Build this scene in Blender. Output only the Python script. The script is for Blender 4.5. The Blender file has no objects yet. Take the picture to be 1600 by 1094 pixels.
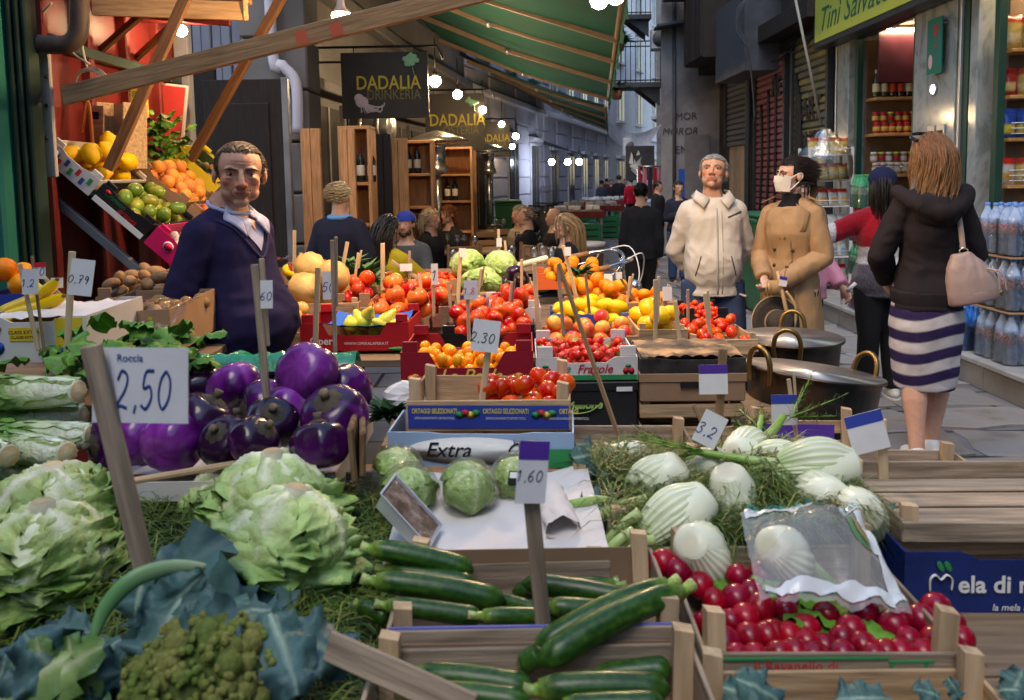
import bpy, bmesh, math, random
import numpy as np
from mathutils import Vector, Matrix, Euler, noise, kdtree
V = Vector; PI = math.pi; R = math.radians
random.seed(7)
sc = bpy.context.scene
COL = sc.collection
# ---------------------------------------------------------------- camera
FPX = 1244.4; CAMZ = 1.55; PITCH = R(5.0); ROLL = R(-1.0); SHIFT = -0.1001
cam = bpy.data.objects.new('camera', bpy.data.cameras.new('camera')); COL.objects.link(cam)
cam.data.lens = 28.0; cam.data.sensor_width = 36.0; cam.data.shift_y = SHIFT
cam.data.clip_start = 0.05; cam.data.clip_end = 600
cam.location = (0, 0, CAMZ)
CAMROT = Matrix.Rotation(R(90) - PITCH, 3, 'X') @ Matrix.Rotation(ROLL, 3, 'Z')
cam.rotation_euler = CAMROT.to_euler()
cam.data.dof.use_dof = True; cam.data.dof.focus_distance = 3.2; cam.data.dof.aperture_fstop = 6.3
sc.camera = cam
# ---------------------------------------------------------------- sky, sun, exposure
w = bpy.data.worlds.new('World'); sc.world = w; w.use_nodes = True
nt = w.node_tree; sky = nt.nodes.new('ShaderNodeTexSky'); sky.sky_type = 'NISHITA'; sky.sun_disc = False
SUN_EL, SUN_AZ = 62.0, 205.0          # degrees; high overcast light from behind the camera's right
sky.sun_elevation = R(SUN_EL); sky.sun_rotation = R(SUN_AZ); sky.air_density = 1.6; sky.dust_density = 0.8; sky.ozone_density = 2.5
nt.links.new(sky.outputs[0], nt.nodes['Background'].inputs[0]); nt.nodes['Background'].inputs[1].default_value = 0.15
sun = bpy.data.objects.new('sun', bpy.data.lights.new('sun', 'SUN')); COL.objects.link(sun)
sun.data.energy = 0.8; sun.data.angle = R(30); sun.data.color = (1.0, .90, .76)
sd = V((math.sin(R(SUN_AZ)) * math.cos(R(SUN_EL)), math.cos(R(SUN_AZ)) * math.cos(R(SUN_EL)), math.sin(R(SUN_EL))))
sun.rotation_euler = sd.to_track_quat('Z', 'Y').to_euler()
sc.view_settings.view_transform = 'Standard'; sc.view_settings.look = 'None'
sc.view_settings.exposure = 1.08; sc.view_settings.gamma = 1
sc.cycles.use_denoising = True
sc.cycles.max_bounces = 6; sc.cycles.diffuse_bounces = 3; sc.cycles.glossy_bounces = 3
sc.cycles.transparent_max_bounces = 12; sc.cycles.transmission_bounces = 4
sc.cycles.caustics_reflective = False; sc.cycles.caustics_refractive = False
sc.cycles.sample_clamp_indirect = 4.0
def ray(px, py):
 d = V(((px - 800) / FPX, -(py - 547) / FPX + SHIFT * 1600 / FPX, -1.0))
 return CAMROT @ d
def W(px, py, Y):                      # the place seen at a photo pixel, Y metres ahead
 d = ray(px, py); k = Y / d.y
 return V((d.x * k, Y, CAMZ + d.z * k))
def G(px, py, z=0.0):                  # the place on a level plane of height z
 d = ray(px, py); k = (z - CAMZ) / d.z
 return V((d.x * k, d.y * k, z))
def SC(Y): return FPX / Y              # about how many photo pixels a metre takes at Y
# ---------------------------------------------------------------- materials
MATS = {}
def M(name, col=(.5, .5, .5), rough=.5, metal=0., var=.15, ns=6., bump=0., bs=40., ov=.08, vcol=False, sss=0.,
  coat=0., spec=.3, stretch=(1, 1, 1), sheen=0., emit=0., hue=0., col2=None, trans=0., alpha=1.):
 if name in MATS: return MATS[name]
 m = bpy.data.materials.new(name); m.use_nodes = True; MATS[name] = m
 n, l = m.node_tree.nodes, m.node_tree.links
 b = n['Principled BSDF']
 tc = n.new('ShaderNodeTexCoord'); mp = n.new('ShaderNodeMapping'); mp.inputs['Scale'].default_value = stretch
 oi = n.new('ShaderNodeObjectInfo')
 ad = n.new('ShaderNodeVectorMath'); ad.operation = 'ADD'
 sca = n.new('ShaderNodeMath'); sca.operation = 'MULTIPLY'; sca.inputs[1].default_value = 37.0
 l.new(oi.outputs['Random'], sca.inputs[0]); l.new(tc.outputs['Object'], ad.inputs[0]); l.new(sca.outputs[0], ad.inputs[1])
 l.new(ad.outputs[0], mp.inputs[0])
 nz = n.new('ShaderNodeTexNoise'); nz.inputs['Scale'].default_value = ns; nz.inputs['Detail'].default_value = 5
 l.new(mp.outputs[0], nz.inputs['Vector'])
 if vcol:
  src = n.new('ShaderNodeAttribute'); src.attribute_name = 'Col'; src = src.outputs['Color']
 else:
  src = n.new('ShaderNodeRGB'); src.outputs[0].default_value = (*col, 1); src = src.outputs[0]
 if col2:
  rp = n.new('ShaderNodeMapRange'); rp.inputs[1].default_value = .42; rp.inputs[2].default_value = .62
  l.new(nz.outputs[0], rp.inputs[0]); mx = n.new('ShaderNodeMix'); mx.data_type = 'RGBA'
  l.new(rp.outputs[0], mx.inputs[0]); l.new(src, mx.inputs[6]); mx.inputs[7].default_value = (*col2, 1); src = mx.outputs[2]
 mr = n.new('ShaderNodeMapRange'); mr.inputs[1].default_value = .3; mr.inputs[2].default_value = .7
 mr.inputs[3].default_value = 1 - var; mr.inputs[4].default_value = 1 + var; l.new(nz.outputs[0], mr.inputs[0])
 mo = n.new('ShaderNodeMapRange'); mo.inputs[3].default_value = 1 - ov; mo.inputs[4].default_value = 1 + ov
 l.new(oi.outputs['Random'], mo.inputs[0])
 mu = n.new('ShaderNodeMath'); mu.operation = 'MULTIPLY'; l.new(mr.outputs[0], mu.inputs[0]); l.new(mo.outputs[0], mu.inputs[1])
 hs = n.new('ShaderNodeHueSaturation'); hs.inputs['Saturation'].default_value = 1.05 if vcol else 1.; l.new(mu.outputs[0], hs.inputs['Value']); l.new(src, hs.inputs['Color'])
 if hue:
  hr = n.new('ShaderNodeMapRange'); hr.inputs[3].default_value = .5 - hue; hr.inputs[4].default_value = .5 + hue
  l.new(oi.outputs['Random'], hr.inputs[0]); l.new(hr.outputs[0], hs.inputs['Hue'])
 l.new(hs.outputs[0], b.inputs['Base Color'])
 rr = n.new('ShaderNodeMapRange'); rr.inputs[3].default_value = max(.03, rough - .1); rr.inputs[4].default_value = min(1, rough + .1)
 l.new(nz.outputs[0], rr.inputs[0]); l.new(rr.outputs[0], b.inputs['Roughness'])
 b.inputs['Metallic'].default_value = metal; b.inputs['Specular IOR Level'].default_value = spec
 if coat: b.inputs['Coat Weight'].default_value = coat; b.inputs['Coat Roughness'].default_value = .12
 if sheen: b.inputs['Sheen Weight'].default_value = sheen
 if sss:
  b.inputs['Subsurface Weight'].default_value = sss; b.inputs['Subsurface Radius'].default_value = (.02, .012, .006)
  b.inputs['Subsurface Scale'].default_value = .4
 if bump:
  n2 = n.new('ShaderNodeTexNoise'); n2.inputs['Scale'].default_value = bs; n2.inputs['Detail'].default_value = 4
  l.new(mp.outputs[0], n2.inputs['Vector'])
  bu = n.new('ShaderNodeBump'); bu.inputs['Strength'].default_value = bump; bu.inputs['Distance'].default_value = .01
  l.new(n2.outputs[0], bu.inputs['Height']); l.new(bu.outputs[0], b.inputs['Normal'])
 if emit: l.new(hs.outputs[0], b.inputs['Emission Color']); b.inputs['Emission Strength'].default_value = emit
 if trans: b.inputs['Transmission Weight'].default_value = trans
 if alpha < 1: b.inputs['Alpha'].default_value = alpha
 return m
def wood(name, col, rough=.65, var=.28, bump=.25): return M(name, col, rough, var=var, ns=5, stretch=(1.2, 14, 14), bump=bump, bs=9, ov=.16, spec=.2)
def woodv(name, col, rough=.65, var=.28, bump=.25): return M(name, col, rough, var=var, ns=5, stretch=(14, 14, 1.2), bump=bump, bs=9, ov=.16, spec=.2)
def cloth(name, col, bump=.25, bs=420, var=.12, rough=.85): return M(name, col, rough, var=var, ns=9, bump=bump, bs=bs, ov=0, spec=.15)
def film(name, tint=(1, 1, 1), gloss=.16, rough=.12, k=1.1):      # thin clear plastic
 if name in MATS: return MATS[name]
 m = bpy.data.materials.new(name); m.use_nodes = True; MATS[name] = m
 n, l = m.node_tree.nodes, m.node_tree.links; n.remove(n['Principled BSDF'])
 t = n.new('ShaderNodeBsdfTransparent'); t.inputs[0].default_value = (*tint, 1)
 g = n.new('ShaderNodeBsdfGlossy'); g.inputs['Roughness'].default_value = rough
 fr = n.new('ShaderNodeFresnel'); fr.inputs[0].default_value = 1.45
 ad = n.new('ShaderNodeMath'); ad.operation = 'MULTIPLY_ADD'; ad.inputs[1].default_value = k; ad.inputs[2].default_value = gloss * .35
 l.new(fr.outputs[0], ad.inputs[0])
 tc = n.new('ShaderNodeTexCoord'); nz = n.new('ShaderNodeTexNoise'); nz.inputs['Scale'].default_value = 28; nz.inputs['Detail'].default_value = 3
 nz.inputs['Distortion'].default_value = 1.2
 l.new(tc.outputs['Object'], nz.inputs[0]); bu = n.new('ShaderNodeBump'); bu.inputs['Strength'].default_value = .6; bu.inputs['Distance'].default_value = .012
 l.new(nz.outputs[0], bu.inputs['Height']); l.new(bu.outputs[0], g.inputs['Normal'])
 mx = n.new('ShaderNodeMixShader'); l.new(ad.outputs[0], mx.inputs[0]); l.new(t.outputs[0], mx.inputs[1]); l.new(g.outputs[0], mx.inputs[2])
 l.new(mx.outputs[0], n['Material Output'].inputs[0]); return m
def glow(name, col, s):
 if name in MATS: return MATS[name]
 m = bpy.data.materials.new(name); m.use_nodes = True; MATS[name] = m
 b = m.node_tree.nodes['Principled BSDF']; b.inputs['Base Color'].default_value = (*col, 1)
 b.inputs['Emission Color'].default_value = (*col, 1); b.inputs['Emission Strength'].default_value = s; return m
def paint(name, col, rough=.55): return M(name, col, rough, var=.06, ov=0)
# ---------------------------------------------------------------- mesh collecting
class MB:
 def __init__(s): s.v = []; s.f = []; s.c = []; s.mi = []
 def add(s, vs, fs, col=None, mi=0, X=None):
  o = len(s.v)
  if X is not None: vs = [X @ V(p) for p in vs]
  s.v += [tuple(p) for p in vs]; s.f += [tuple(i + o for i in f) for f in fs]; s.mi += [mi] * len(fs)
  if col is None: col = (.5, .5, .5)
  if isinstance(col[0], (int, float)): s.c += [tuple(col[:3])] * len(vs)
  else: s.c += [tuple(k[:3]) for k in col]
  return s
 def box(s, c, d, col=None, mi=0, X=None, bev=0.):
  hx, hy, hz = d[0] / 2, d[1] / 2, d[2] / 2; cx, cy, cz = c
  if bev <= 0:
   vs = [(cx + a * hx, cy + b * hy, cz + e * hz) for a in (-1, 1) for b in (-1, 1) for e in (-1, 1)]
   fs = [(0, 1, 3, 2), (4, 6, 7, 5), (0, 4, 5, 1), (2, 3, 7, 6), (0, 2, 6, 4), (1, 5, 7, 3)]
   return s.add(vs, fs, col, mi, X)
  b_ = min(bev, hx * .9, hy * .9, hz * .9); vs = []; ix = {}
  for a in (-1, 1):
   for b in (-1, 1):
    for e in (-1, 1):
     for ax in range(3):
      p = [a * hx, b * hy, e * hz]; q = [a, b, e]
      for k in range(3):
       if k != ax: p[k] -= q[k] * b_
      ix[(a, b, e, ax)] = len(vs); vs.append((cx + p[0], cy + p[1], cz + p[2]))
  fs = []
  for ax in range(3):
   o1, o2 = [k for k in range(3) if k != ax]
   for sg in (-1, 1):
    q = []
    for u, v in ((-1, -1), (1, -1), (1, 1), (-1, 1)):
     k = [0, 0, 0]; k[ax] = sg; k[o1] = u; k[o2] = v; q.append(ix[(*k, ax)])
    fs.append(tuple(q))
   for u in (-1, 1):
    for v in (-1, 1):
     k0 = [0, 0, 0]; k0[o1] = u; k0[o2] = v; k1 = list(k0); k0[ax] = -1; k1[ax] = 1
     fs.append((ix[(*k0, o1)], ix[(*k1, o1)], ix[(*k1, o2)], ix[(*k0, o2)]))
  for a in (-1, 1):
   for b in (-1, 1):
    for e in (-1, 1): fs.append(tuple(ix[(a, b, e, k)] for k in range(3)))
  return s.add(vs, fs, col, mi, X)
 def tube(s, pts, rad, n=8, col=None, mi=0, X=None, cap=True, flat=1., up=None):
  pts = [V(p) for p in pts]; m = len(pts); vs = []; cs = []
  if isinstance(rad, (int, float)): rad = [rad] * m
  prev = None
  for i, p in enumerate(pts):
   t = (pts[min(i + 1, m - 1)] - pts[max(i - 1, 0)]); t = t.normalized() if t.length > 1e-9 else V((0, 0, 1))
   if prev is None:
    a = V(up) if up else (V((0, 0, 1)) if abs(t.z) < .9 else V((0, 1, 0)))
    u = (a - t * a.dot(t)).normalized()
   else:
    u = prev - t * prev.dot(t); u = u.normalized() if u.length > 1e-6 else t.orthogonal().normalized()
   prev = u; w_ = t.cross(u)
   r = rad[i]; ru, rw = (r if isinstance(r, tuple) else (r, r * flat))
   for k in range(n):
    a = 2 * PI * k / n; vs.append(p + u * (math.cos(a) * ru) + w_ * (math.sin(a) * rw))
   if col is not None and not isinstance(col[0], (int, float)): cs += [col[i]] * n
  fs = [(i * n + k, i * n + (k + 1) % n, (i + 1) * n + (k + 1) % n, (i + 1) * n + k) for i in range(m - 1) for k in range(n)]
  if cap: fs += [tuple(range(n - 1, -1, -1)), tuple((m - 1) * n + k for k in range(n))]
  return s.add(vs, fs, cs if cs else col, mi, X)
 def lathe(s, prof, n=16, col=None, mi=0, X=None, mod=None):
  vs = []; cs = []; m = len(prof)
  for i, (r, z) in enumerate(prof):
   for k in range(n):
    a = 2 * PI * k / n; q = mod(a, i / (m - 1)) if mod else 1.
    vs.append((r * q * math.cos(a), r * q * math.sin(a), z))
   if col is not None and not isinstance(col[0], (int, float)): cs += [col[i]] * n
  fs = [(i * n + k, i * n + (k + 1) % n, (i + 1) * n + (k + 1) % n, (i + 1) * n + k) for i in range(m - 1) for k in range(n)]
  if prof[0][0] > 1e-6: fs.append(tuple(range(n - 1, -1, -1)))
  if prof[-1][0] > 1e-6: fs.append(tuple((m - 1) * n + k for k in range(n)))
  return s.add(vs, fs, cs if cs else col, mi, X)
 def ell(s, c, r, nu=12, nv=8, col=None, mi=0, X=None):
  if isinstance(r, (int, float)): r = (r, r, r)
  vs = [(c[0], c[1], c[2] - r[2])]
  for j in range(1, nv):
   b = -PI / 2 + PI * j / nv
   for k in range(nu):
    a = 2 * PI * k / nu; vs.append((c[0] + r[0] * math.cos(b) * math.cos(a), c[1] + r[1] * math.cos(b) * math.sin(a), c[2] + r[2] * math.sin(b)))
  vs.append((c[0], c[1], c[2] + r[2])); L = len(vs) - 1
  fs = [(0, 1 + (k + 1) % nu, 1 + k) for k in range(nu)]
  for j in range(nv - 2):
   for k in range(nu):
    fs.append((1 + j * nu + k, 1 + j * nu + (k + 1) % nu, 1 + (j + 1) * nu + (k + 1) % nu, 1 + (j + 1) * nu + k))
  fs += [(1 + (nv - 2) * nu + k, 1 + (nv - 2) * nu + (k + 1) % nu, L) for k in range(nu)]
  return s.add(vs, fs, col, mi, X)
 def grid(s, nu, nv, fn, cf=None, mi=0, X=None, col=None):
  vs = [fn(i / nu, j / nv) for j in range(nv + 1) for i in range(nu + 1)]
  cs = [cf(i / nu, j / nv) for j in range(nv + 1) for i in range(nu + 1)] if cf else col
  fs = [(j * (nu + 1) + i, j * (nu + 1) + i + 1, (j + 1) * (nu + 1) + i + 1, (j + 1) * (nu + 1) + i) for j in range(nv) for i in range(nu)]
  return s.add(vs, fs, cs, mi, X)
 def prism(s, poly, t, col=None, mi=0, X=None):      # polygon in x,z; thickness t along y
  n = len(poly); vs = [(x, -t / 2, z) for x, z in poly] + [(x, t / 2, z) for x, z in poly]
  fs = [tuple(range(n)), tuple(range(2 * n - 1, n - 1, -1))] + [(i, i + n, (i + 1) % n + n, (i + 1) % n) for i in range(n)]
  return s.add(vs, fs, col, mi, X)
 def mesh(s, name, mats=(), smooth=True, vcol=False):
  me = bpy.data.meshes.new(name); me.from_pydata(s.v, [], s.f); me.update()
  if s.mi and max(s.mi) > 0: me.polygons.foreach_set('material_index', s.mi)
  if smooth: me.polygons.foreach_set('use_smooth', [True] * len(me.polygons))
  if vcol:
   a = me.color_attributes.new('Col', 'FLOAT_COLOR', 'POINT')
   c = np.ones((len(s.v), 4), np.float32); c[:, :3] = np.array(s.c, np.float32); a.data.foreach_set('color', c.ravel())
  for m in (mats if isinstance(mats, (list, tuple)) else [mats]): me.materials.append(m)
  return me
def fixn(me):
 b = bmesh.new(); b.from_mesh(me); bmesh.ops.recalc_face_normals(b, faces=b.faces); b.to_mesh(me); b.free(); return me
def ob(name, me, parent=None, loc=(0, 0, 0), rot=(0, 0, 0), scale=None, label=None):
 o = bpy.data.objects.new(name, me); COL.objects.link(o); o.location = loc; o.rotation_euler = rot
 if scale is not None: o.scale = (scale,) * 3 if isinstance(scale, (int, float)) else scale
 if parent: o.parent = parent
 if label: o['label'] = label
 return o
def tag(o, label, cat, group=None, kind=None):
 if label: o['label'] = label
 if cat: o['category'] = cat
 if group: o['group'] = group
 if kind: o['kind'] = kind
 return o
def thing(name, label, cat, loc=(0, 0, 0), rot=(0, 0, 0), group=None, scale=None):
 return tag(ob(name, None, None, loc, rot, scale), label, cat, group)
BOXC = {}
def bxm(d, mat, bev=.0015):                 # shared bevelled boxes, long side along x
 k = (round(d[0], 3), round(d[1], 3), round(d[2], 4), mat.name, bev)
 if k not in BOXC: BOXC[k] = MB().box((0, 0, 0), d, bev=bev).mesh('board', mat, smooth=False)
 return BOXC[k]
def bar(name, a, b, wd, mat, parent=None, roll=0., bev=.0015):     # board from a to b; wd = (width, thickness)
 a, b = V(a), V(b); t = b - a; q = t.to_track_quat('X', 'Z')
 e = (q.to_matrix() @ Matrix.Rotation(roll, 3, 'X')).to_euler()
 return ob(name, bxm((t.length, wd[0], wd[1]), mat, bev), parent, (a + b) / 2, e)
def pipe(name, pts, r, mat, parent=None, n=8):
 return ob(name, MB().tube(pts, r, n).mesh(name, mat), parent)
def smoothpath(pts, k=6):
 pts = [V(p) for p in pts]; out = []
 for i in range(len(pts) - 1):
  p0, p1, p2, p3 = pts[max(i - 1, 0)], pts[i], pts[i + 1], pts[min(i + 2, len(pts) - 1)]
  for j in range(k):
   t = j / k
   out.append(.5 * ((2 * p1) + (p2 - p0) * t + (2 * p0 - 5 * p1 + 4 * p2 - p3) * t * t + (3 * p1 - p0 - 3 * p2 + p3) * t ** 3))
 return out + [pts[-1]]
# ---------------------------------------------------------------- a side scene for text and remeshing
TMP = bpy.data.scenes.new('workbench')
def evalmesh(o):
 TMP.collection.objects.link(o)
 with bpy.context.temp_override(scene=TMP, view_layer=TMP.view_layers[0]):
  dg = bpy.context.evaluated_depsgraph_get()
  me = bpy.data.meshes.new_from_object(o.evaluated_get(dg), depsgraph=dg)
 d = o.data; bpy.data.objects.remove(o)
 (bpy.data.meshes if isinstance(d, bpy.types.Mesh) else bpy.data.curves).remove(d)
 return me
TXT = {}
def text(s, size, mat, parent, loc=(0, 0, 0), rot=(R(90), 0, 0), shear=0., ext=.0006, align='CENTER', xs=1., bold=0., name='lettering', mirror=False):
 k = (s, round(size, 4), mat.name, shear, ext, align, xs, bold)
 if k not in TXT:
  c = bpy.data.curves.new('t', 'FONT'); c.body = s; c.size = size; c.extrude = ext; c.shear = shear; c.align_x = align; c.align_y = 'CENTER'
  c.resolution_u = 3; c.offset = bold; o = bpy.data.objects.new('t', c); me = evalmesh(o); me.materials.clear(); me.materials.append(mat); me.name = 'lettering'; TXT[k] = me
 return ob(name, TXT[k], parent, loc, rot, (-xs if mirror else xs, 1, 1))
GL = {'0': [[(.5, 1), (.15, .75), (.1, .3), (.45, 0), (.85, .3), (.85, .75), (.5, 1)]], '1': [[(.2, .75), (.55, 1), (.5, 0)]],
  '2': [[(.1, .75), (.35, 1), (.8, .85), (.7, .5), (.1, .05), (.45, .08), (.95, .02)]], '5': [[(.9, 1), (.3, .97), (.2, .55), (.65, .6), (.85, .3), (.5, .0), (.1, .1)]],
  '3': [[(.1, .9), (.6, 1), (.8, .8), (.4, .55), (.85, .35), (.6, 0), (.1, .1)]], '6': [[(.8, 1), (.3, .7), (.1, .3), (.45, 0), (.85, .25), (.5, .5), (.15, .3)]],
  '7': [[(.1, .95), (.9, 1), (.4, 0)], [(.3, .5), (.75, .55)]], '9': [[(.8, .75), (.45, 1), (.15, .7), (.5, .5), (.8, .8), (.7, .3), (.5, 0)]],
  '8': [[(.5, .5), (.15, .8), (.5, 1), (.85, .8), (.5, .5), (.1, .2), (.5, 0), (.9, .2), (.5, .5)]], '4': [[(.6, 1), (.1, .4), (.9, .4)], [(.7, .7), (.65, 0)]],
  ',': [[(.3, .1), (.2, -.12)]], '.': [[(.3, .02), (.36, .06)]], '-': [[(.1, .5), (.8, .52)]], '~': [[(0, .4), (.2, .6), (.4, .3), (.6, .6), (.8, .35), (1, .5)]]}
def scrawl(s, size, mat, parent, loc, rot=(0, 0, 0), wd=.06, slant=.15, name='lettering'):     # handwriting in the x,z plane, facing -y
 m = MB(); x = -len(s) * .4 * size
 for ch in s:
  if ch == ' ': x += .5 * size; continue
  for st in GL.get(ch, GL['~']):
   p = smoothpath([(x + (a * .6 + b * slant) * size, 0, (b - .5) * size) for a, b in st], 4)
   m.tube(p, wd * size, 5, flat=1, cap=True)
  x += (.35 if ch in ',.' else .78) * size
 m.v = [(a, b * .15, c) for a, b, c in m.v]
 return ob(name, m.mesh('lettering', mat), parent, loc, rot)
def remesh(mb, vox, smooth=4, cols=True, fac=.5):
 me = mb.mesh('r', (), True)
 b = bmesh.new(); b.from_mesh(me); bmesh.ops.recalc_face_normals(b, faces=b.faces); b.to_mesh(me); b.free()
 o = bpy.data.objects.new('r', me); r = o.modifiers.new('r', 'REMESH'); r.mode = 'VOXEL'; r.voxel_size = vox; r.use_smooth_shade = True
 if smooth: k = o.modifiers.new('s', 'SMOOTH'); k.iterations = smooth; k.factor = fac
 out = evalmesh(o)
 n = len(out.vertices); co = np.empty(n * 3, np.float32); out.vertices.foreach_get('co', co); co = co.reshape(-1, 3)
 if cols:
  kd = kdtree.KDTree(len(mb.v))
  for i, p in enumerate(mb.v): kd.insert(p, i)
  kd.balance(); c = np.ones((n, 4), np.float32)
  for i in range(n): c[i, :3] = mb.c[kd.find(co[i])[1]]
  a = out.color_attributes.new('Col', 'FLOAT_COLOR', 'POINT'); a.data.foreach_set('color', c.ravel())
 return out, co
def wrinkle(me, amp, freq, aniso=(1, 1, 1), seed=0, fn=None):
 n = len(me.vertices); co = np.empty(n * 3, np.float32); no = np.empty(n * 3, np.float32)
 me.vertices.foreach_get('co', co); me.vertices.foreach_get('normal', no); co = co.reshape(-1, 3); no = no.reshape(-1, 3)
 off = V((seed * 3.1, seed * 1.7, seed * .9)); d = np.empty(n, np.float32)
 for i in range(n):
  p = V((co[i, 0] * aniso[0], co[i, 1] * aniso[1], co[i, 2] * aniso[2])) * freq + off
  wv = noise.noise(p); q = 1 - abs(noise.noise(p * .6 + V((wv, wv, 5)))) * 2
  q2 = 1 - abs(noise.noise(p * 2.3 + V((wv * .5, 3, wv)))) * 2
  d[i] = (q * .55 + wv * .3 + q2 * .28) * amp * (fn(co[i]) if fn else 1)
 co += no * d[:, None]; me.vertices.foreach_set('co', co.ravel().astype(np.float32)); me.update(); return me
# ================================================================ SETTING: ground
m_gap = M('paving_joint', (.035, .034, .036), .9, var=.3)
def ground_mat():
 m = M('street_ground', (.10, .10, .115), .5, var=.25, ns=1.5, bump=.3, bs=14)
 n, l = m.node_tree.nodes, m.node_tree.links
 br = n.new('ShaderNodeTexBrick'); br.inputs['Scale'].default_value = 1.0
 br.inputs['Brick Width'].default_value = .7; br.inputs['Row Height'].default_value = .42; br.inputs['Mortar Size'].default_value = .016
 br.inputs['Color1'].default_value = (.17, .17, .19, 1); br.inputs['Color2'].default_value = (.13, .135, .15, 1); br.inputs['Mortar'].default_value = (.03, .03, .033, 1)
 tc = n.new('ShaderNodeTexCoord'); l.new(tc.outputs['Object'], br.inputs['Vector'])
 hs = [k for k in n if k.type == 'HUE_SAT'][0]; l.new(br.outputs[0], hs.inputs['Color']); return m
gr = ob('ground', MB().grid(1, 1, lambda u, v: (-100 + 200 * u, -60 + 220 * v, 0)).mesh('ground', ground_mat())); tag(gr, None, None, kind='structure')
m_stone = M('street_stone', (.27, .25, .23), .5, var=.4, ns=4, bump=.55, bs=16, ov=.2, col2=(.17, .17, .18))
rs = random.Random(3)
def stone(x0, x1, y0, y1):
 m = MB(); n = 10; cx, cy = (x0 + x1) / 2, (y0 + y1) / 2; top = []; mid = []
 c = [(x0, y0), (x1, y0), (x1, y1), (x0, y1)]
 pts = []
 for i in range(4):
  a, b = c[i], c[(i + 1) % 4]
  for k in range(3):
   t = k / 3; pts.append((a[0] + (b[0] - a[0]) * t + rs.uniform(-.045, .045), a[1] + (b[1] - a[1]) * t + rs.uniform(-.045, .045)))
 h = rs.uniform(.008, .022); tx, ty = rs.uniform(-.014, .014), rs.uniform(-.014, .014); N = len(pts)
 def q(s_, z): return [((px - cx) * s_, (py - cy) * s_, z + (px - cx) * tx + (py - cy) * ty) for px, py in pts]
 vs = q(1, -.01) + q(1, h - .006) + q(.955, h) + [(0, 0, h + .003)]
 fs = [(i, (i + 1) % N, N + (i + 1) % N, N + i) for i in range(N)] + [(N + i, N + (i + 1) % N, 2 * N + (i + 1) % N, 2 * N + i) for i in range(N)]
 fs += [(2 * N + i, 2 * N + (i + 1) % N, 3 * N) for i in range(N)]
 ob('paving_stone', m.add(vs, fs).mesh('paving_stone', m_stone, smooth=False), gr, (cx, cy, 0))
y = 2.6
while y < 13.5:
 hgt = rs.uniform(.42, .66) if y < 7 else rs.uniform(.45, .7); x = 0.2 + rs.uniform(-.3, .3)
 while x < 3.24:
  wd = rs.uniform(.45, .85); x1 = min(x + wd, 3.27)
  if 3.27 - x1 < .2: x1 = 3.27
  stone(x + .022, x1 - .022, y + .022, y + hgt - .022); x = x1
 y += hgt
# ================================================================ right side: the grocery shop
m_conc = M('step_concrete', (.20, .19, .18), .75, var=.25, ns=3, bump=.3, bs=30)
m_slab = M('step_slab', (.30, .30, .30), .45, var=.2, ns=8, bump=.08)
XS, XF = 3.3, 4.1
st = thing('shop_step', 'long grey concrete step with a stone slab top in front of the grocery', 'step', (0, 0, 0))
y = 3.0
while y < 10.6:
 y1 = min(y + 1.25, 10.6)
 ob('riser', MB().box((XS + .42, (y + y1) / 2, .085), (.84, y1 - y - .006, .17), bev=.004).mesh('riser', m_conc, False), st)
 ob('slab', MB().box((XS + .40, (y + y1) / 2, .192), (.86, y1 - y - .008, .038), bev=.006).mesh('slab', m_slab, False), st); y = y1
m_marble = M('grey_marble', (.40, .43, .42), .12, var=.5, ns=3.2, stretch=(1, 1, .5), ov=0, col2=(.15, .17, .165), coat=.3)
for k in m_marble.node_tree.nodes:
 if k.type == 'TEX_NOISE': k.inputs['Distortion'].default_value = 2.6; k.inputs['Detail'].default_value = 7
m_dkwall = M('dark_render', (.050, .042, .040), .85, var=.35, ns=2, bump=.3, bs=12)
m_green = M('shop_green_paint', (.012, .05, .035), .4, var=.1)
m_alu = M('aluminium', (.55, .56, .58), .35, metal=.8, var=.06)
m_shelf = wood('shop_shelf_wood', (.50, .27, .10), .5)
m_dkin = M('shop_interior', (.16, .11, .07), .7, var=.15)
m_wine = M('wine_fascia', (.055, .012, .022), .35, var=.3, ns=4)
shop = thing('grocery_shop', 'grocery shop front with grey marble pillar, green frames and lit shelves', 'shop', (XF, 0, 0))
def sp(name, c, d, mat, bev=.004): return ob(name, MB().box((0, 0, 0), d, bev=bev).mesh(name, mat, False), shop, c)
sp('marble_pillar', (.25, 7.80, 1.71), (.5, .76, 3.0), m_marble)
sp('marble_pillar', (.23, 9.92, 1.71), (.46, .34, 3.0), m_marble)
sp('marble_pillar', (.22, 7.17, 1.71), (.40, .12, 3.0), m_marble)
for yy in (7.30, 8.22, 9.60, 6.85): sp('door_frame', (.06, yy, 1.66), (.07, .07, 2.9), m_green)
for yy in (7.36, 10.14): sp('metal_trim', (.012, yy, 1.66), (.03, .03, 2.9), m_alu)
sp('transom', (.06, 8.9, 3.16), (.08, 1.4, .09), m_green)
sp('transom', (.06, 5.9, 3.16), (.08, 2.2, .09), m_green)
sp('wine_panel', (.66, 9.40, 2.88), (.95, .03, .60), m_wine)
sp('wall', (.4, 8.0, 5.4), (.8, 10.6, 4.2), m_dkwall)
sp('back_wall', (1.35, 7.3, 1.66), (.1, 6.6, 2.9), m_dkin)
sp('partition', (.75, 9.74, 1.66), (1.1, .06, 2.9), m_dkin)
sp('partition', (.75, 7.07, 1.66), (1.0, .05, 2.9), m_dkin)
sp('ceiling', (.75, 7.4, 3.24), (1.3, 6.6, .06), m_dkin)
sp('floor', (.75, 7.4, .195), (1.3, 6.6, .05), m_slab)
for z in (.55, 1.02, 1.50, 1.98, 2.40): sp('shelf', (.66, 9.56, z), (.95, .28, .035), m_shelf)
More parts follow.
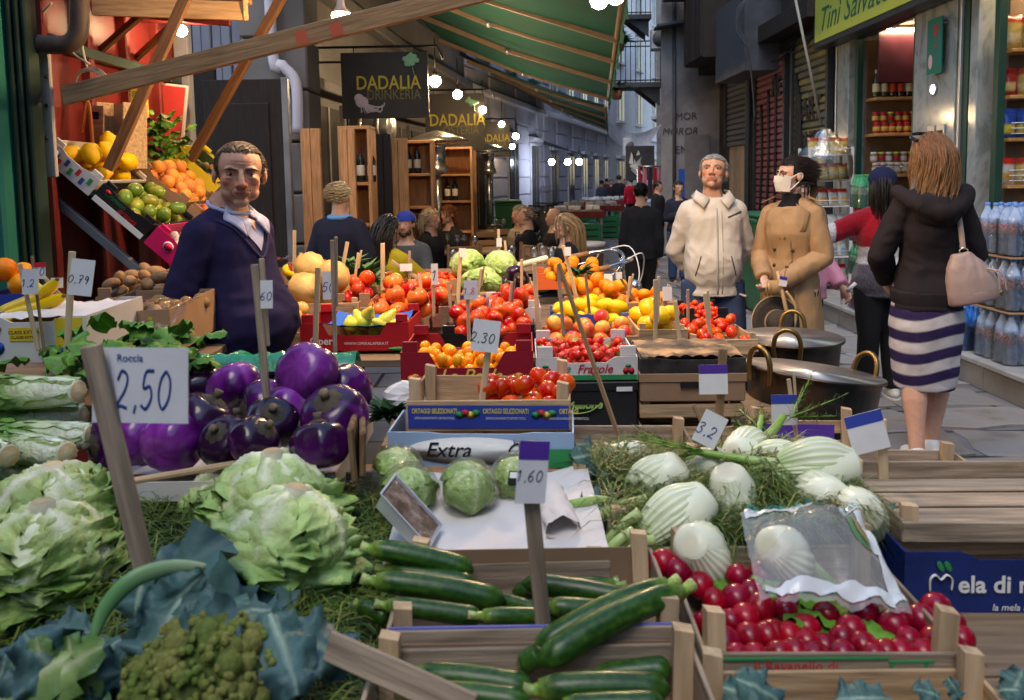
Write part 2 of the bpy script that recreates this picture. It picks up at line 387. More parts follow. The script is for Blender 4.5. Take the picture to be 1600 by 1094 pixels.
for z in (.5, .95, 1.40, 1.80, 2.16, 2.55): sp('shelf', (.62, 6.93, z), (.95, .22, .03), m_shelf)
for z0 in (1.50, .55):
 for k in range(3):
  pipe('shelf_rail', [(.20, 9.425, z0 + .06 + k * .045), (1.1, 9.425, z0 + .06 + k * .045)], .005, m_alu, shop, 5)
for z0 in (1.80, 1.40, .95):
 for k in range(3): pipe('shelf_rail', [(.15, 6.81, z0 + .05 + k * .045), (1.1, 6.81, z0 + .05 + k * .045)], .005, m_alu, shop, 5)
# reflection of a lamp on the polished pillar, put in as a glowing disc
lamp = thing('lamp_reflection', 'small glowing disc standing in for a warm lamp reflection on the grey marble pillar', 'lamp', (XF - .004, 7.78, 2.33), (0, R(-90), 0))
ob('ring', MB().lathe([(.05, -.004), (.062, .0), (.062, .012), (.05, .02), (.048, .012)], 16).mesh('ring', m_alu), lamp)
ob('bulb', MB().ell((0, 0, .006), (.047, .047, .012), 14, 6).mesh('bulb', glow('reflection_glow', (1, .78, .5), 40)), lamp)  # ring and bulb only draw the outline and glow of that reflection
def tube_lamp(label, loc, L):
 t = thing('strip_light', label, 'lamp', loc)
 ob('housing', MB().box((0, 0, .02), (L, .05, .03), bev=.004).mesh('housing', m_alu, False), t)
 ob('tube', MB().tube([(-L / 2 + .02, 0, -.012), (L / 2 - .02, 0, -.012)], .014, 10).mesh('tube', glow('shelf_glow', (1, .72, .42), 60)), t)
tube_lamp('warm strip light under the ceiling over the bottle shelves', (XF + .62, 9.30, 3.17), .8)
tube_lamp('warm strip light under the ceiling over the snack shelves', (XF + .62, 6.70, 3.17), .8)
# sign
m_sign = M('sign_yellow', (.38, .42, .06), .4, var=.06, ov=0); m_signf = M('sign_frame', (.03, .033, .036), .4)
sg = thing('shop_sign', 'yellow green shop sign in green script lettering over the grocery', 'sign', (XF - .14, 8.62, 3.50))
ob('frame', MB().box((0, 0, 0), (.20, 3.3, .80), bev=.01).mesh('frame', m_signf, False), sg)
ob('panel', MB().box((-.104, 0, 0), (.01, 3.16, .66), bev=.002).mesh('panel', m_sign, False), sg)
m_sgt = paint('sign_lettering', (.03, .11, .05))
text('Tinì Salvatore', .40, m_sgt, sg, (-.111, 1.45, -.10), (R(90), 0, R(-90)), shear=.35, align='LEFT', ext=.001)
sl = thing('wall_plaque', 'small green plaque with a red wine glass standing off the marble pillar', 'sign', (XF - .07, 7.66, 2.72))
ob('plate', MB().box((0, 0, 0), (.015, .26, .52), bev=.003).mesh('plate', paint('plaque_green', (.01, .14, .10)), False), sl)
for a in (-.1, .1): pipe('standoff', [(.0, a, .2), (.07, a, .2)], .008, m_alu, sl)
ob('emblem', MB().lathe([(.0, -.09), (.03, -.088), (.006, -.07), (.006, .0), (.035, .03), (.04, .09), (.032, .12)], 12).mesh('emblem', paint('plaque_red', (.35, .03, .05))), sl, (-.009, -.03, .08), scale=(.1, 1, 1))
ob('emblem', MB().ell((0, 0, 0), (.002, .04, .07), 10, 8).mesh('emblem', paint('plaque_pink', (.55, .35, .38))), sl, (-.009, .06, -.14))
for k in (0, 1):
 f = thing('menu_frame', ('left' if k else 'right') + ' of two small framed notices low on the marble pillar', 'frame', (XF - .012, 7.62 + .17 * k, 1.83))
 ob('frame', MB().box((0, 0, 0), (.02, .13, .30), bev=.003).mesh('frame', m_alu, False), f)
 ob('sheet', MB().box((-.012, 0, 0), (.004, .09, .20)).mesh('sheet', paint('menu_brown', (.10, .05, .03)), False), f)
# shutters with slats
def shutter(label, y0, y1, z0, z1, mat, x=XF):
 t = thing('rolling_shutter', label, 'shutter', (x, (y0 + y1) / 2, z0))
 me = MB().add([(0, -.5, 0), (0, .5, 0), (-.03, .5, .02), (-.03, -.5, .02), (-.03, .5, .075), (-.03, -.5, .075), (0, .5, .095), (0, -.5, .095)],
     [(0, 1, 2, 3), (3, 2, 4, 5), (5, 4, 6, 7)]).mesh('slat', mat, False)
 z = 0
 while z < z1 - z0: ob('slat', me, t, (0, 0, z), scale=(1, y1 - y0, 1)); z += .1
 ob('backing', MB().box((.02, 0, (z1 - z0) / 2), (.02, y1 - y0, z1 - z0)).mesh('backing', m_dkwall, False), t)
 for s in (-1, 1): ob('rail', MB().box((-.03, s * (y1 - y0) / 2, (z1 - z0) / 2), (.09, .07, z1 - z0), bev=.004).mesh('rail', m_signf, False), t)
 return t
m_shT = M('shutter_teal', (.075, .10, .085), .55, var=.35, ns=1.6, col2=(.16, .13, .05), ov=0)
m_shP = M('shutter_pink', (.24, .085, .095), .6, var=.3, ns=1.4, col2=(.12, .05, .06), ov=0)
m_shG = M('shutter_grey', (.10, .105, .115), .55, var=.2, ns=2)
m_blk = paint('black_spray', (.01, .01, .012))
s1 = shutter('dark teal rolling shutter with graffiti beside the grocery', 10.25, 11.55, .05, 3.4, m_shT)
text('PART', .42, m_blk, s1, (-.04, .05, 2.35), (R(90), 0, R(-90)), ext=.004, bold=.012, xs=.9); text('MAFIE', .40, m_blk, s1, (-.04, .05, 1.9), (R(90), 0, R(-90)), ext=.004, bold=.01, xs=.8)
text('DE A VIO', .12, m_blk, s1, (-.04, -.1, .95), (R(90), 0, R(-90)), ext=.004); text('COMU K', .12, m_blk, s1, (-.04, -.1, .75), (R(90), 0, R(-90)), ext=.004)
for a in range(4):
 pipe('paint_drip', smoothpath([(-.045, .50 - a * .05, 2.9 - a * .1), (-.045, .48 - a * .06, 1.8), (-.045, .50 - a * .05, .9 - a * .2)]), .02, m_blk, s1, 4)
s2 = shutter('faded pink rolling shutter with black paint drips', 11.85, 13.3, .05, 3.3, m_shP)
for a in range(3): pipe('paint_drip', smoothpath([(-.045, -.3 + a * .35, 3.0 - a * .2), (-.045, -.32 + a * .33, 1.8), (-.045, -.28 + a * .35, .9)]), .022, m_blk, s2, 4)
text('RE', .4, m_blk, s2, (-.04, -.3, 2.8), (R(90), 0, R(-90)), ext=.004, bold=.015)
po = thing('awning_pole', 'long thin pale pole leaning against the teal shutter', 'pole'); pipe('pole', [W(1238, -25, 9.6), W(1283, 195, 9.9)], .016, M('pole_paint', (.35, .33, .30), .5), po)
# dark upper building over the shutters, with old wooden oriel, cage and pipes
ub = thing('dark_building', 'dark old building over the shutters with jutting boxes and pipes', 'building', (0, 0, 0))
def up(name, a, b, mat, bev=.006):
 c = [(a[i] + b[i]) / 2 for i in range(3)]; return ob(name, MB().box((0, 0, 0), [abs(b[i] - a[i]) for i in range(3)], bev=bev).mesh(name, mat, False), ub, c)
m_browns = woodv('old_brown_wood', (.035, .026, .022), .7); m_slate = M('slate_panel', (.06, .062, .075), .6, var=.2)
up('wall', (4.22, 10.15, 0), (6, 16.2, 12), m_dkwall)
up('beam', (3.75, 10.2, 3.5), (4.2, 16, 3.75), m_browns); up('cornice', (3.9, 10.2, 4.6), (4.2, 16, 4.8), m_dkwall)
up('shutter_box', (3.55, 12.2, 3.1), (4.18, 13.9, 4.3), m_slate); up('oriel', (3.4, 14.2, 3.6), (4.18, 15.6, 6.2), m_browns)
for k in range(5): up('oriel_board', (3.37, 14.22 + k * .28, 3.62), (3.41, 14.46 + k * .28, 6.15), m_browns)
up('door_board', (4.08, 13.5, .0), (4.2, 13.62, 2.5), m_browns)
m_pale = woodv('pale_door_board', (.30, .23, .16))
for k in range(6): up('door_board', (4.12, 13.66 + k * .24, .0), (4.18, 13.87 + k * .24, 2.05), m_pale)
s3 = shutter('small grey half open shutter above the pale board doors', 13.65, 15.1, 2.05, 3.3, m_shG, 4.1)
for k in range(4): pipe('cable', smoothpath([(4.02, 10.4 + k * .9, 3.45 - .05 * k), (3.95, 11 + k * .9, 3.2), (4.0, 12 + k, 3.38)]), .014, m_blk, ub, 5)
pipe('drain_pipe', [(3.98, 13.45, 0), (3.98, 13.45, 6)], .05, m_slate, ub, 8)
for k in range(3): pipe('cable', smoothpath([W(1165, 0, 12), W(1150, 25 + 9 * k, 12), W(1170, 85, 12), W(1180, 190, 12.2)]), .012, m_slate, ub, 5)
# graffiti corner house
m_pl = M('old_plaster', (.32, .30, .31), .8, var=.35, ns=1.4, bump=.25, bs=14, col2=(.13, .12, .13))
gh = thing('graffiti_house', 'narrow plastered corner house with black graffiti and a blue painted letter', 'house', (0, 16.2, 0))
for nm, z0, z1, o_ in (('wall', 0, 6.2, 0), ('upper_wall', 6.2, 11.8, .15)):
 fp = [(3.05 + o_, 0), (6.2, 0), (9.2, 12.3), (6.1, 12.3)]; ob(nm, MB().add([(x, y, z0) for x, y in fp] + [(x, y, z1) for x, y in fp], [(3, 2, 1, 0), (4, 5, 6, 7)] + [(i, (i + 1) % 4, (i + 1) % 4 + 4, i + 4) for i in range(4)]).mesh(nm, m_pl, False), gh)
ob('roof_ledge', MB().box((3.7, -.2, 3.55), (1.3, .5, .06), bev=.01, X=Matrix.Rotation(R(-8), 4, 'Y') @ Matrix.Translation((.45, 0, .45))).mesh('roof_ledge', m_slate, False), gh)
m_gra = paint('grey_spray', (.06, .055, .06)); text('MOR', .20, m_gra, gh, (3.55, -.012, 2.72), ext=.003); text('MOROR', .20, m_gra, gh, (3.42, -.012, 2.42), ext=.003, shear=.2); text('ENE', .22, m_gra, gh, (3.52, -.012, 2.05), ext=.003, shear=-.1)
m_bl = paint('blue_spray', (.02, .09, .42))
ob('painted_letter', MB().prism([(0, 0), (.42, 0), (.42, .17), (.16, .17), (.16, .25), (.4, .25), (.4, .38), (.16, .38), (.16, .46), (.42, .46), (.42, .62), (0, .62)], .004).mesh('painted_letter', m_bl, False), gh, (3.4, -.012, 1.05))
ob('painted_letter', MB().prism([(0, 0), (.45, 0), (.45, .55), (0, .55)], .004).mesh('painted_letter', m_bl, False), gh, (3.4, -.012, .42))
ob('doorway', MB().box((3.62, -.01, 1.2), (.5, .02, 2.3)).mesh('doorway', M('house_door', (.16, .15, .15), .7), False), gh, (.15, -.012, 0))
pipe('drain_pipe', [(3.30, -.06, 0), (3.30, -.06, 6.2)], .035, m_slate, gh)
m_rail = M('wrought_iron', (.02, .02, .022), .5, metal=.4)
def balcony(label, x0, x1, y, z, dep=.7, plants=False, side=-1):
 t = thing('balcony', label, 'balcony', (0, 0, 0))
 ob('slab', MB().box(((x0 + x1) / 2, y + dep / 2 * 0, z), (x1 - x0, dep, .12), bev=.01).mesh('slab', m_slate, False), t)
 f = y - dep / 2 + .03
 for zz in (.1, .95): pipe('rail', [(x1, f + dep, z + zz), (x0, f + dep, z + zz), (x0, f, z + zz), (x1, f, z + zz)], .015, m_rail, t, 5)
 k = x0
 while k < x1: pipe('baluster', [(k, f, z + .06), (k, f, z + .95)], .009, m_rail, t, 4); k += .11
 k = f
 while k < f + dep: pipe('baluster', [(x0, k, z + .06), (x0, k, z + .95)], .009, m_rail, t, 4); k += .11
 for b in (0, 1): ob('bracket', MB().prism([(0, 0), (.5, 0), (.5, -.4)], .06).mesh('bracket', m_slate, False), t, (x1 - .55, f + .1 + b * (dep - .2), z - .06))
 return t
balcony('dark iron balcony high on the graffiti house', 3.05, 4.3, 15.7, 5.0)
balcony('iron balcony with potted plants jutting from beyond the graffiti house', 2.25, 3.4, 18.2, 3.55)
balcony('higher far iron balcony beyond the graffiti house', 2.6, 3.4, 19.6, 5.3)
m_leafd = M('dark_leaf', (.03, .09, .03), .5, var=.3)
def tuft(name, label, loc, r, n, mat, seed, cat='plant', pot=None):
 t = thing(name, label, cat, loc); q = random.Random(seed); m = MB()
 for k in range(n):
  a = q.uniform(0, 2 * PI); d = V((math.cos(a), math.sin(a), q.uniform(.1, 1.2))).normalized() * r * q.uniform(.4, 1.1)
  s = V((-math.sin(a), math.cos(a), 0)) * r * .12; c = V((0, 0, 0)) + d * .45
  m.add([(0, 0, 0), c + s, d - V((0, 0, r * .2)), c - s], [(0, 1, 2, 3)])
 ob('foliage', m.mesh('foliage', mat, False), t)
 if pot: ob('pot', MB().lathe([(.09, -.2), (.13, 0), (.12, 0), (.0, -.02)], 12).mesh('pot', pot), t)
 return t
m_terra = M('terracotta', (.28, .11, .06), .7)
tuft('potted_plant', 'bushy potted plant on the far iron balcony railing', (2.45, 17.9, 4.5), .42, 90, m_leafd, 1, pot=m_terra)
tuft('potted_plant', 'trailing potted plant hanging below the far iron balcony', (2.4, 18.0, 3.45), .4, 80, m_leafd, 2, pot=m_terra)
# ================================================================ far street facades (left side, bending right)
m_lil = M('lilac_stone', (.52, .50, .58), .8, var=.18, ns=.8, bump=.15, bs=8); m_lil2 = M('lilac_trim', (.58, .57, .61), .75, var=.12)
m_winp = M('dark_pane', (.03, .035, .05), .15, var=.2); m_winf = M('window_frame_grey', (.14, .13, .14), .6)
def facade(name, label, p0, p1, h, mat, trim, cols, z_rows, ww=.95, wh=1.7, course=.0, th=.6, cat='building', ground=True, dmat=None):
 p0, p1 = V((*p0, 0)), V((*p1, 0)); d = p1 - p0; L = d.length; a = math.atan2(d.y, d.x)
 t = thing(name, label, cat, p0, (0, 0, a))         # local x along the wall, street side = local -y
 ob('wall', MB().box((L / 2, th / 2, h / 2), (L, th, h)).mesh('wall', mat, False), t)
 if course:
  z = .3; xs = [0.]; 
  for c in range(cols):
   xc = (c + .5) * L / cols; xs += [xc - ww / 2 - .12, xc + ww / 2 + .12]
  xs.append(L); me = {}
  while z < h - .3:
   for i in range(0, len(xs), 2):
    if xs[i + 1] - xs[i] > .1: ob('stone_course', bxm((xs[i + 1] - xs[i], .06, course - .05), mat, .012), t, ((xs[i] + xs[i + 1]) / 2, -.03, z))
   z += course
 for zr in z_rows:
  for c in range(cols):
   xc = (c + .5) * L / cols
   g = ob('window', bxm((ww + .16, .10, wh + .16), trim, .01), t, (xc, -.045, zr + wh / 2))
   ob('pane', bxm((ww, .02, wh), dmat or m_winp, .0), g, (0, -.062, 0))
   ob('mullion', bxm((.05, .02, wh), m_winf, .0), g, (0, -.076, 0))
   ob('sill', bxm((ww + .35, .2, .09), trim, .01), g, (0, -.06, -wh / 2 - .1)); ob('lintel', bxm((ww + .4, .22, .12), trim, .01), g, (0, -.06, wh / 2 + .2))
 ob('cornice', bxm((L, .45, .25), trim, .02), t, (L / 2, -.2, h - .1)); ob('string_course', bxm((L, .2, .16), trim, .02), t, (L / 2, -.1, 3.6))
 return t
facade('far_facade', 'pale lilac stone facade with rows of windows closing the street', (1.05, 26), (4.9, 40), 10.6, m_lil, m_lil2, 5, (.6, 4.4, 7.4), course=.5)
facade('end_facade', 'distant pale facade at the end of the bending street', (4.95, 40.1), (14, 60), 13.5, m_lil2, m_lil2, 6, (.6, 4.4, 7.4, 10.4))
facade('bend_facade', 'grey stone house front under the second awning at the bend', (-1.0, 18), (1.0, 25.9), 9, m_lil, m_lil2, 3, (.3, 4.6), wh=2.2, course=.5)
facade('far_right_house', 'distant house beyond the graffiti corner', (9.5, 44), (5.2, 28.5), 9, m_pl, m_lil2, 3, (.5, 4))
# ================================================================ left: restaurant wall
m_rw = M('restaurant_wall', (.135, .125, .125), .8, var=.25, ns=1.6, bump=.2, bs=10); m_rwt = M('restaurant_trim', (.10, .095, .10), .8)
m_dkdoor = woodv('near_black_wood', (.016, .012, .011), .7)
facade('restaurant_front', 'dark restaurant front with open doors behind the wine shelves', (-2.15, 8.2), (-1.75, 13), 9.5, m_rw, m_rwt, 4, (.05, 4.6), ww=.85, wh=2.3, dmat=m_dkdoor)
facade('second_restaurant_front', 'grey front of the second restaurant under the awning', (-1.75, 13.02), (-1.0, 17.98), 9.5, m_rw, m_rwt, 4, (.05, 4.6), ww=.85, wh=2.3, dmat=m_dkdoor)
m_corr = M('blue_grey_sheet', (.14, .15, .20), .55, var=.12)
cw = thing('corrugated_wall', 'blue grey corrugated sheet wall above the dark open door', 'wall', (-3.6, 7.6, 0))
for k in range(16): ob('panel', bxm((.088, .03 if k % 2 else .06, 5.2), m_corr, .01), cw, (.045 + k * .092, 0, 2.6))
pl = thing('stone_pilaster', 'grey stone corner pier with pipes left of the hanging signs', 'pier', (-2.18, 7.75, 0))
for k in range(12): ob('stone', bxm((.62, .5, .46), m_rw, .015), pl, (0, 0, .24 + k * .48))
pipe('drain_pipe', smoothpath([(.22, -.32, 2.0), (.22, -.32, 2.45), (.1, -.33, 2.62), (.02, -.33, 2.8), (.02, -.33, 5)]), .05, m_lil, pl, 10)
dd = thing('dark_door', 'tall dark brown wooden door leaf standing open behind the vendor', 'door', (-2.11, 6.4, 0))
ob('leaf', MB().box((0, 0, 1.18), (.62, .05, 2.36), bev=.004).mesh('leaf', m_dkdoor, False), dd)
for zz, hh in ((.6, .8), (1.65, 1.05)): ob('panel', MB().box((0, -.03, zz), (.42, .02, hh), bev=.008).mesh('panel', m_dkdoor, False), dd)
ob('metal_edge', MB().box((.335, 0, 1.18), (.05, .07, 2.38), bev=.004).mesh('metal_edge', M('dull_steel', (.22, .22, .24), .4, metal=.6), False), dd)
ob('side_leaf', MB().box((-.62, .3, 1.25), (.6, .05, 2.5), bev=.004).mesh('side_leaf', m_dkdoor, False), dd)
# wine shelf cabinets
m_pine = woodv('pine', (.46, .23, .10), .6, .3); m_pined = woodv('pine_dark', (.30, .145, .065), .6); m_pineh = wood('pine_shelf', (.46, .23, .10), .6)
m_botk = M('dark_bottle_glass', (.012, .014, .012), .12, spec=.7, var=.1); m_lab = M('bottle_label', (.6, .55, .45), .6); m_cap = M('bottle_capsule', (.12, .01, .015), .4)
def bottle_me(col_lab=m_lab, glass=m_botk, cap=m_cap):
 m = MB(); m.lathe([(.0, 0), (.037, .002), (.038, .02), (.038, .19), (.030, .215), (.015, .245), (.0145, .30), (0, .302)], 14, mi=0)
 m.lathe([(.0386, .06), (.0389, .062), (.0389, .15), (.0386, .152)], 14, mi=1); m.lathe([(.0152, .262), (.0160, .264), (.0160, .305), (0, .307)], 10, mi=2)
 return m.mesh('bottle', [glass, col_lab, cap])
BOT = bottle_me()
def cabinet(label, x, y, w, d, h, zs, bottles, yaw=0):
 t = thing('wine_cabinet', label, 'cabinet', (x, y, 0), (0, 0, yaw))
 for s in (-1, 1): ob('side_board', bxm((.03, d, h), m_pine, .003), t, (s * w / 2, 0, h / 2))
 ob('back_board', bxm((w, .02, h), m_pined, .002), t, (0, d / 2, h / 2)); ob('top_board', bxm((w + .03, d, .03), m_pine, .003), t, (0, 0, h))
 for z in zs: ob('shelf', bxm((w - .03, d - .02, .028), m_pineh, .003), t, (0, 0, z))
 for i, (z, n) in enumerate(bottles):
  for k in range(n):
   p = t.location + Matrix.Rotation(yaw, 3, 'Z') @ V((-w * .28 + k * .1, -.02, z + .015))
   tag(ob('wine_bottle', BOT, None, p, (0, 0, k)), 'dark wine bottle on a shelf of the ' + label.split(' with')[0], 'bottle', 'wine bottles in the pine cabinets')
p = G(0, 0, .1)
def CX(px, Y): return (px - 800) / FPX * Y
def board(label, px, Y, w, h, mat=None):
 t = thing('pine_panel', label, 'panel', (CX(px, Y), Y, 0), (0, 0, 0))
 for k in range(2): ob('plank', bxm((w / 2 - .004, .05, h), mat or m_pine, .003), t, (-w / 4 + k * w / 2, 0, h / 2))
 return t
board('tall pine shutter panel next to the dark door', 491, 6.9, .17, 2.0)
cabinet('nearest pine shelf cabinet with bottles', CX(563, 7.3), 7.3, .26, .30, 2.02, (.4, .78, 1.15, 1.52), [(1.52, 3)])
board('knotty pine panel in front of the nearest shelf cabinet', 548, 6.95, .13, 2.0)
cabinet('middle pine shelf cabinet with two bottles', CX(655, 8.7), 8.7, .34, .30, 1.95, (.45, .85, 1.25, 1.6), [(1.6, 2)])
board('knotty pine panel before the middle shelf cabinet', 626, 8.3, .2, 1.98)
board('dark brown panel between the pine cabinets', 603, 7.9, .16, 2.0, m_dkdoor)
cabinet('farther pine shelf cabinet beside the steel heater', CX(715, 10.6), 10.6, .42, .3, 1.95, (.45, .85, 1.25, 1.6), [(1.25, 2)])
board('farthest pine panel near the second heater', 731, 11.6, .30, 1.95)
board('dark panel beside the blue lit window', 750, 13.0, .2, 1.9, m_dkdoor)
# hanging signs
m_sb = M('sign_black', (.022, .019, .019), .45, var=.35, ns=5, ov=0); m_yt = paint('sign_yellow_letters', (.50, .40, .035)); m_yt2 = paint('sign_dull_letters', (.16, .14, .04))
m_broc = paint('sign_broccoli', (.20, .42, .26)); m_oct = paint('sign_octopus', (.50, .42, .46)); m_iron = M('black_iron', (.012, .012, .012), .5, metal=.3)
def hsign(label, x, y, z, w, h, top, low, k):
 t = thing('hanging_sign', label, 'sign', (x, y, z)); 
 ob('board', MB().box((0, 0, 0), (w, .04, h), bev=.004).mesh('board', m_sb, False), t)
 text(top, .20 * h / .68, m_yt, t, (.04 * w, -.023, .03 * h), xs=.8, ext=.001, bold=.002); text(low, .15 * h / .68, m_yt2, t, (.10 * w, -.023, -.15 * h), xs=.75, ext=.001)
 q = random.Random(k); b = MB()
 for i in range(26):
  a = q.uniform(0, 2 * PI); r = q.uniform(0, .075); b.ell((math.cos(a) * r * 1.1, 0, math.sin(a) * r * .75 + .03), (.026, .004, .026), 8, 5)
 b.tube([(0.02, 0, -.03), (.04, 0, -.12)], .022, 6, flat=.2); ob('emblem', b.mesh('emblem', m_broc), t, (.30 * w, -.025, .33 * h))
 b = MB(); b.ell((0, 0, 0), (.07, .004, .06), 12, 6); b.ell((-.03, 0, .04), (.05, .004, .045), 12, 6)
 for i in range(6):
  a = -.2 - i * .35; b.tube(smoothpath([(.03 * math.cos(a), 0, -.02), (.10 * math.cos(a) + .03, 0, -.04 - .07 * abs(math.sin(a))), (.16 * math.cos(a) + .06, 0, -.05 - .05 * i % .07), (.19 * math.cos(a) + .05, 0, -.01 - .02 * i)]), [.014] * 6 + [.012] * 6 + [.008] * 6 + [.004], 5, flat=.25)
 ob('emblem', b.mesh('emblem', m_oct), t, (-.27 * w, -.025, -.25 * h))
 pipe('bracket', [(-w / 2 - .6, 0, h / 2 + .06), (w / 2 + .1, 0, h / 2 + .06), (w / 2 + .16, -.02, h / 2 - .08)], .013, m_iron, t, 6)
 pipe('bracket', [(-w / 2 - .6, 0, h / 2 - .09), (-w / 2, 0, h / 2 - .09)], .012, m_iron, t, 6)
 for s in (-.35, .35): pipe('hook', [(s * w, 0, h / 2), (s * w, 0, h / 2 + .06)], .006, m_iron, t, 5)
def hs(label, pl_, pr, pt, pb, Y, low, k, top='DADALIA'):
 a, b = W(pl_, pb, Y), W(pr, pt, Y); hsign(label, (a.x + b.x) / 2, Y, (a.z + b.z) / 2, b.x - a.x, b.z - a.z, top, low, k)
hs('nearest black hanging restaurant sign with octopus and broccoli, reading drinkeria', 536, 668, 81, 186, 8.4, 'DRINKERIA', 1)
hs('second black hanging sign, partly behind the first, reading osteria', 666, 756, 146, 236, 12.0, 'OSTERIA', 2)
hs('third and smallest black hanging sign, far under the awning', 738, 796, 190, 246, 16.5, 'PIZZERIA', 3)
kg = thing('steel_keg', 'steel barrel mounted on the wall below the first hanging sign', 'keg', W(583, 200, 8.9), (R(90), 0, R(80)))
ob('drum', MB().lathe([(0, -.22), (.15, -.22), (.16, -.2), (.165, -.1), (.165, .1), (.16, .2), (.15, .22), (0, .22)], 20).mesh('drum', M('keg_steel', (.20, .21, .22), .35, metal=.7)), kg)
for z in (-.1, .1): ob('hoop', MB().lathe([(.166, z - .02), (.172, z - .018), (.172, z + .018), (.166, z + .02)], 20).mesh('hoop', m_alu), kg)
# ================================================================ the street behind the camera
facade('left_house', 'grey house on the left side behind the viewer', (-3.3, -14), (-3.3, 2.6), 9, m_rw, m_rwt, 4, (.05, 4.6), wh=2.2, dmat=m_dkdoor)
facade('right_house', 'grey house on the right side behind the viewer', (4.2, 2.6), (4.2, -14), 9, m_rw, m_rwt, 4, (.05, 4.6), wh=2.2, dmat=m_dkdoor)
facade('rear_house', 'pale house closing the street behind the viewer', (4.2, -14.1), (-3.3, -14.1), 8, m_lil, m_lil2, 3, (.4, 4.4), wh=2.0)
# ================================================================ awnings
m_awn = M('green_canvas', (.006, .10, .07), .85, var=.18, ns=2, bump=.05, bs=200, ov=0); m_awr = M('awning_arm', (.27, .19, .13), .5, var=.15)
m_awn.node_tree.nodes['Principled BSDF'].inputs['Transmission Weight'].default_value = 0
def awning(label, Y0, Y1, w0, w1, f0, f1, zw, zf, n, ribs):
 t = thing('green_awning', label, 'awning')
 def P_(u, v, dz=0):
  y = Y0 + (Y1 - Y0) * v; a = w0 + (w1 - w0) * v; b = f0 + (f1 - f0) * v
  sag = -.10 * math.sin(PI * u) - .05 * math.sin(v * PI * n * 2) ** 2 * math.sin(PI * u)
  return (a + (b - a) * u, y, zw + (zf - zw) * u + sag + dz)
 m = MB(); m.grid(10, n * 6, lambda u, v: P_(u, v)); m.grid(10, n * 6, lambda u, v: P_(u, v, .012)); ob('canvas', fixn(m.mesh('canvas', m_awn)), t)
 m = MB(); m.grid(40, 3, lambda u, v: (P_(1, u)[0] + .02 + .02 * math.sin(u * 60) * v, P_(1, u)[1], zf - .02 - v * (.20 + .03 * math.sin(u * 95))))
 ob('valance', m.mesh('valance', m_awn), t)
 pipe('front_bar', [P_(1, 0, -.02), P_(1, 1, -.02)], .035, m_awr, t, 8); pipe('wall_bar', [P_(0, 0, -.02), P_(0, 1, -.02)], .045, m_iron, t, 8)
 for v in ribs:
  a, b = V(P_(0, v)), V(P_(1, v)); c = (a + b) / 2; c.z -= .16; a.z -= .10; b.z -= .06
  bar('arm', a, c, (.05, .07), m_awr, t); bar('arm', c, b, (.05, .055), m_awr, t)
  ob('elbow', MB().lathe([(0, -.04), (.045, -.04), (.045, .04), (0, .04)], 10).mesh('elbow', m_alu), t, c, (R(90), 0, 0))
 return t
awning('large green canvas awning on folding arms over the restaurant tables', 6.6, 16.2, -2.3, -1.35, .95, 1.98, 4.35, 3.1, 3, (.03, .25, .42, .66, .95))
awning('second green canvas awning farther along the street', 17.2, 26, -1.0, .9, 2.05, 3.15, 4.2, 3.05, 3, (.05, .35, .65, .95))
wp = thing('white_canopy', 'white cloth canopy hung across the far street', 'canopy')
a, b, c, d = W(950, 190, 27), W(1036, 192, 24), W(1010, 232, 25), W(952, 214, 28)
ob('cloth', MB().grid(10, 6, lambda u, v: (a.lerp(b, u)).lerp(d.lerp(c, u), v) + V((0, 0, -.35 * math.sin(PI * u) * (1 - v * .4)))).mesh('cloth', M('white_canvas', (.62, .64, .72), .8)), wp)
wp2 = thing('white_awning', 'small white awning over the far lit shop', 'awning')
a, b, c, d = W(850, 220, 24), W(925, 246, 24), W(930, 247, 22.5), W(848, 226, 22.5)
ob('cloth', MB().grid(6, 3, lambda u, v: (a.lerp(b, u)).lerp(d.lerp(c, u), v)).mesh('cloth', MATS['white_canvas']), wp2)
for k, (px, py, Y) in enumerate(((985, 230, 26), (1030, 62, 17))):
 ac = thing('air_conditioner', ['white air conditioner on the far facade below the white canopy', 'grey air conditioner high beside the iron balconies'][k], 'air conditioner', W(px, py, Y))
 s = 26 / SC(Y) * 1.0; ob('case', MB().box((0, 0, 0), (.5 if k == 0 else .35, .3, .6 if k == 0 else .45), bev=.03).mesh('case', M('ac_white', (.5, .5, .52), .5), False), ac)
 ob('grille', MB().lathe([(.0, 0), (.17, 0), (.17, .01), (0, .012)], 16).mesh('grille', M('ac_grille', (.08, .08, .09), .6)), ac, (0, -.155, 0), (R(90), 0, 0))
# ================================================================ left: red kiosk, beams, pipes
m_red = M('red_metal', (.20, .024, .02), .45, var=.3, ns=4, bump=.12, bs=20, col2=(.12, .018, .016)); m_redd = M('red_dark', (.15, .018, .016), .5, var=.3)
m_gcol = M('green_column', (.03, .17, .125), .3, var=.3, ns=3, col2=(.018, .10, .08), coat=.4, bump=.2, bs=12); m_gdark = M('dark_green_trim', (.014, .03, .022), .35, var=.3, coat=.3)
kx = thing('red_kiosk', 'red painted metal kiosk wall with ribs behind the fruit rack', 'kiosk', (-1.97, 0, 0))
for i in range(4): 
 y0 = 3.36 + i * .36; ob('panel', bxm((.03, .335, 3.6), m_red, .004), kx, (0, y0 + .18, 1.8)); ob('rib', bxm((.06, .04, 3.6), m_redd, .006), kx, (.03, y0, 1.8))
for z in (1.0, 2.15, 2.75): ob('rail', bxm((.045, 1.44, .05), m_redd if z != 2.15 else m_gdark, .004), kx, (.04, 4.08, z))
gc = thing('green_column', 'glossy dark green painted column at the left edge', 'column', (-1.985, 3.12, 0))
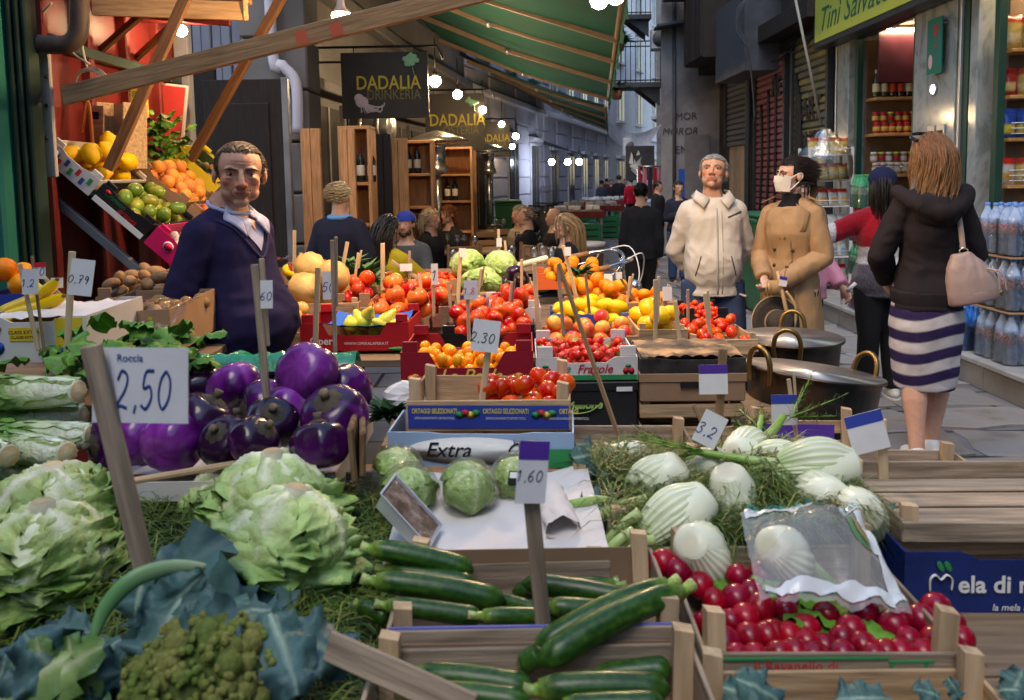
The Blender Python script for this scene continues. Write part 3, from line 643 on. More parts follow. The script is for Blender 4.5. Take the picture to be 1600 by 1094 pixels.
ob('shaft', MB().box((-.02, 0, 1.15), (.17, .2, 2.3), bev=.012).mesh('shaft', m_gcol, False), gc); ob('capital', MB().box((-.02, 0, 2.42), (.24, .25, .22), bev=.03).mesh('capital', m_rw, False), gc)
ob('upper_shaft', MB().box((-.02, 0, 3.1), (.20, .2, 1.2), bev=.01).mesh('upper_shaft', m_gdark, False), gc)
for k in range(3): ob('moulding', MB().box((.082 + k * .024, .03, 1.6), (.02, .12 - k * .02, 3.2), bev=.006).mesh('moulding', m_gdark, False), gc)
ob('stone_side', MB().box((-.21, .03, 1.2), (.20, .2, 2.4), bev=.02).mesh('stone_side', m_conc, False), gc)
gp = thing('steel_post', 'grey steel post at the right end of the red kiosk', 'post'); pp = W(297, 300, 4.75); ob('post', bxm((.085, .07, 3.8), M('post_grey', (.22, .22, .23), .5, var=.2), .006), gp, (pp.x, 4.75, 1.9))
fb = thing('bolted_strip', 'pale bolted flat metal strip beside the green column', 'strip'); ob('strip', bxm((.055, .02, .55), M('flat_metal', (.34, .31, .28), .5), .004), fb, W(73, 170, 3.25)); 
for py in (120, 165, 215): ob('bolt', MB().ell((0, 0, 0), .008, 8, 6).mesh('bolt', m_iron), fb, W(72, py, 3.235))
m_beam = wood('beam_wood', (.40, .24, .12), .55); m_strut = wood('strut_wood', (.17, .085, .04), .6)
bm_ = thing('awning_beam', 'long pale wooden beam rising across the top left', 'beam'); bar('beam', W(100, 150, 3.3), W(790, -22, 3.0), (.03, .075), m_beam, bm_, R(0))
for px, py in ((473, 60), (527, 47)): q = W(px, py, 3.09); ob('tape', bxm((.045, .002, .05), paint('red_tape', (.6, .12, .06)), 0), bm_, q + V((0, -.018, 0)), (0, R(-14), 0))
b1 = thing('brown_strut', 'brown diagonal strut rising from the fruit rack', 'strut'); bar('strut', W(170, 265, 3.45), W(300, -25, 3.45), (.03, .045), m_strut, b1)
b2 = thing('brown_strut', 'brown diagonal strut rising behind the vendor head', 'strut'); bar('strut', W(298, 250, 4.2), W(452, -25, 4.0), (.03, .045), m_strut, b2)
b3 = thing('brown_strut', 'short brown strut under the kiosk shelf', 'strut'); bar('strut', W(150, 85, 3.9), W(238, 8, 3.7), (.025, .03), m_strut, b3)
b4 = thing('brown_strut', 'second short brown strut under the kiosk shelf', 'strut'); bar('strut', W(205, 98, 4.3), W(268, 40, 4.0), (.025, .03), m_strut, b4)
ks = thing('kiosk_shelf', 'wooden roof shelf jutting from the top of the red kiosk', 'shelf'); a, b = W(145, 2, 3.9), W(385, 28, 4.2)
m_lightw = wood('shelf_pine', (.45, .27, .12)); 
for k in range(4): bar('plank', W(145, -6, 3.7 + k * .2), W(384, -3, 3.7 + k * .2), (.18, .025), m_lightw, ks)
bar('edge_board', W(145, 10, 3.62), W(384, 18, 3.62), (.02, .08), m_lightw, ks); bar('edge_board', W(384, 15, 3.6), W(372, 12, 4.5), (.02, .09), m_lightw, ks)
for k, Y in enumerate((3.9, 4.3)): bar('brace', W(145, 16 + 10 * k, Y), W(360, 35, Y), (.03, .035), m_redd, ks)
pp = thing('drain_pipe', 'rusty elbow drain pipe on top of the green column', 'pipe'); m_rust = M('rusty_pipe', (.06, .04, .03), .6, var=.4, ns=12)
pipe('pipe', smoothpath([W(30, 65, 3.2), W(75, 70, 3.2), W(108, 68, 3.2), W(122, 50, 3.2), W(124, 10, 3.2), W(123, -30, 3.2)]), .036, m_rust, pp, 12)
m_cab = M('cable_cream', (.55, .45, .30), .5)
cb = thing('cable_coil', 'coil of cream electric cable hanging on the red kiosk', 'cable'); m = MB(); q = random.Random(4)
for k in range(6):
 c = W(145 + q.uniform(-3, 3), 130, 3.55); r = .058 + q.uniform(-.008, .008); m.tube([c + V((math.cos(a) * r * 1.1, q.uniform(-.006, .006) - .02, math.sin(a) * r)) for a in np.linspace(0, 2 * PI, 24)], .0035, 5, cap=False)
ob('coil', m.mesh('coil', m_cab), cb)
for k, (a, b, c) in enumerate((((140, 100), (110, 75), (130, 20)), ((136, 105), (128, 60), (140, -10)), ((0, 52), (60, 50), (105, 62)), ((0, 58), (45, 40), (80, 5)))):
 pipe('cable', smoothpath([W(*a, 3.4), W(*b, 3.42), W(*c, 3.3)]), .005, m_cab, cb, 5)
oc = thing('orange_strap', 'orange strap hanging below the cable coil', 'strap'); pipe('strap', smoothpath([W(137, 150, 3.55), W(128, 205, 3.5), W(138, 160, 3.5), W(145, 225, 3.5)]), .008, M('orange_strap', (.6, .16, .03), .5), oc, 6)
# ================================================================ lamps
def bulb(label, loc, r, s=160, col=(1, .68, .36), cap=True, group='festoon bulbs under the awning', cord=.35):
 t = thing('light_bulb', label, 'lamp', loc, (0, 0, 0), group)
 ob('globe', MB().ell((0, 0, 0), r, 16, 12).mesh('globe', glow('bulb_%d' % s, col, s)), t)
 ob('socket', MB().lathe([(.0, r * 1.7), (r * .35, r * 1.7), (r * .5, r * .95), (r * .45, r * .75)], 12).mesh('socket', M('socket_dark', (.03, .03, .03), .5)), t)
 pipe('cord', [(0, 0, r * 1.6), (0, 0, r * 1.6 + cord)], .006, m_iron, t, 5)
bulb('glowing globe bulb hanging just right of the nearest restaurant sign', W(680, 127, 8.5), .058, 260)
bulb('second glowing globe bulb in the row under the awning', W(715, 148, 9.9), .055, 260)
bulb('third glowing globe bulb in the row under the awning', W(754, 172, 12), .055, 260)
bulb('fourth glowing globe bulb in the row under the awning', W(784, 194, 15), .055, 260)
bulb('fifth glowing globe bulb, small and far under the awning', W(806, 213, 18.), .07, 40)
bulb('sixth and farthest globe bulb in the row', W(800, 229, 20), .07, 40)
wl = thing('capped_lamp', 'white capped bulb hanging over the wooden beam', 'lamp', W(533, 26, 3.25))
ob('globe', MB().ell((0, 0, 0), (.038, .038, .032), 16, 10).mesh('globe', glow('bulb_near', (1, .62, .30), 700)), wl)
ob('cap', MB().lathe([(.0, .075), (.013, .07), (.018, .04), (.036, .014), (.034, .012)], 16).mesh('cap', M('lamp_cap', (.35, .30, .27), .5)), wl); pipe('cord', [(0, 0, .07), (0, 0, .5)], .004, m_iron, wl, 5)
bulb('bright bulb flaring at the top edge of the awning', W(936, 0, 3.6), .04, 420, group='stall bulbs', cord=.4)
bulb('half hidden bulb right of the flaring one', W(962, -6, 3.8), .04, 420, group='stall bulbs', cord=.4)
bulb('small bulb shining in front of the red kiosk', W(283, 48, 4.2), .03, 180, group='stall bulbs', cord=.3)
for k, px in enumerate((862, 887, 905)): bulb('cold white bulb in the far shop, number %s from the left' % ('one', 'two', 'three')[k], W(px, 253, 23.5), .09, 42, (.75, .85, 1), group='cold bulbs of the far shop')
# ================================================================ produce shapes
def lerp3(a, b, t): t = max(0., min(1., t)); return tuple(a[i] + (b[i] - a[i]) * t for i in range(3))
def nz(p, f=1., o=0.): return noise.noise(V(p) * f + V((o, o * .7, o * 1.3)))
m_lettuce = M('lettuce_leaf', vcol=True, rough=.5, var=.16, ns=22, bump=.9, bs=55, sss=.15, ov=.05)
m_leaf = M('leaf_green', vcol=True, rough=.45, var=.22, ns=18, bump=.35, bs=50, ov=.12)
m_blueleaf = M('brassica_leaf', vcol=True, rough=.5, var=.2, ns=10, bump=.3, bs=34, ov=.08)
m_fruit = M('fruit_skin', vcol=True, rough=.32, var=.12, ns=16, bump=.03, bs=90, ov=.1, coat=.15, hue=.008)
m_waxy = M('waxy_skin', vcol=True, rough=.28, var=.2, ns=22, ov=.16, bump=.05, bs=60, coat=.2, hue=.006)
m_citrus = M('citrus_skin', vcol=True, rough=.38, var=.06, ns=10, bump=.22, bs=260, ov=.08, hue=.008)
m_matte = M('root_skin', vcol=True, rough=.7, var=.25, ns=20, bump=.25, bs=80, ov=.15)
m_zuc = M('courgette_skin', vcol=True, rough=.33, var=.4, ns=110, ov=.18, coat=.08, bump=.08, bs=40)
m_fen = M('fennel_skin', vcol=True, rough=.28, var=.05, ns=9, bump=.06, bs=40, sss=.15, ov=.05, stretch=(1, 1, .2))
def leaf_me(L, Wd, bend, cup, ruf, cr, ci, ce, seed, mat, nu=10, nv=14, shape=None, rw=.10, twist=0., rf=4., thick=True):
 q = random.Random(seed); ph = q.uniform(0, 9); m = MB(); pts = []; a = 0.; p = V((0, 0, 0))
 for j in range(nv + 1):
  pts.append((p.copy(), a)); a = bend * ((j + 1) / nv) ** 1.2; p = p + V((0, math.cos(a), -math.sin(a))) * (L / nv)
 sh = shape or (lambda v: math.sin(PI * min(1, .08 + v * .86)) ** .7)
 def fn(u, v):
  s = (u - .5) * 2; j = min(nv, int(round(v * nv))); c, an = pts[j]; w_ = Wd * sh(v) * (1 + .06 * math.sin(v * 17 + ph + (1 if s > 0 else 2)) + .10 * nz((v * 5, ph, s), 1.5))
  nrm = V((0, math.sin(an), math.cos(an))); e = abs(s)
  off = -cup * s * s * Wd + ruf * (e ** 2 + .6 * v * v * e) * (math.sin(v * rf * 2 * PI + ph + s * 1.5) + .6 * math.sin(v * rf * 4.3 * PI + ph * 2)) + ruf * .5 * nz((u * 3, v * 3, ph), 1.6) + ruf * .5 * nz((u * 9, v * 10, ph), 1.) * (.4 + e) + ruf * .3 * nz((u * 20, v * 22, ph), 1.)
  d = Matrix.Rotation(twist * v, 3, V((0, math.cos(an), -math.sin(an)))) @ V((s * w_, 0, 0))
  return c + d + nrm * off
 def cf(u, v):
  s = abs(u - .5) * 2; rib = max(0, 1 - s / (rw * (1.25 - v) + .02)); c = lerp3(ci, ce, (v * .75 + s * .45) ** 1.4)
  vein = max(0, math.sin((v * 9 + s * 3)) - .86) * 3 * (1 - s); c = lerp3(c, cr, max(rib * (1 - v * .6), vein * .35)); k = 1 + .25 * nz((u * 4, v * 6, ph), 1.3); return tuple(min(1, x * k) for x in c)
 m.grid(nu, nv, fn, cf); return m.mesh('leaf', mat, True, True)
# colours
LW, LY, LG = (.72, .74, .55), (.42, .55, .16), (.17, .36, .07)
LSH = lambda v: .16 + .84 * min(1, v * 1.9) ** .8 if v < .8 else 1 - (v - .8) ** 2 * 7
LET = [leaf_me(.19, .086, 2.15, .42, .017, (.82, .81, .64), (.56, .62, .28), (.17, .31, .06), 10 + k, m_lettuce, 26, 32, shape=LSH, rw=.34, rf=4.5) for k in range(5)]
LETP = [leaf_me(.18, .086, 2.1, .42, .014, (.82, .83, .62), (.56, .65, .30), (.28, .44, .13), 30 + k, m_lettuce, 26, 32, shape=LSH, rw=.26, rf=3.6) for k in range(5)]
CORE = MB().ell((0, 0, -.075), (.072, .072, .068), 20, 14, col=(.45, .58, .25)).mesh('core', m_lettuce, True, True)
STUB = MB().lathe([(.020, -.02), (.017, .002), (.013, .005), (0, .005)], 14, [(.74, .74, .58), (.70, .68, .5), (.56, .44, .26), (.60, .46, .28)]).mesh('stem', m_matte, True, True)
def lettuce(label, loc, s, seed, kit=LET, tilt=(0, 0), n=14):
 q = random.Random(seed); t = thing('lettuce', label, 'lettuce', loc, (tilt[0], tilt[1], q.uniform(0, 6)), 'lettuce heads on the green bed', s)
 ob('core', CORE, t); ob('stem', STUB, t, (0, 0, .004))
 for k in range(n):
  lay = min(k // 4, 2); a = k * 2 * PI / (4, 4, 6)[lay] + lay * .8 + q.uniform(-.25, .25); sc_ = (.86, .96, 1.04)[lay] * q.uniform(.93, 1.08)
  ob('leaf', kit[q.randrange(5)], t, (0, 0, -.004 * lay), Euler((R((10, 2, -8)[min(lay, 2)]) + q.uniform(-.1, .1), q.uniform(-.15, .15), a)), (sc_, sc_, sc_ * q.uniform(.95, 1.15)))
 return t
# chicory / romaine head lying down, cut end at +x
CHI = [leaf_me(.32, .044, .16, .75, .0045, (.76, .78, .64), (.56, .64, .32), (.14, .30, .05), 50 + k, m_lettuce, 10, 18, shape=lambda v: .62 + .5 * v ** .8 if v < .8 else 1.03 - (v - .8) * 2.2, rw=.55, rf=5) for k in range(4)]
CUT = MB().lathe([(.024, -.03), (.024, .0), (.021, .003), (0, .003)], 16, [(.74, .75, .60), (.68, .66, .50), (.50, .38, .20), (.64, .56, .38)]).mesh('cut_end', m_matte, True, True)
CHC = MB().tube([(0, 0, 0), (-.04, 0, 0), (-.12, 0, 0), (-.24, 0, 0), (-.30, 0, 0)], [.024, .031, .036, .032, .01], 14, col=[(.74, .75, .60)] * 2 + [(.60, .66, .40), (.30, .42, .12), (.2, .34, .08)]).mesh('heart', m_lettuce, True, True)
def chicory(label, loc, yaw, s, seed, pitch=0):
 q = random.Random(seed); t = thing('chicory_head', label, 'chicory', loc, (0, pitch, yaw), 'long pale chicory heads', s)
 ob('cut_end', CUT, t, (0, 0, 0), (0, R(90), 0))
 ob('heart', CHC, t)
 for k in range(11):
  a = k * 2 * PI / 6 + (.5 if k >= 6 else 0) + q.uniform(-.12, .12); r = .026 if k < 6 else .016
  rx = Matrix.Rotation(a, 3, 'X') @ Matrix.Rotation(R(90), 3, 'Z'); rx = rx @ Matrix.Rotation(q.uniform(-.02, .06) + .05, 3, 'X')
  off = Matrix.Rotation(a, 3, 'X') @ V((0, 0, r)); ob('leaf', CHI[k % 4], t, off, rx.to_euler(), q.uniform(.85, 1.05))
 return t
# cabbages
def cabbage_me(seed, c0=(.44, .55, .19), c1=(.28, .42, .11), c2=(.64, .70, .42)):
 m = MB(); n, h = 28, 20
 def rad(a, b): return 1 + .05 * math.sin(3 * a + b * 2 + seed) + .03 * nz((math.cos(a) * 2, math.sin(a) * 2, b * 2), 1.5, seed)
 for j in range(h + 1):
  b = -PI / 2 + PI * j / h
  for k in range(n):
   a = 2 * PI * k / n; r = .1 * rad(a, b); p = (r * math.cos(b) * math.cos(a), r * math.cos(b) * math.sin(a), r * math.sin(b) * .9)
   v = max(0, 1 - abs(math.sin(a * 2.5 + .35 * math.sin(b * 5 + seed))) * 4.5) + .6 * max(0, 1 - abs(math.sin(a * 9 + b * 6)) * 5); m.v.append(p); m.c.append(lerp3(lerp3(c1, c0, .5 + math.sin(a * 2 + seed) * .4), c2, v * .8))
 m.f = [(j * n + k, j * n + (k + 1) % n, (j + 1) * n + (k + 1) % n, (j + 1) * n + k) for j in range(h) for k in range(n)]; m.mi = [0] * len(m.f)
 return m.mesh('head', m_lettuce, True, True)
CAB = [cabbage_me(k) for k in range(3)]
CABL = [leaf_me(.22, .10, 2.0, .55, .008, (.62, .70, .40), (.42, .55, .20), (.28, .44, .12), 70 + k, m_lettuce, 12, 14, rw=.16, rf=2) for k in range(3)]
def cabbage(label, loc, s, seed, wrapped=False, group='loose pale cabbages', cat='cabbage', rot=None):
 q = random.Random(seed); t = thing('wrapped_cabbage' if wrapped else 'cabbage', label, cat, loc, rot or (q.uniform(-.5, .5), q.uniform(-.5, .5), q.uniform(0, 6)), group, s)
 ob('head', CAB[seed % 3], t)
 for k in range(5): ob('leaf', CABL[k % 3], t, (0, 0, .095), Euler((q.uniform(-.05, .1), 0, k * 1.256 + q.uniform(-.2, .2))), (1.0, .98, .98))
 if wrapped:
  m = MB()
  def fn(u, v):
   a = 2 * PI * u; b = -PI / 2 + PI * v; r = .121 * (1 + .05 * abs(nz((math.cos(a) * 3, math.sin(a) * 3, b * 3), 1.6, seed)) + .03 * math.sin(a * 11 + b * 9) * max(0, math.sin(b)))
   return (r * math.cos(b) * math.cos(a), r * math.cos(b) * math.sin(a), r * math.sin(b) * .96 + .0)
  ob('cling_film', m.grid(36, 22, fn).mesh('cling_film', film('cling', gloss=.10, rough=.06, k=.5)), t)
 return t
# generic lathe fruit
def fruit_me(prof, colfn, mat, n=16, mod=None, seed=0, extra=None, name='fruit', wob=.02):
 m = MB(); m.lathe(prof, n, mod=mod)
 m.v = [tuple(V(p) * (1 + wob * nz(p, 18, seed))) for p in m.v]; m.c = [colfn(V(p), seed) for p in m.v]
 if extra: extra(m)
 return m.mesh(name, mat, True, True)
def arc(r, h0, h1, n=9, dip=0., pw=1.): return [(max(1e-4, r * math.sin(PI * i / n) ** pw), h0 + (h1 - h0) * (.5 - .5 * math.cos(PI * i / n)) + dip * (math.exp(-((n - i) * 1.1) ** 2 * .35) * -1 + math.exp(-(i * 1.1) ** 2 * .35) * .5)) for i in range(n + 1)]
def stem(m, z, L=.012, r=.0018, c=(.10, .07, .03)): m.tube([(0, 0, z), (.002, 0, z + L * .6), (.005, 0, z + L)], r, 5, col=c)
def mixc(a, b, f=20, k=1.6):
 return lambda p, s: lerp3(a, b, .5 + k * nz(p, f, s * 3 + 1))
FR = {}
def reg(kind, ms): FR[kind] = ms
reg('orange', [fruit_me(arc(.040, -.038, .038, 9), mixc((.85, .24, .015), (.90, .32, .02)), m_citrus, seed=k) for k in range(2)])
reg('mandarin', [fruit_me(arc(.032, -.026, .026, 9, .003), mixc((.88, .26, .012), (.85, .20, .01)), m_citrus, seed=k) for k in range(2)])
reg('grapefruit', [fruit_me(arc(.045, -.042, .042, 9), mixc((.80, .38, .08), (.80, .28, .10), 12), m_citrus, seed=k) for k in range(2)])
LEMP = [(.0001, -.052), (.007, -.049), (.012, -.043), (.026, -.030), (.032, -.010), (.032, .012), (.026, .030), (.012, .042), (.006, .047), (.0001, .049)]
reg('lemon', [fruit_me(LEMP, mixc((.86, .58, .03), (.80, .50, .03)), m_citrus, seed=k) for k in range(2)])
reg('citron', [fruit_me([(r * 1.6, z * 1.5) for r, z in LEMP], mixc((.86, .52, .02), (.78, .46, .03), 12), m_citrus, seed=k, wob=.09) for k in range(2)])
reg('tomato', [fruit_me([(r * .85, z * 1.2) for r, z in arc(.028, -.026, .026, 9, .003)], mixc((.62, .045, .02), (.72, .12, .03), 14), m_waxy, seed=k) for k in range(3)])
reg('apple', [fruit_me(arc(.037, -.033, .034, 10, .010, .9), mixc((.42, .012, .018), (.62, .10, .04), 16), m_waxy, seed=k, extra=lambda m: stem(m, .024)) for k in range(3)])
reg('peach', [fruit_me(arc(.036, -.034, .034, 10, .008), lambda p, s: lerp3((.85, .42, .10), (.62, .06, .05), .5 + 1.3 * nz(p, 16, s * 4) + p.x * 8), m_fruit, seed=k) for k in range(3)])
def crown(m):
 for k in range(6): a = k * PI / 3; m.tube([(.008 * math.cos(a), .008 * math.sin(a), .043), (.010 * math.cos(a), .010 * math.sin(a), .052), (.015 * math.cos(a), .015 * math.sin(a), .060)], [.004, .003, .001], 4, col=(.45, .10, .05))
reg('pomegranate', [fruit_me(arc(.050, -.045, .045, 10, .003, .92), mixc((.55, .03, .025), (.72, .20, .06), 9, 2), m_waxy, seed=k, mod=lambda a, t: 1 + .025 * math.cos(5 * a), extra=crown) for k in range(3)])
PEARP = [(.0001, -.045), (.018, -.043), (.030, -.030), (.033, -.015), (.029, .006), (.020, .024), (.014, .040), (.009, .050), (.0001, .053)]
reg('pear', [fruit_me(PEARP, mixc((.58, .60, .07), (.66, .56, .10), 14), m_fruit, seed=k, extra=lambda m: stem(m, .052, .02)) for k in range(2)])
reg('apricot', [fruit_me(arc(.024, -.022, .023, 8, .005), mixc((.88, .42, .03), (.86, .28, .03), 20), m_fruit, 14, seed=k) for k in range(2)])
def berryc(p, s): return (.62, .025, .02)
def calyx(m):
 for k in range(6): a = k * PI / 3; m.add([(0, 0, .016), (.008 * math.cos(a - .4), .008 * math.sin(a - .4), .016), (.015 * math.cos(a), .015 * math.sin(a), .019), (.008 * math.cos(a + .4), .008 * math.sin(a + .4), .016)], [(0, 1, 2, 3)], (.10, .30, .03))
reg('strawberry', [fruit_me([(.0001, -.022), (.007, -.019), (.014, -.006), (.016, .004), (.013, .013), (.006, .016), (.0001, .016)], berryc, M('berry_skin', vcol=True, rough=.25, var=.25, ns=260, bump=.3, bs=200, ov=.12, coat=.3), 12, seed=k, extra=calyx) for k in range(2)])
reg('mango', [fruit_me([(r * 1.2, z * 1.1) for r, z in PEARP[:1] + LEMP[2:-2] + [(.0001, .044)]], lambda p, s: lerp3((.10, .20, .03), (.30, .30, .04), .5 + 1.5 * nz(p, 12, s)), m_waxy, seed=k, wob=.05) for k in range(2)])
reg('yellow_mango', [fruit_me([(r * 1.1, z * 1.0) for r, z in PEARP[:1] + LEMP[2:-2] + [(.0001, .044)]], mixc((.85, .42, .02), (.86, .55, .03), 12), m_waxy, seed=k, wob=.05) for k in range(2)])
reg('potato', [fruit_me([(r * .8, z * 1.0) for r, z in arc(.030, -.036, .036, 8)], mixc((.28, .16, .08), (.36, .22, .11), 22), m_matte, 12, seed=k, wob=.14) for k in range(3)])
reg('garlic', [fruit_me([(.0001, -.018), (.014, -.018), (.025, -.008), (.026, .004), (.016, .016), (.006, .024), (.004, .04), (.0001, .041)], mixc((.70, .62, .56), (.60, .45, .44), 40), m_matte, 14, mod=lambda a, t: 1 + .09 * math.cos(7 * a) * math.sin(PI * t), seed=k) for k in range(2)])
reg('melon', [fruit_me(arc(.075, -.085, .085, 10), mixc((.62, .40, .14), (.70, .50, .22), 9), m_matte, 20, mod=lambda a, t: 1 + .04 * math.cos(10 * a) * math.sin(PI * t), seed=k) for k in range(2)])
reg('kiwi', [fruit_me(arc(.024, -.03, .03, 8), mixc((.24, .14, .06), (.30, .19, .09), 30), m_matte, 12, seed=k, wob=.05) for k in range(2)])
def rtail(m): m.tube(smoothpath([(0, 0, -.021), (.004, .003, -.032), (.012, .003, -.044), (.018, .010, -.054)], 3), [.004, .0034, .0028, .0024, .002, .0018, .0015, .0012, .001, .0006], 5, col=(.62, .28, .24))
reg('radish', [fruit_me(arc(.0235, -.022, .021, 10, .0), mixc((.20, .004, .016), (.30, .010, .028), 30), m_waxy, 16, seed=k, extra=rtail, wob=.06) for k in range(3)])
reg('onion', [fruit_me([(.0001, -.03), (.02, -.028), (.036, -.012), (.036, .006), (.02, .026), (.006, .036), (.0001, .045)], mixc((.70, .42, .10), (.78, .52, .20), 20), m_waxy, 16, seed=k) for k in range(2)])
reg('cherry_tomato', [fruit_me(arc(.016, -.015, .015, 7), mixc((.62, .04, .015), (.70, .07, .02)), m_waxy, 12, seed=k) for k in range(2)])
def banana_bunch(label, loc, rot, n, s=1., c=(.80, .55, .03), group='banana bunches'):
 t = thing('banana_bunch', label, 'bananas', loc, rot, group, s)
 for k in range(n):
  a = (k - (n - 1) / 2) * .28; p = [(0, -.01, .05), (.0, .02, .04), (0, .06, .015), (0, .105, -.005), (0, .15, .0), (0, .175, .012), (0, .185, .02)]
  m = MB().tube(smoothpath(p, 3), [.006, .007, .009] + [.014, .0165, .0175] + [.018] * 3 + [.018] * 3 + [.0175, .016, .013] + [.010, .007, .006] + [.004], 8, col=[(.45, .42, .05)] * 3 + [c] * 14 + [(.12, .09, .02)] * 2)
  ob('banana', m.mesh('banana', m_fruit, True, True), t, (0, 0, 0), (0, R(10) * (k % 2), a))
# eggplants
def eggplant_me(seed, kind):
 def col(p, s):
  u = p.z / .11 + .5; dark = (.018, .004, .022); pur = (.085, .006, .12); pale = (.25, .05, .32)
  if kind == 0: a = math.atan2(p.y, p.x); sk = nz((math.cos(a) * 5, math.sin(a) * 5, u * .8), 1, s); return lerp3(lerp3(pale, pur, u * 1.5 + .9 * sk), dark, (u - .5) * 2 + .5 * sk)
  return lerp3(lerp3(pur, dark, u * 1.3 + .4 * nz(p, 9, s)), pale, max(0, .15 - u))
 m = MB(); m.lathe(arc(.064, -.056, .052, 14, .008, .72), 30, mod=lambda a, t: 1.05 - .15 * (1 - abs(math.sin((2 + seed % 2) * a + seed + .25 * math.sin(a)))) ** 3 * math.sin(PI * min(1, t * 1.1)) ** 1.5 + .02 * math.cos(3 * a))
 m.c = [col(V(p), seed) for p in m.v]; return m.mesh('fruit', m_egg, True, True)
m_egg = M('eggplant_skin', vcol=True, rough=.25, var=.4, ns=14, ov=.2, bump=.16, bs=9, coat=.3, stretch=(1, 1, .35))
EGG = [eggplant_me(k, k % 2) for k in range(4)]
def cal_me(seed):
 m = MB(); q = random.Random(seed)
 for k in range(7):
  a = k * 2 * PI / 7; L = q.uniform(.030, .042); w_ = .014
  P_ = []
  for j in range(5):
   v = j / 4; r = L * v + .003; z = .046 + .005 * (1 - v) - r * r * 6.0 - (.003 * v); wv = w_ * (1 - v ** 2) * (.6 + v)
   for s in (-1, 0, 1): aa = a + s * wv / max(r, .012); P_.append((r * math.cos(aa), r * math.sin(aa), z + .002 * (1 - abs(s)) + q.uniform(-.001, .001)))
  m.add(P_, [(j * 3 + i, j * 3 + i + 1, (j + 1) * 3 + i + 1, (j + 1) * 3 + i) for j in range(4) for i in range(2)], (.060, .048, .034))
 m.lathe([(.010, .046), (.009, .056), (.010, .066), (.0, .067)], 10, [(.08, .07, .045)] * 2 + [(.16, .12, .08)] * 2); return m.mesh('calyx', m_matte, True, True)
CAL = [cal_me(k) for k in range(2)]
def eggplant(label, loc, rot, s, k):
 t = thing('round_eggplant', label, 'eggplant', loc, rot, 'round violet eggplants in the paper lined crate', s); ob('fruit', EGG[k % 4], t); ob('calyx', CAL[k % 2], t, (0, 0, .004)); return t
# courgettes, along +x
def zuc_me(L, r, bow, seed):
 n = 16; pts = []; rad = []; col = []; m = MB()
 for j in range(n + 1):
  v = j / n; pts.append((L * (v - .5), 0, bow * (1 - (2 * v - 1) ** 2))); b = min(1, (v / .10) ** .5) if v < .1 else 1
  t = 1 if v < .86 else 1 - (v - .86) * 2.0
  rad.append(max(.003, r * b * t * (.93 + .1 * (1 - v)))); col.append((.018, .055, .016))
 m.tube(pts, rad, 20, col=col); g = []
 for i, p in enumerate(m.v):
  p = V(p); a = math.atan2(p.z - bow, p.y); st = .5 + .5 * math.cos(a * 10 + seed); c = lerp3((.012, .050, .010), (.06, .125, .018), st * .6 + .5 * nz(p, 90, seed) + .25 * nz(p, 12)); g.append(lerp3(c, (.20, .30, .06), (p.x / L - .40) * 8))
 m.c = g; s0 = V(pts[-1]); m.tube([s0 - V((.004, 0, 0)), s0 + V((.010, 0, -.001)), s0 + V((.024, 0, .001))], [r * .62, r * .44, r * .52], 6, col=[(.16, .26, .05), (.22, .34, .07), (.42, .44, .20)])
 return m.mesh('courgette', m_zuc, True, True)
ZUC = [zuc_me(.20, .0205, .006, 1), zuc_me(.18, .019, .002, 2), zuc_me(.22, .0215, .012, 3)]
# fennel, bulb up +z, root at z=0
def fennel_shell(seed, r0, tilt):
 m = MB()
 def fn(u, v):
  ph = (u - .5) * 2.7; zz = .02 + v * .125; r = r0 * (math.sin(PI * min(1, (.10 + v * .80))) ** .62) * (1.06 - .30 * v) + .0016 * math.cos((u - .5) * 62 + 2 * v) * (1.1 - abs(v - .5))
  if v < .08: zz = .02 + v * .125 - (.08 - v) * .1
  return (r * math.cos(ph), r * math.sin(ph) * .80, zz + .012 * math.cos(ph) * v)
 def cf(u, v):
  s = .5 + .5 * math.cos((u - .5) * 62 + 2 * v); c = lerp3((.76, .77, .62), (.38, .52, .20), s ** 3 * (.5 + .7 * v)); return lerp3(c, (.42, .56, .20), (v - .72) * 2.6)
 m.grid(46, 12, fn, cf); return m.mesh('bulb_layer', m_fen, True, True)
FSH = [fennel_shell(k, .046 + .0045 * k, 0) for k in range(5)]
FCORE = MB().lathe([(.010, -.002), (.026, .0), (.034, .008), (.046, .04), (.046, .07), (.034, .105), (.020, .13), (.012, .15)], 18, [(.66, .62, .46), (.74, .74, .58)] + [(.76, .78, .62)] * 4 + [(.55, .66, .34)] * 2).mesh('bulb', m_fen, True, True)
def fst_me(seed):
 q = random.Random(seed); m = MB(); b = q.uniform(-.4, .4)
 p = smoothpath([(0, 0, .09), (.01, 0, .15), (.025 + b * .02, b * .03, .22), (.05 + b * .04, b * .08, .30)], 4); m.tube(p, [.017 - .0007 * i for i in range(len(p))], 10, col=[lerp3((.62, .70, .42), (.24, .40, .09), i / 8) for i in range(len(p))], flat=.75); return m.mesh('stalk', m_fen, True, True)
FST = [fst_me(k) for k in range(4)]
def frond_mb(m, p, d, L, n, q, cols, wd=.0011):
 d = V(d).normalized(); p = V(p)
 for k in range(n):
  t = k / n; b = p + d * (L * t); r = V((q.uniform(-1, 1), q.uniform(-1, 1), q.uniform(-.4, .8))).normalized()
  e = (d * .6 + r).normalized() * L * q.uniform(.15, .34) * (1.1 - t * .6); s = e.cross(V((.3, .2, 1))).normalized() * wd; mid = b + e * .5 + V((0, 0, L * .02)); c = cols[q.randrange(len(cols))]
  m.add([b - s, b + s, mid + s, mid - s, b + e - V((0, 0, L * .04))], [(0, 1, 2, 3), (3, 2, 4)], c)
FRG = [(.035, .085, .016), (.075, .13, .022), (.13, .17, .035), (.04, .10, .03), (.10, .12, .03)]
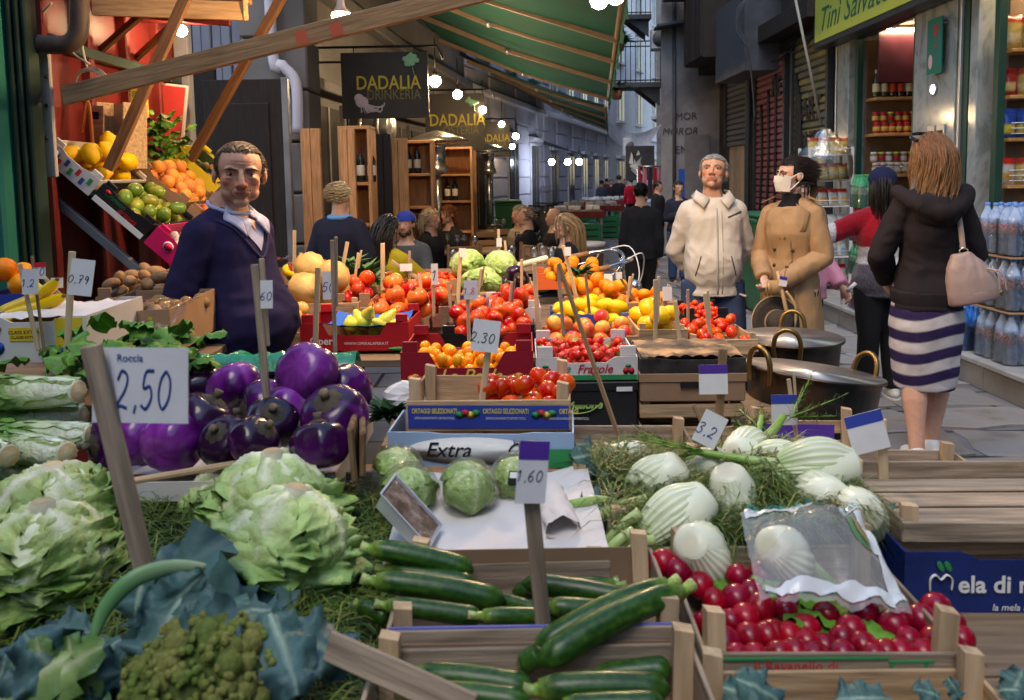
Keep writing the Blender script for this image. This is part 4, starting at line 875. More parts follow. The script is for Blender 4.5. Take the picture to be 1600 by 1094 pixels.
def fronds_me(seed, n=70, L=.13):
 q = random.Random(seed); m = MB()
 for k in range(6):
  d = V((q.uniform(-.5, .5), q.uniform(-.5, .5), 1)); m.tube([(0, 0, 0), d.normalized() * L * .9], [.0022, .001], 4, col=(.18, .32, .06)); frond_mb(m, (0, 0, 0), d, L, n // 2, q, FRG, .0009)
 return m.mesh('frond', m_leaf, False, True)
FRO = [fronds_me(k) for k in range(3)]
def fennel(label, loc, rot, s, seed, stalks=3):
 q = random.Random(seed); t = thing('fennel_bulb', label, 'fennel', loc, rot, 'fennel bulbs', s); ob('bulb', FCORE, t)
 for k in range(5): ob('bulb_layer', FSH[k], t, (0, 0, -.002 * k), (q.uniform(-.08, .08), q.uniform(-.08, .08), k * 2.5 + q.uniform(0, .5)))
 for k in range(stalks):
  a = k * 2 * PI / stalks + q.uniform(-.3, .3); ob('stalk', FST[(seed + k) % 4], t, (.010 * math.cos(a), .010 * math.sin(a), 0), (0, 0, a)); r = .05
  ob('frond', FRO[(seed + k) % 3], t, (.06 * math.cos(a), .06 * math.sin(a), .28), (q.uniform(-.5, .5), q.uniform(.0, .7), a), q.uniform(.8, 1.2))
 return t
# ---------------------------------------------------------------- piling
def drop(wd, dp, r, n, seed, flat=1.0, tries=14, mound=0.):
 q = random.Random(seed); P_ = []
 for i in range(n):
  best = None
  for k in range(tries):
   x, y = q.uniform(-wd / 2 + r, wd / 2 - r), q.uniform(-dp / 2 + r, dp / 2 - r); z = r
   for a, b, c in P_:
    d2 = (x - a) ** 2 + (y - b) ** 2
    if d2 < 4 * r * r * .92: z = max(z, c + math.sqrt(4 * r * r * .92 - d2) * flat)
   key = z + mound * (abs(x) / wd + abs(y) / dp)
   if best is None or key < best[0]: best = (key, x, y, z)
  P_.append(best[1:])
 return P_
def pile(kind, name, label, cat, group, c, wd, dp, r, n, seed, yaw=0., tilt=0., scale=1., flat=1., up=False, mound=0., roty=0., zmax=3.0):
 q = random.Random(seed * 7 + 1); X = Matrix.Translation(c) @ Matrix.Rotation(yaw, 4, 'Z') @ Matrix.Rotation(roty, 4, 'Y') @ Matrix.Rotation(tilt, 4, 'X'); out = []
 for x, y, z in drop(wd, dp, r, n, seed, flat, mound=mound):
  if z > zmax * r: continue
  e = (q.uniform(-.5, .5), q.uniform(-.5, .5), q.uniform(0, 6)) if up else (q.uniform(0, 6), q.uniform(0, 6), q.uniform(0, 6))
  o = ob(name, q.choice(FR[kind]), None, X @ V((x, y, z)), e, scale * q.uniform(.92, 1.07)); tag(o, label, cat, group); out.append(o)
 return out
# ================================================================ crates, trays, tags
m_cw = wood('crate_wood', (.48, .33, .19), .75, .35); m_cw2 = wood('crate_wood_grey', (.31, .24, .175), .8, .4); m_cwp = woodv('crate_post_wood', (.50, .36, .22), .7, .25)
m_card = M('brown_cardboard', (.33, .20, .115), .8, var=.12, ns=7, bump=.08, bs=60); m_cardin = M('cardboard_inside', (.27, .17, .105), .85, var=.12)
m_white = M('white_paper', (.66, .62, .60), .7, var=.06, ns=8, bump=.12, bs=22); m_blueP = paint('crate_blue', (.035, .06, .36)); m_wtx = paint('white_print', (.75, .75, .74)); m_ytx = paint('yellow_print', (.75, .62, .08))
m_redP = paint('box_red', (.46, .012, .02)); m_wineP = paint('box_wine', (.28, .008, .022)); m_blackP = M('box_black', (.016, .016, .018), .45, var=.2); m_pinkP = paint('box_pink', (.62, .01, .12)); m_navy = M('box_navy', (.012, .03, .16), .3, var=.25, bump=.15, bs=60)
m_ltblue = paint('box_light_blue', (.30, .42, .62)); m_gtx = paint('green_print', (.03, .25, .08)); m_rtx = paint('red_print', (.5, .02, .03)); m_btx = paint('black_print', (.012, .012, .014)); m_bluein = paint('blue_ink', (.03, .06, .25)); m_otx = paint('orange_print', (.85, .28, .03))
m_plast = M('black_plastic', (.015, .015, .016), .35, var=.1); m_bluetray = M('blue_paper', (.03, .12, .52), .5, var=.1, bump=.2, bs=18); m_purp = paint('purple_print', (.08, .03, .30))
def FR_(pl_, pr, pb, Y): a, b = W(pl_, pb, Y), W(pr, pb, Y); return V(((a.x + b.x) / 2, Y, (a.z + b.z) / 2)), b.x - a.x
JT = random.Random(99)
def wcrate(label, fc, w_, d, h, yaw=0., rows=2, sh=None, mat=None, posts=.03, roty=0., group='slatted wooden crates', pm=None):
 t = thing('wooden_crate', label, 'crate', fc, (0, roty, yaw), group); mat = mat or m_cw; sh = sh or h / rows * .72
 for k in range(rows):
  z = h - sh / 2 - k * (h - sh) / max(1, rows - 1) if rows > 1 else h / 2
  for y_ in (0, d): ob('slat', bxm((w_, .006, sh), mat), t, (0, y_, z + JT.uniform(-.002, .002)), (JT.uniform(-.03, .03), JT.uniform(-.012, .012), JT.uniform(-.006, .006)))
  for s in (-1, 1): ob('slat', bxm((d - .012, .006, sh), mat), t, (s * (w_ / 2 - .004), d / 2, z), (0, 0, R(90)))
 n = 4
 for k in range(n): ob('bottom_slat', bxm((w_ - .01, d / n - .012, .005), mat), t, (0, d * (k + .5) / n, .004))
 me = MB().prism([(-.013, 0), (.013, 0), (.013, h + posts * .9), (-.012, h + posts)], .020).mesh('corner_post', pm or m_cwp, False)
 for s in (-1, 1):
  for y_ in (.018, d - .018): ob('corner_post', me, t, (s * (w_ / 2 - .021), y_, -.004 + JT.uniform(-.012, .006)), (JT.uniform(-.05, .05), JT.uniform(-.04, .04), JT.uniform(-.15, .15)))
 return t
def tray(label, fc, w_, d, h, yaw=0., out=None, inn=None, cut=.35, roty=0., name='cardboard_tray', group='cardboard fruit trays', tab=.035, low=.0):
 t = thing(name, label, 'box', fc, (0, roty, yaw), group); out = out or m_card; inn = inn or m_cardin; e = .004
 k = min(.09, w_ * .22)
 pf = [(-w_ / 2, 0), (w_ / 2, 0), (w_ / 2, h), (w_ / 2 - k, h), (w_ / 2 - k - .03, h * (1 - cut)), (-w_ / 2 + k + .03, h * (1 - cut)), (-w_ / 2 + k, h), (-w_ / 2, h)]
 m1 = MB().prism(pf, e).mesh('panel', out, False)
 for y_ in (0, d): ob('panel', m1, t, (0, y_, 0))
 m2 = MB().prism([(-d / 2, 0), (d / 2, 0), (d / 2, h), (-d / 2, h)], e).mesh('panel', out, False)
 for s in (-1, 1): ob('panel', m2, t, (s * (w_ / 2 - .002), d / 2, 0), (0, 0, R(90)))
 ob('base', bxm((w_ - .006, d - .006, .004), inn, 0), t, (0, d / 2, .004)); 
 for s in (-1, 1): ob('liner', bxm((w_ - .02, .002, h * (1 - cut) - .012), inn, 0), t, (0, d / 2 + s * (d / 2 - .006), h * (1 - cut) / 2 + .002))
 if tab:
  for s in (-1, 1):
   for y_ in (.012, d - .012): ob('corner_tab', bxm((.05, .01, tab), out, .002), t, (s * (w_ / 2 - .03), y_, h + tab / 2 - .002))
 return t
def cbox(label, fc, w_, d, h, yaw=0., mat=None, name='cardboard_box', group='closed boxes under the fruit trays', slot=True):
 t = thing(name, label, 'box', fc, (0, 0, yaw), group); ob('body', MB().box((0, d / 2, h / 2), (w_, d, h), bev=.004).mesh('body', mat or m_card, False), t)
 ob('lid', MB().box((0, d / 2, h - .012), (w_ + .008, d + .008, .03), bev=.003).mesh('lid', mat or m_card, False), t)
 if slot: ob('hand_slot', bxm((.08, .004, .016), m_btx, 0), t, (0, -.0065, h * .62))
 return t
def rect(name, parent, x, z, w_, h, mat, y=-.0045): return ob(name, bxm((w_, .002, h), mat, 0), parent, (x, y, z))
def disc(name, parent, x, z, rx, rz, mat, y=-.006): return ob(name, MB().lathe([(0, -.0008), (1, -.0008), (1, .0008), (0, .0008)], 20).mesh(name, mat), parent, (x, y, z), (R(90), 0, 0), (rx, rz, 1))
m_stick = wood('tag_stick', (.55, .42, .26), .7, .2); m_stickd = wood('tag_stick_dark', (.26, .17, .09), .7, .25); m_cardw = M('price_card', (.68, .68, .70), .5, var=.04, ns=30)
def price_tag(label, a, b, Y, card=None, txt=None, wd=.014, Y2=None, mat=None, tilt=0., ink=None, band=None, prong=False, small=None, size=None, ctilt=0., tx=0., xs=1.):
 t = thing('price_tag', label, 'price tag', W(*b, Y2 or Y), (0, 0, 0), 'price tags on wooden sticks'); base = t.location.copy()
 p, q_ = W(*a, Y) - base, V((0, 0, 0)); mat = mat or m_stick
 bar('stick', q_, p, (wd, wd * .45), mat, t, R(90))
 if prong: bar('stick', q_.lerp(p, .45) + V((.01, .004, 0)), p + V((.014, .004, .012)), (wd * .7, wd * .4), mat, t, R(90))
 if card:
  c0, c1 = W(card[0], card[3], Y - .012) - base, W(card[2], card[1], Y - .012) - base; c = (c0 + c1) / 2; w_, h = c1.x - c0.x, c1.z - c0.z
  if Y > 1.5 or 1: pass
  g = ob('card', bxm((w_, .0015, h), m_cardw, 0), t, c + V((0, .02 if label.startswith('large') else 0, 0)), (R(-6), R(ctilt), R(tilt)))
  if band: ob('band', bxm((w_, .0016, h * .3), band, 0), g, (0, -.0006, h * .35))
  if txt: scrawl(txt, size or min(h * .55, w_ / (len(txt) * .72)), ink or m_bluein, g, (tx, -.0016, -h * .06), wd=.05).scale.x = xs
  if small: text(small, h * .14, ink or m_bluein, g, (-w_ * .1, -.0016, h * .36), ext=.0003)
 return t
def aim(d, up): 
 y_ = V(d).normalized(); z_ = (V(up) - y_ * V(up).dot(y_)).normalized(); x_ = y_.cross(z_); return Matrix((x_, y_, z_)).transposed().to_euler()
# ================================================================ tables
m_tab = wood('table_plank', (.20, .14, .09), .75); m_metal = M('trestle_metal', (.28, .28, .31), .45, metal=.4, var=.15)
def table(label, x0, x1, y0, y1, z):
 t = thing('market_table', label, 'table', ((x0 + x1) / 2, (y0 + y1) / 2, 0)); w_, d = x1 - x0, y1 - y0; n = max(3, int(d / .18))
 for k in range(n): ob('plank', bxm((w_, d / n - .008, .03), m_tab, .003), t, (0, -d / 2 + d * (k + .5) / n, z - .015))
 for s in (-1, 1):
  for r in (-1, 1): ob('leg', bxm((.05, .05, z - .03), m_metal, .004), t, (s * (w_ / 2 - .1), r * (d / 2 - .08), (z - .03) / 2))
table('front trestle table under the foreground vegetables', -1.35, 1.10, .72, 1.98, .83)
table('second trestle table under the fruit trays and boxes', -.42, .95, 2.42, 2.95, .725)
table('rear trestle table under the farther fruit', -1.15, .95, 3.15, 4.75, .83)
table('left trestle table under the banana boxes', -1.95, -1.02, 2.02, 3.0, .98)
# ================================================================ foreground left: green bed
bed = thing('produce_bed', 'dark green tray under the lettuces and fennel fronds', 'tray', (0, 0, 0)); a, b = W(-60, 1094, .8), W(540, 1094, 1.0)
m_bedg = M('bed_green', (.02, .04, .012), .9, var=.4, ns=30)
ob('base', MB().box((-.78, 1.19, .86), (1.14, .92, .05), bev=.004).mesh('base', m_bedg, False), bed)
for x, y0, L, r in ((-.78, .735, 1.14, 0), (-.78, 1.645, 1.14, 0), (-1.35, 1.19, .9, 90)): ob('side_board', bxm((L, .01, .10), m_cw2), bed, (x, y0, .885), (0, 0, R(r)))
def frond_bed(name, label, x0, x1, y0, y1, z, n, seed, L=.07, h=.03, cols=FRG):
 q = random.Random(seed); m = MB()
 for k in range(n):
  x, y_ = q.uniform(x0, x1), q.uniform(y0, y1); a = q.gauss(0, 1.0) + nz((x * 3, y_ * 3, 0)) * 3; l = L * q.uniform(.5, 1.3); zz = z + h * (.5 + nz((x, y_, 1), 7)) + q.uniform(-.012, .012)
  d = V((math.cos(a), math.sin(a), q.uniform(-.15, .55))); s = V((-math.sin(a), math.cos(a), 0)) * q.uniform(.0007, .0014); p = V((x, y_, zz)); c = lerp3(cols[q.randrange(len(cols))], (.30, .33, .06), .3 * q.random() ** 2)
  p1 = p + d * l * .5; p2 = p + d * l + V((0, 0, -l * .35)); m.add([p - s, p + s, p1 + s, p1 - s, p2], [(0, 1, 2, 3), (3, 2, 4)], c)
 return tag(ob(name, m.mesh(name, m_leaf, False, True)), label, 'greens', kind='stuff')
frond_bed('fennel_fronds', 'feathery dark green fronds covering the bed between the lettuces', -1.3, -.20, .76, 1.63, .895, 11000, 5)
lettuce('green and white lettuce head in front at the left edge', W(66, 792, 1.22), 1.12, 1)
lettuce('lettuce head with brown cut stem behind the front left one', W(82, 732, 1.45), 1.12, 2)
lettuce('pale lettuce head right behind, next to the eggplants', W(425, 712, 1.46), 1.20, 3, LETP)
lettuce('pale lettuce head in front, beside the courgette crate', W(462, 768, 1.24), 1.12, 4, LETP, (R(10), R(6)))
lettuce('partly hidden lettuce behind the pale front head', W(345, 742, 1.58), .8, 7, LETP)
for k, (px, py, Y, yaw, s, lb) in enumerate(((122, 612, 1.72, -.25, 1.05, 'topmost long chicory head at the left edge'), (142, 680, 1.66, -.2, .95, 'long chicory head lying second in the heap'), (104, 708, 1.56, -.45, .95, 'long chicory head with a wide brown cut end'), (14, 712, 1.50, -.5, .9, 'lowest chicory head, cut end at the left edge'), (130, 650, 1.78, -.05, .9, 'greener chicory head between the others'), (60, 735, 1.62, -.1, .8, 'chicory head hidden under the heap'))):
 chicory(lb, W(px, py, Y), yaw, s, k, R(-4))
# green cauliflower with blue leaves
cf_ = thing('green_cauliflower', 'green cauliflower with big blue green leaves at the bottom edge', 'cauliflower', W(322, 1128, .90)); base = cf_.location.copy()
q = random.Random(8); m = MB(); m.ell((0, 0, 0), (.082, .08, .07), 20, 14, col=(.07, .10, .02))
for k in range(230):
 u = V((q.gauss(0, 1), q.gauss(0, 1), q.gauss(0, 1))).normalized()
 if u.z < -.25: continue
 r = .078 + .008 * nz(u, 2.2); p = V((u.x * r, u.y * r, u.z * r * .9)); s = q.uniform(.008, .018); g = lerp3((.10, .145, .03), (.18, .18, .05), .5 + nz(u, 2, 3)); m.ell(p, s, 8, 6, col=g)
for k in range(900):
 u = V((q.gauss(0, 1), q.gauss(0, 1), q.gauss(0, 1))).normalized()
 if u.z < -.1 or u.y > .5: continue
 p = u * (.086 + .010 * nz(u, 6)); p.z *= .92; m.ell(p, q.uniform(.0035, .0065), 6, 4, col=lerp3((.12, .175, .035), (.21, .21, .06), .5 + nz(u, 3, 3)))
ob('curd', m.mesh('curd', M('curd_skin', vcol=True, rough=.8, var=.3, ns=160, bump=.4, bs=300), True, True), cf_, (0, 0, .045))
BL = [leaf_me(.20, .075, .5 + .2 * k, .25, .022, (.34, .44, .34), (.075, .155, .135), (.050, .105, .115), 90 + k, m_blueleaf, 12, 16, rw=.10, rf=2.5) for k in range(4)]
def bleaf(parent, a, b, Ya, Yb, k, nup=(0, -.7, .7), wsc=1., base=None):
 base = base if base is not None else parent.location; p0, p1 = W(*a, Ya), W(*b, Yb); L = (p1 - p0).length; o = ob('leaf', BL[k], parent, p0 - base, aim(p1 - p0, nup), (L / .2 * wsc, L / .2, L / .2)); return o
for a, b, Ya, Yb, k, nu, ws in (((330, 1000), (205, 840), .98, 1.10, 0, (0, -.9, .4), 1.1), ((300, 1005), (330, 800), 1.02, 1.16, 1, (.2, -.7, .6), 1.1), ((320, 1010), (420, 810), 1.0, 1.2, 2, (.3, -.6, .7), 1.), ((350, 1000), (400, 905), .95, 1.05, 3, (0, -.5, .9), 1.2), ((250, 980), (345, 1010), .92, .86, 1, (0, -.8, .6), 1.3),
         ((140, 990), (60, 985), 1.0, .98, 2, (0, -.7, .7), 1.4), ((190, 1000), (50, 1090), .95, .88, 0, (0, -.6, .8), 1.1), ((400, 985), (555, 995), .96, .92, 3, (0, -.5, .85), .8), ((360, 960), (440, 940), 1.0, 1.02, 0, (0, -.3, 1), 1.2), ((230, 890), (190, 960), 1.02, .95, 2, (-.2, -.9, .2), 1.3), ((395, 950), (300, 1000), .96, .86, 1, (.2, -.8, .6), 1.2), ((290, 930), (200, 1030), .95, .85, 3, (-.2, -.8, .5), 1.1), ((420, 960), (470, 1060), .95, .86, 0, (.5, -.7, .4), 1.)):
 bleaf(cf_, a, b, Ya, Yb, k, nu, ws)
ob('leaf_stalk', MB().tube(smoothpath([W(322, 886, .97) - base, W(270, 886, .96) - base, W(210, 905, .94) - base, W(165, 950, .92) - base, W(146, 1000, .9) - base]), [.003 + .009 * math.sin(PI * (.04 + .92 * i / 24)) for i in range(25)], 10, col=[lerp3((.36, .44, .28), (.14, .30, .12), i / 14) for i in range(25)], flat=.6).mesh('leaf_stalk', m_fen, True, True), cf_)
bleaf(cf_, (320, 895), (215, 1000), .965, .90, 1, (.6, -.8, .2), .8)
lg = thing('cut_greens', 'pale stalks and leaves of greens in the bottom left corner', 'greens', W(60, 1100, .88)); base = lg.location.copy()
GL_ = [leaf_me(.12, .03, .5, .2, .006, (.60, .62, .42), (.34, .44, .16), (.10, .20, .06), 130 + k, m_leaf, 8, 10, rw=.3) for k in range(2)]
for k in range(26):
 p0 = W(q.uniform(-20, 170), 1105, .90); p1 = W(q.uniform(-30, 190), q.uniform(1000, 1070), q.uniform(.86, .96)); ob('leaf', GL_[k % 2] if k % 3 else BL[k % 4], lg, p0 - base, aim(p1 - p0, (q.uniform(-.3, .3), -.7, .7)), (p1 - p0).length / (.12 if k % 3 else .2))
# spinach
SPI = [leaf_me(.075, .028, .9, .3, .006, (.24, .40, .10), (.12, .26, .04), (.10, .25, .035), 110 + k, m_leaf, 6, 8, rw=.08, rf=1.5) for k in range(3)]
sp_ = thing('spinach', 'heap of bright green spinach leaves behind the big price card', 'spinach', W(215, 585, 1.95)); base = sp_.location.copy(); q = random.Random(12)
for k in range(95):
 px, py = q.gauss(205, 55), 588 - abs(q.gauss(0, 30)) - 12
 if px > 310: px = 300
 ob('leaf', SPI[k % 3], sp_, W(px, py, q.uniform(1.86, 2.05)) - base, (q.uniform(-.2, 1.2), q.uniform(-.5, .5), q.uniform(0, 6)), q.uniform(.8, 1.3))
# eggplants
et = tray('cream paper lined crate holding the round eggplants', V((-.62, 1.55, .915)), .52, .42, .05, 0, m_white, m_white, .2, tab=0, name='eggplant_crate', group=None)
ws_ = thing('wood_strip', 'pale wooden strip in front of the eggplant crate', 'strip'); bar('strip', W(205, 752, 1.44), W(372, 724, 1.5), (.02, .008), m_cw, ws_)
EG = [(313, 600, 1.92, .9, 1, .2, .1), (368, 606, 1.84, 1.0, 0, 2.6, .3), (480, 583, 1.76, 1.08, 0, 2.2, -.5), (540, 612, 1.82, 1.0, 1, 1.2, .6), (412, 636, 1.76, .95, 0, 1.6, .3), (522, 650, 1.62, 1.08, 0, .5, -.3), (318, 655, 1.66, 1.0, 1, .5, .2), (270, 690, 1.60, 1.0, 0, 1.4, .3), (218, 683, 1.64, .95, 0, 1.2, -.2), (352, 690, 1.58, .85, 1, .6, .5), (424, 662, 1.62, .9, 1, .7, .0), (398, 688, 1.54, .8, 1, .7, -.4), (500, 694, 1.52, .90, 1, .35, .2), (455, 640, 1.72, .9, 0, 1.9, .4), (175, 690, 1.68, .9, 0, 1.5, 0)]
for k, (px, py, Y, s, kind, rx, ry) in enumerate(EG):
 lb = 'glossy %s round eggplant, %s' % (('violet', 'nearly black')[kind], ('at the far left back of the crate', 'upright at the back by the white clip', 'big one on top of the heap', 'dark shouldered at the right back', 'in the middle by the tag stick', 'pale and lobed at the right front', 'with a broad brown cap on the left heap', 'low in front of the price card', 'half hidden behind the price card', 'small one in the front middle', 'with cap turned up near the centre', 'small in front beside the purple card', 'front right beside the wood block', 'in the hollow under the top one', 'leftmost behind the large price card')[k])
 eggplant(lb, W(px, py, Y), (rx, ry, k * 1.3), s * .98, kind + 2 * (k % 2))
gb = thing('green_plastic_bag', 'crinkled green plastic bag behind the eggplants', 'bag', W(430, 585, 2.02)); m = MB()
m.grid(26, 10, lambda u, v: ((u - .5) * .42, -.03 + v * .10 + .01 * nz((u * 9, v * 5, 1)), .015 + .05 * math.sin(PI * v) * (.6 + .5 * abs(nz((u * 8, v * 6, 0), 1.3))))); ob('film', m.mesh('film', M('green_film', (.01, .26, .12), .15, var=.2, coat=.6, bump=.6, bs=60)), gb)
bk = thing('bark_board', 'rough split brown board end beside the eggplant crate', 'board', W(548, 745, 1.5)); m_bark = M('bark', (.20, .12, .065), .9, var=.4, ns=14, bump=.9, bs=30, stretch=(3, 3, .6))
for k in range(2): ob('board', bxm((.012, .12, .11 - k * .02), m_bark, .004), bk, (k * .015, .05, .045), (0, R(5 * k - 3), R(6 + 5 * k)))
# ================================================================ paper box with wrapped cabbages
q = random.Random(21); pb = wcrate('white paper lined crate under the wrapped cabbages', V((-.035, 1.235, .85)), .37, .40, .085, 0, 1, .08, m_cw2, .02)
m = MB(); m.grid(24, 24, lambda u, v: (-.185 + u * .37, .01 + v * .38, .088 + .012 * nz((u * 3, v * 3, 2), 1.7) + .03 * max(0, u - .8) + .025 * max(0, .12 - v))); ob('paper_lining', m.mesh('paper_lining', m_white), pb)
pr = thing('crumpled_paper', 'rolled white paper at the right of the wrapped cabbages', 'paper', W(880, 838, 1.33)); m = MB()
m.grid(20, 16, lambda u, v: (lambda a: (.03 * math.cos(a) - .02 * v + .006 * nz((u * 5, v * 3, 1), 2), v * .17 - .02, .022 + .022 * math.sin(a) + .006 * nz((u * 4, v * 4, 3), 2)))(u * 5.2)); ob('sheet', m.mesh('sheet', m_white), pr)
cabbage('cling wrapped green cabbage at the front left of the paper', W(640, 768, 1.44), .46, 0, True, 'cling wrapped cabbages'); cabbage('cling wrapped cabbage in the middle under the tag stick', W(731, 762, 1.44), .46, 1, True, 'cling wrapped cabbages')
cabbage('cling wrapped cabbage behind, left', W(622, 735, 1.56), .44, 2, True, 'cling wrapped cabbages'); w3 = cabbage('cling wrapped cabbage with a black printed label at the right', W(808, 748, 1.50), .44, 4, True, 'cling wrapped cabbages', rot=(0, 0, 0))
ob('label_sticker', MB().grid(5, 4, lambda u, v: (lambda a, b: (.126 * math.cos(b) * math.cos(a), .126 * math.cos(b) * math.sin(a), .121 * math.sin(b)))(-1.9 + u * .6, .15 + v * .5)).mesh('label_sticker', m_btx), w3)
ob('barcode', MB().grid(3, 3, lambda u, v: (lambda a, b: (.1275 * math.cos(b) * math.cos(a), .1275 * math.cos(b) * math.sin(a), .1225 * math.sin(b)))(-1.85 + u * .3, .40 + v * .2)).mesh('barcode', m_wtx), w3)
tb = thing('white_tub', 'white plastic tub with brown filling tilted against the cabbages', 'tub', W(625, 812, 1.30), (R(8), R(48), R(-6)), None, .62); m_tub = M('white_plastic', (.62, .64, .70), .3, var=.04)
m = MB(); rng = lambda w_, d, z: [(-w_, -d, z), (w_, -d, z), (w_, d, z), (-w_, d, z)]
m.add(rng(.075, .042, 0) + rng(.092, .055, .05) + rng(.098, .060, .05) + rng(.098, .060, .046) + rng(.072, .039, .004), [(3, 2, 1, 0)] + [(i, (i + 1) % 4, 4 + (i + 1) % 4, 4 + i) for i in range(4)] + [(4 + i, 4 + (i + 1) % 4, 8 + (i + 1) % 4, 8 + i) for i in range(4)] + [(4 + i, 4 + (i + 1) % 4, 16 + (i + 1) % 4, 16 + i) for i in range(4)] + [(16, 17, 18, 19)])
ob('tub', m.mesh('tub', m_tub, False), tb); m = MB(); m.grid(18, 12, lambda u, v: ((u - .5) * .176, (v - .5) * .10, .044 + .006 * nz((u * 6, v * 4, 1), 2))); ob('filling', m.mesh('filling', M('filling_brown', (.34, .21, .15), .6, var=.5, ns=30, bump=.5, bs=40, col2=(.42, .30, .24))), tb)
m = MB(); m.grid(14, 10, lambda u, v: ((u - .5) * .19, (v - .5) * .115, .052 + .004 * nz((u * 6, v * 4, 5), 2))); ob('cling_film', m.mesh('cling_film', film('cling')), tb)
# ================================================================ courgettes
cz1 = wcrate('courgette crate with a blue edged cardboard divider', V((.02, 1.02, .865)), .40, .23, .085, 0, 1, .08, m_cw2, .035); rect('divider', cz1, 0, .035, .385, .07, m_cardin, -.012); rect('blue_edge', cz1, 0, .082, .39, .010, paint('blue_edge', (.18, .20, .60)), .0)
rect('back_card', cz1, 0, .045, .37, .09, m_cardin, .215)
cz2 = wcrate('foremost courgette crate at the bottom edge', V((.02, .76, .855)), .42, .235, .085, 0, 1, .08, m_cw2, .04); rect('base_card', cz2, 0, .012, .40, .004, m_cardin, .12)
ob('card_floor', bxm((.40, .22, .004), m_cardin, 0), cz2, (0, .118, .012)); ob('card_floor', bxm((.38, .21, .004), m_cardin, 0), cz1, (0, .115, .012))
def zuc(label, a, b, Ya, Yb, k, s=1.):
 p0, p1 = W(*a, Ya), W(*b, Yb); L0 = (.20, .18, .22)[k]; t = (p1 - p0); sc_ = t.length / L0; e = t.to_track_quat('X', 'Z').to_euler(); s *= .76; o = ob('courgette', ZUC[k], None, (p0 + p1) / 2, e, (sc_, s, s)); tag(o, label, 'courgette', 'green courgettes')
for k, z in enumerate((((740, 893), (582, 858), 1.20, 1.20, 0, 1.15), ((745, 914), (605, 890), 1.17, 1.2, 1, 1.), ((790, 940), (588, 908), 1.12, 1.12, 0, 1.15), ((755, 966), (605, 946), 1.08, 1.08, 1, 1.0), ((608, 968), (560, 945), 1.08, 1.1, 1, .9), ((815, 912), (1000, 940), 1.16, 1.12, 0, 1.05), ((985, 962), (860, 948), 1.08, 1.08, 1, 1.1), ((870, 965), (775, 935), 1.1, 1.14, 1, .8), ((930, 968), (755, 962), 1.10, 1.07, 1, .9), ((800, 925), (960, 915), 1.19, 1.19, 0, .9), ((720, 955), (850, 975), 1.13, 1.09, 1, .9),
       ((842, 1040), (1062, 925), .96, 1.06, 2, 1.18), ((835, 1018), (1040, 915), 1.0, 1.07, 2, 1.05), ((845, 1022), (815, 1040), .98, .98, 1, 1.0), ((1048, 1078), (842, 1078), .92, .92, 0, 1.15), ((835, 1078), (648, 1056), .93, .95, 0, 1.1), ((1050, 1045), (930, 1058), .98, .98, 1, 1.1), ((830, 1100), (640, 1085), .90, .92, 0, 1.0), ((1040, 1100), (880, 1105), .88, .88, 1, 1.0), ((640, 1110), (560, 1040), .90, .94, 1, .01))):
 if z[5] < .1: continue
 L_ = ('topmost at the back left', 'tucked under the back left one', 'long pale streaked in the back middle', 'short one against the divider', 'end peeking by the left post', 'long one at the back right', 'stubby one at the right of the divider', 'pale tipped under the tag stick', 'hidden low behind the divider', 'dark one along the back card', 'dark one half under the others', 'big curved one lying across both crates', 'second curved one beside the big one', 'short butt under the curved pair', 'lowest front one at the right', 'front left one along the divider', 'dark one under the curved pair', 'lowest front left one', 'front right one cut by the frame')[k]
 zuc('dark green courgette, ' + L_, *z)
bs_ = thing('broken_slat', 'loose grey wooden slat lying across the corner of the courgette crate', 'slat'); bar('slat', W(512, 1008, .93), W(740, 1110, .86), (.035, .008), m_cw2, bs_, R(70))
# ================================================================ fennel and radishes
fc_ = wcrate('wooden crate of fennel bulbs and fronds', V((.37, 1.34, .84)), .42, .36, .10, R(-3), 2, .04, m_cw2, .04)
frond_bed('fennel_leaves', 'mixed green fennel fronds and leaves filling the fennel crate', .16, .60, 1.32, 1.70, .93, 6000, 6, .09, .05)
def fen(label, px, py, Y, dv, s, k, n=3):
 d = V(dv).normalized(); c = W(px, py, Y); q_ = d.to_track_quat('Z', 'Y'); fennel(label, c - d * .062 * s, q_.to_euler(), s, k, n)
for z in (('small fennel bulb at the back left among leaves', 975, 722, 1.62, (-.6, .3, -.4), .85, 11), ('fennel bulb half buried in the middle of the crate', 1105, 735, 1.58, (-.3, .5, -.6), .85, 12), ('fennel bulb peeking out behind the bag', 1195, 765, 1.5, (-.5, .5, -.5), .85, 13), ('plump fennel bulb, rearmost of the left pair', 1030, 752, 1.50, (-.55, .1, -.55), .92, 0), ('largest fennel bulb, front of the left pair', 1066, 806, 1.36, (-.75, -.2, -.5), .98, 1), ('fennel bulb with an orange bruised side in the middle', 1146, 776, 1.44, (.25, .2, -.9), .95, 2), ('fennel bulb at the right with thick stalks pointing left', 1288, 732, 1.48, (-1, .05, -.12), 1.0, 3), ('rear fennel bulb behind the slim tag', 1165, 706, 1.66, (.5, .6, -.1), .95, 4), ('rear fennel bulb between the stalks', 1222, 724, 1.60, (-.7, .3, -.2), .9, 5), ('round fennel bulb under the stalks', 1282, 778, 1.42, (-.2, .9, -.3), .95, 6), ('round fennel bulb at the right corner of the crate', 1338, 802, 1.36, (.1, .9, -.4), .95, 7), ('white fennel bulb above the radishes', 1095, 862, 1.24, (.35, .5, -.5), .9, 8)): fen(*z)
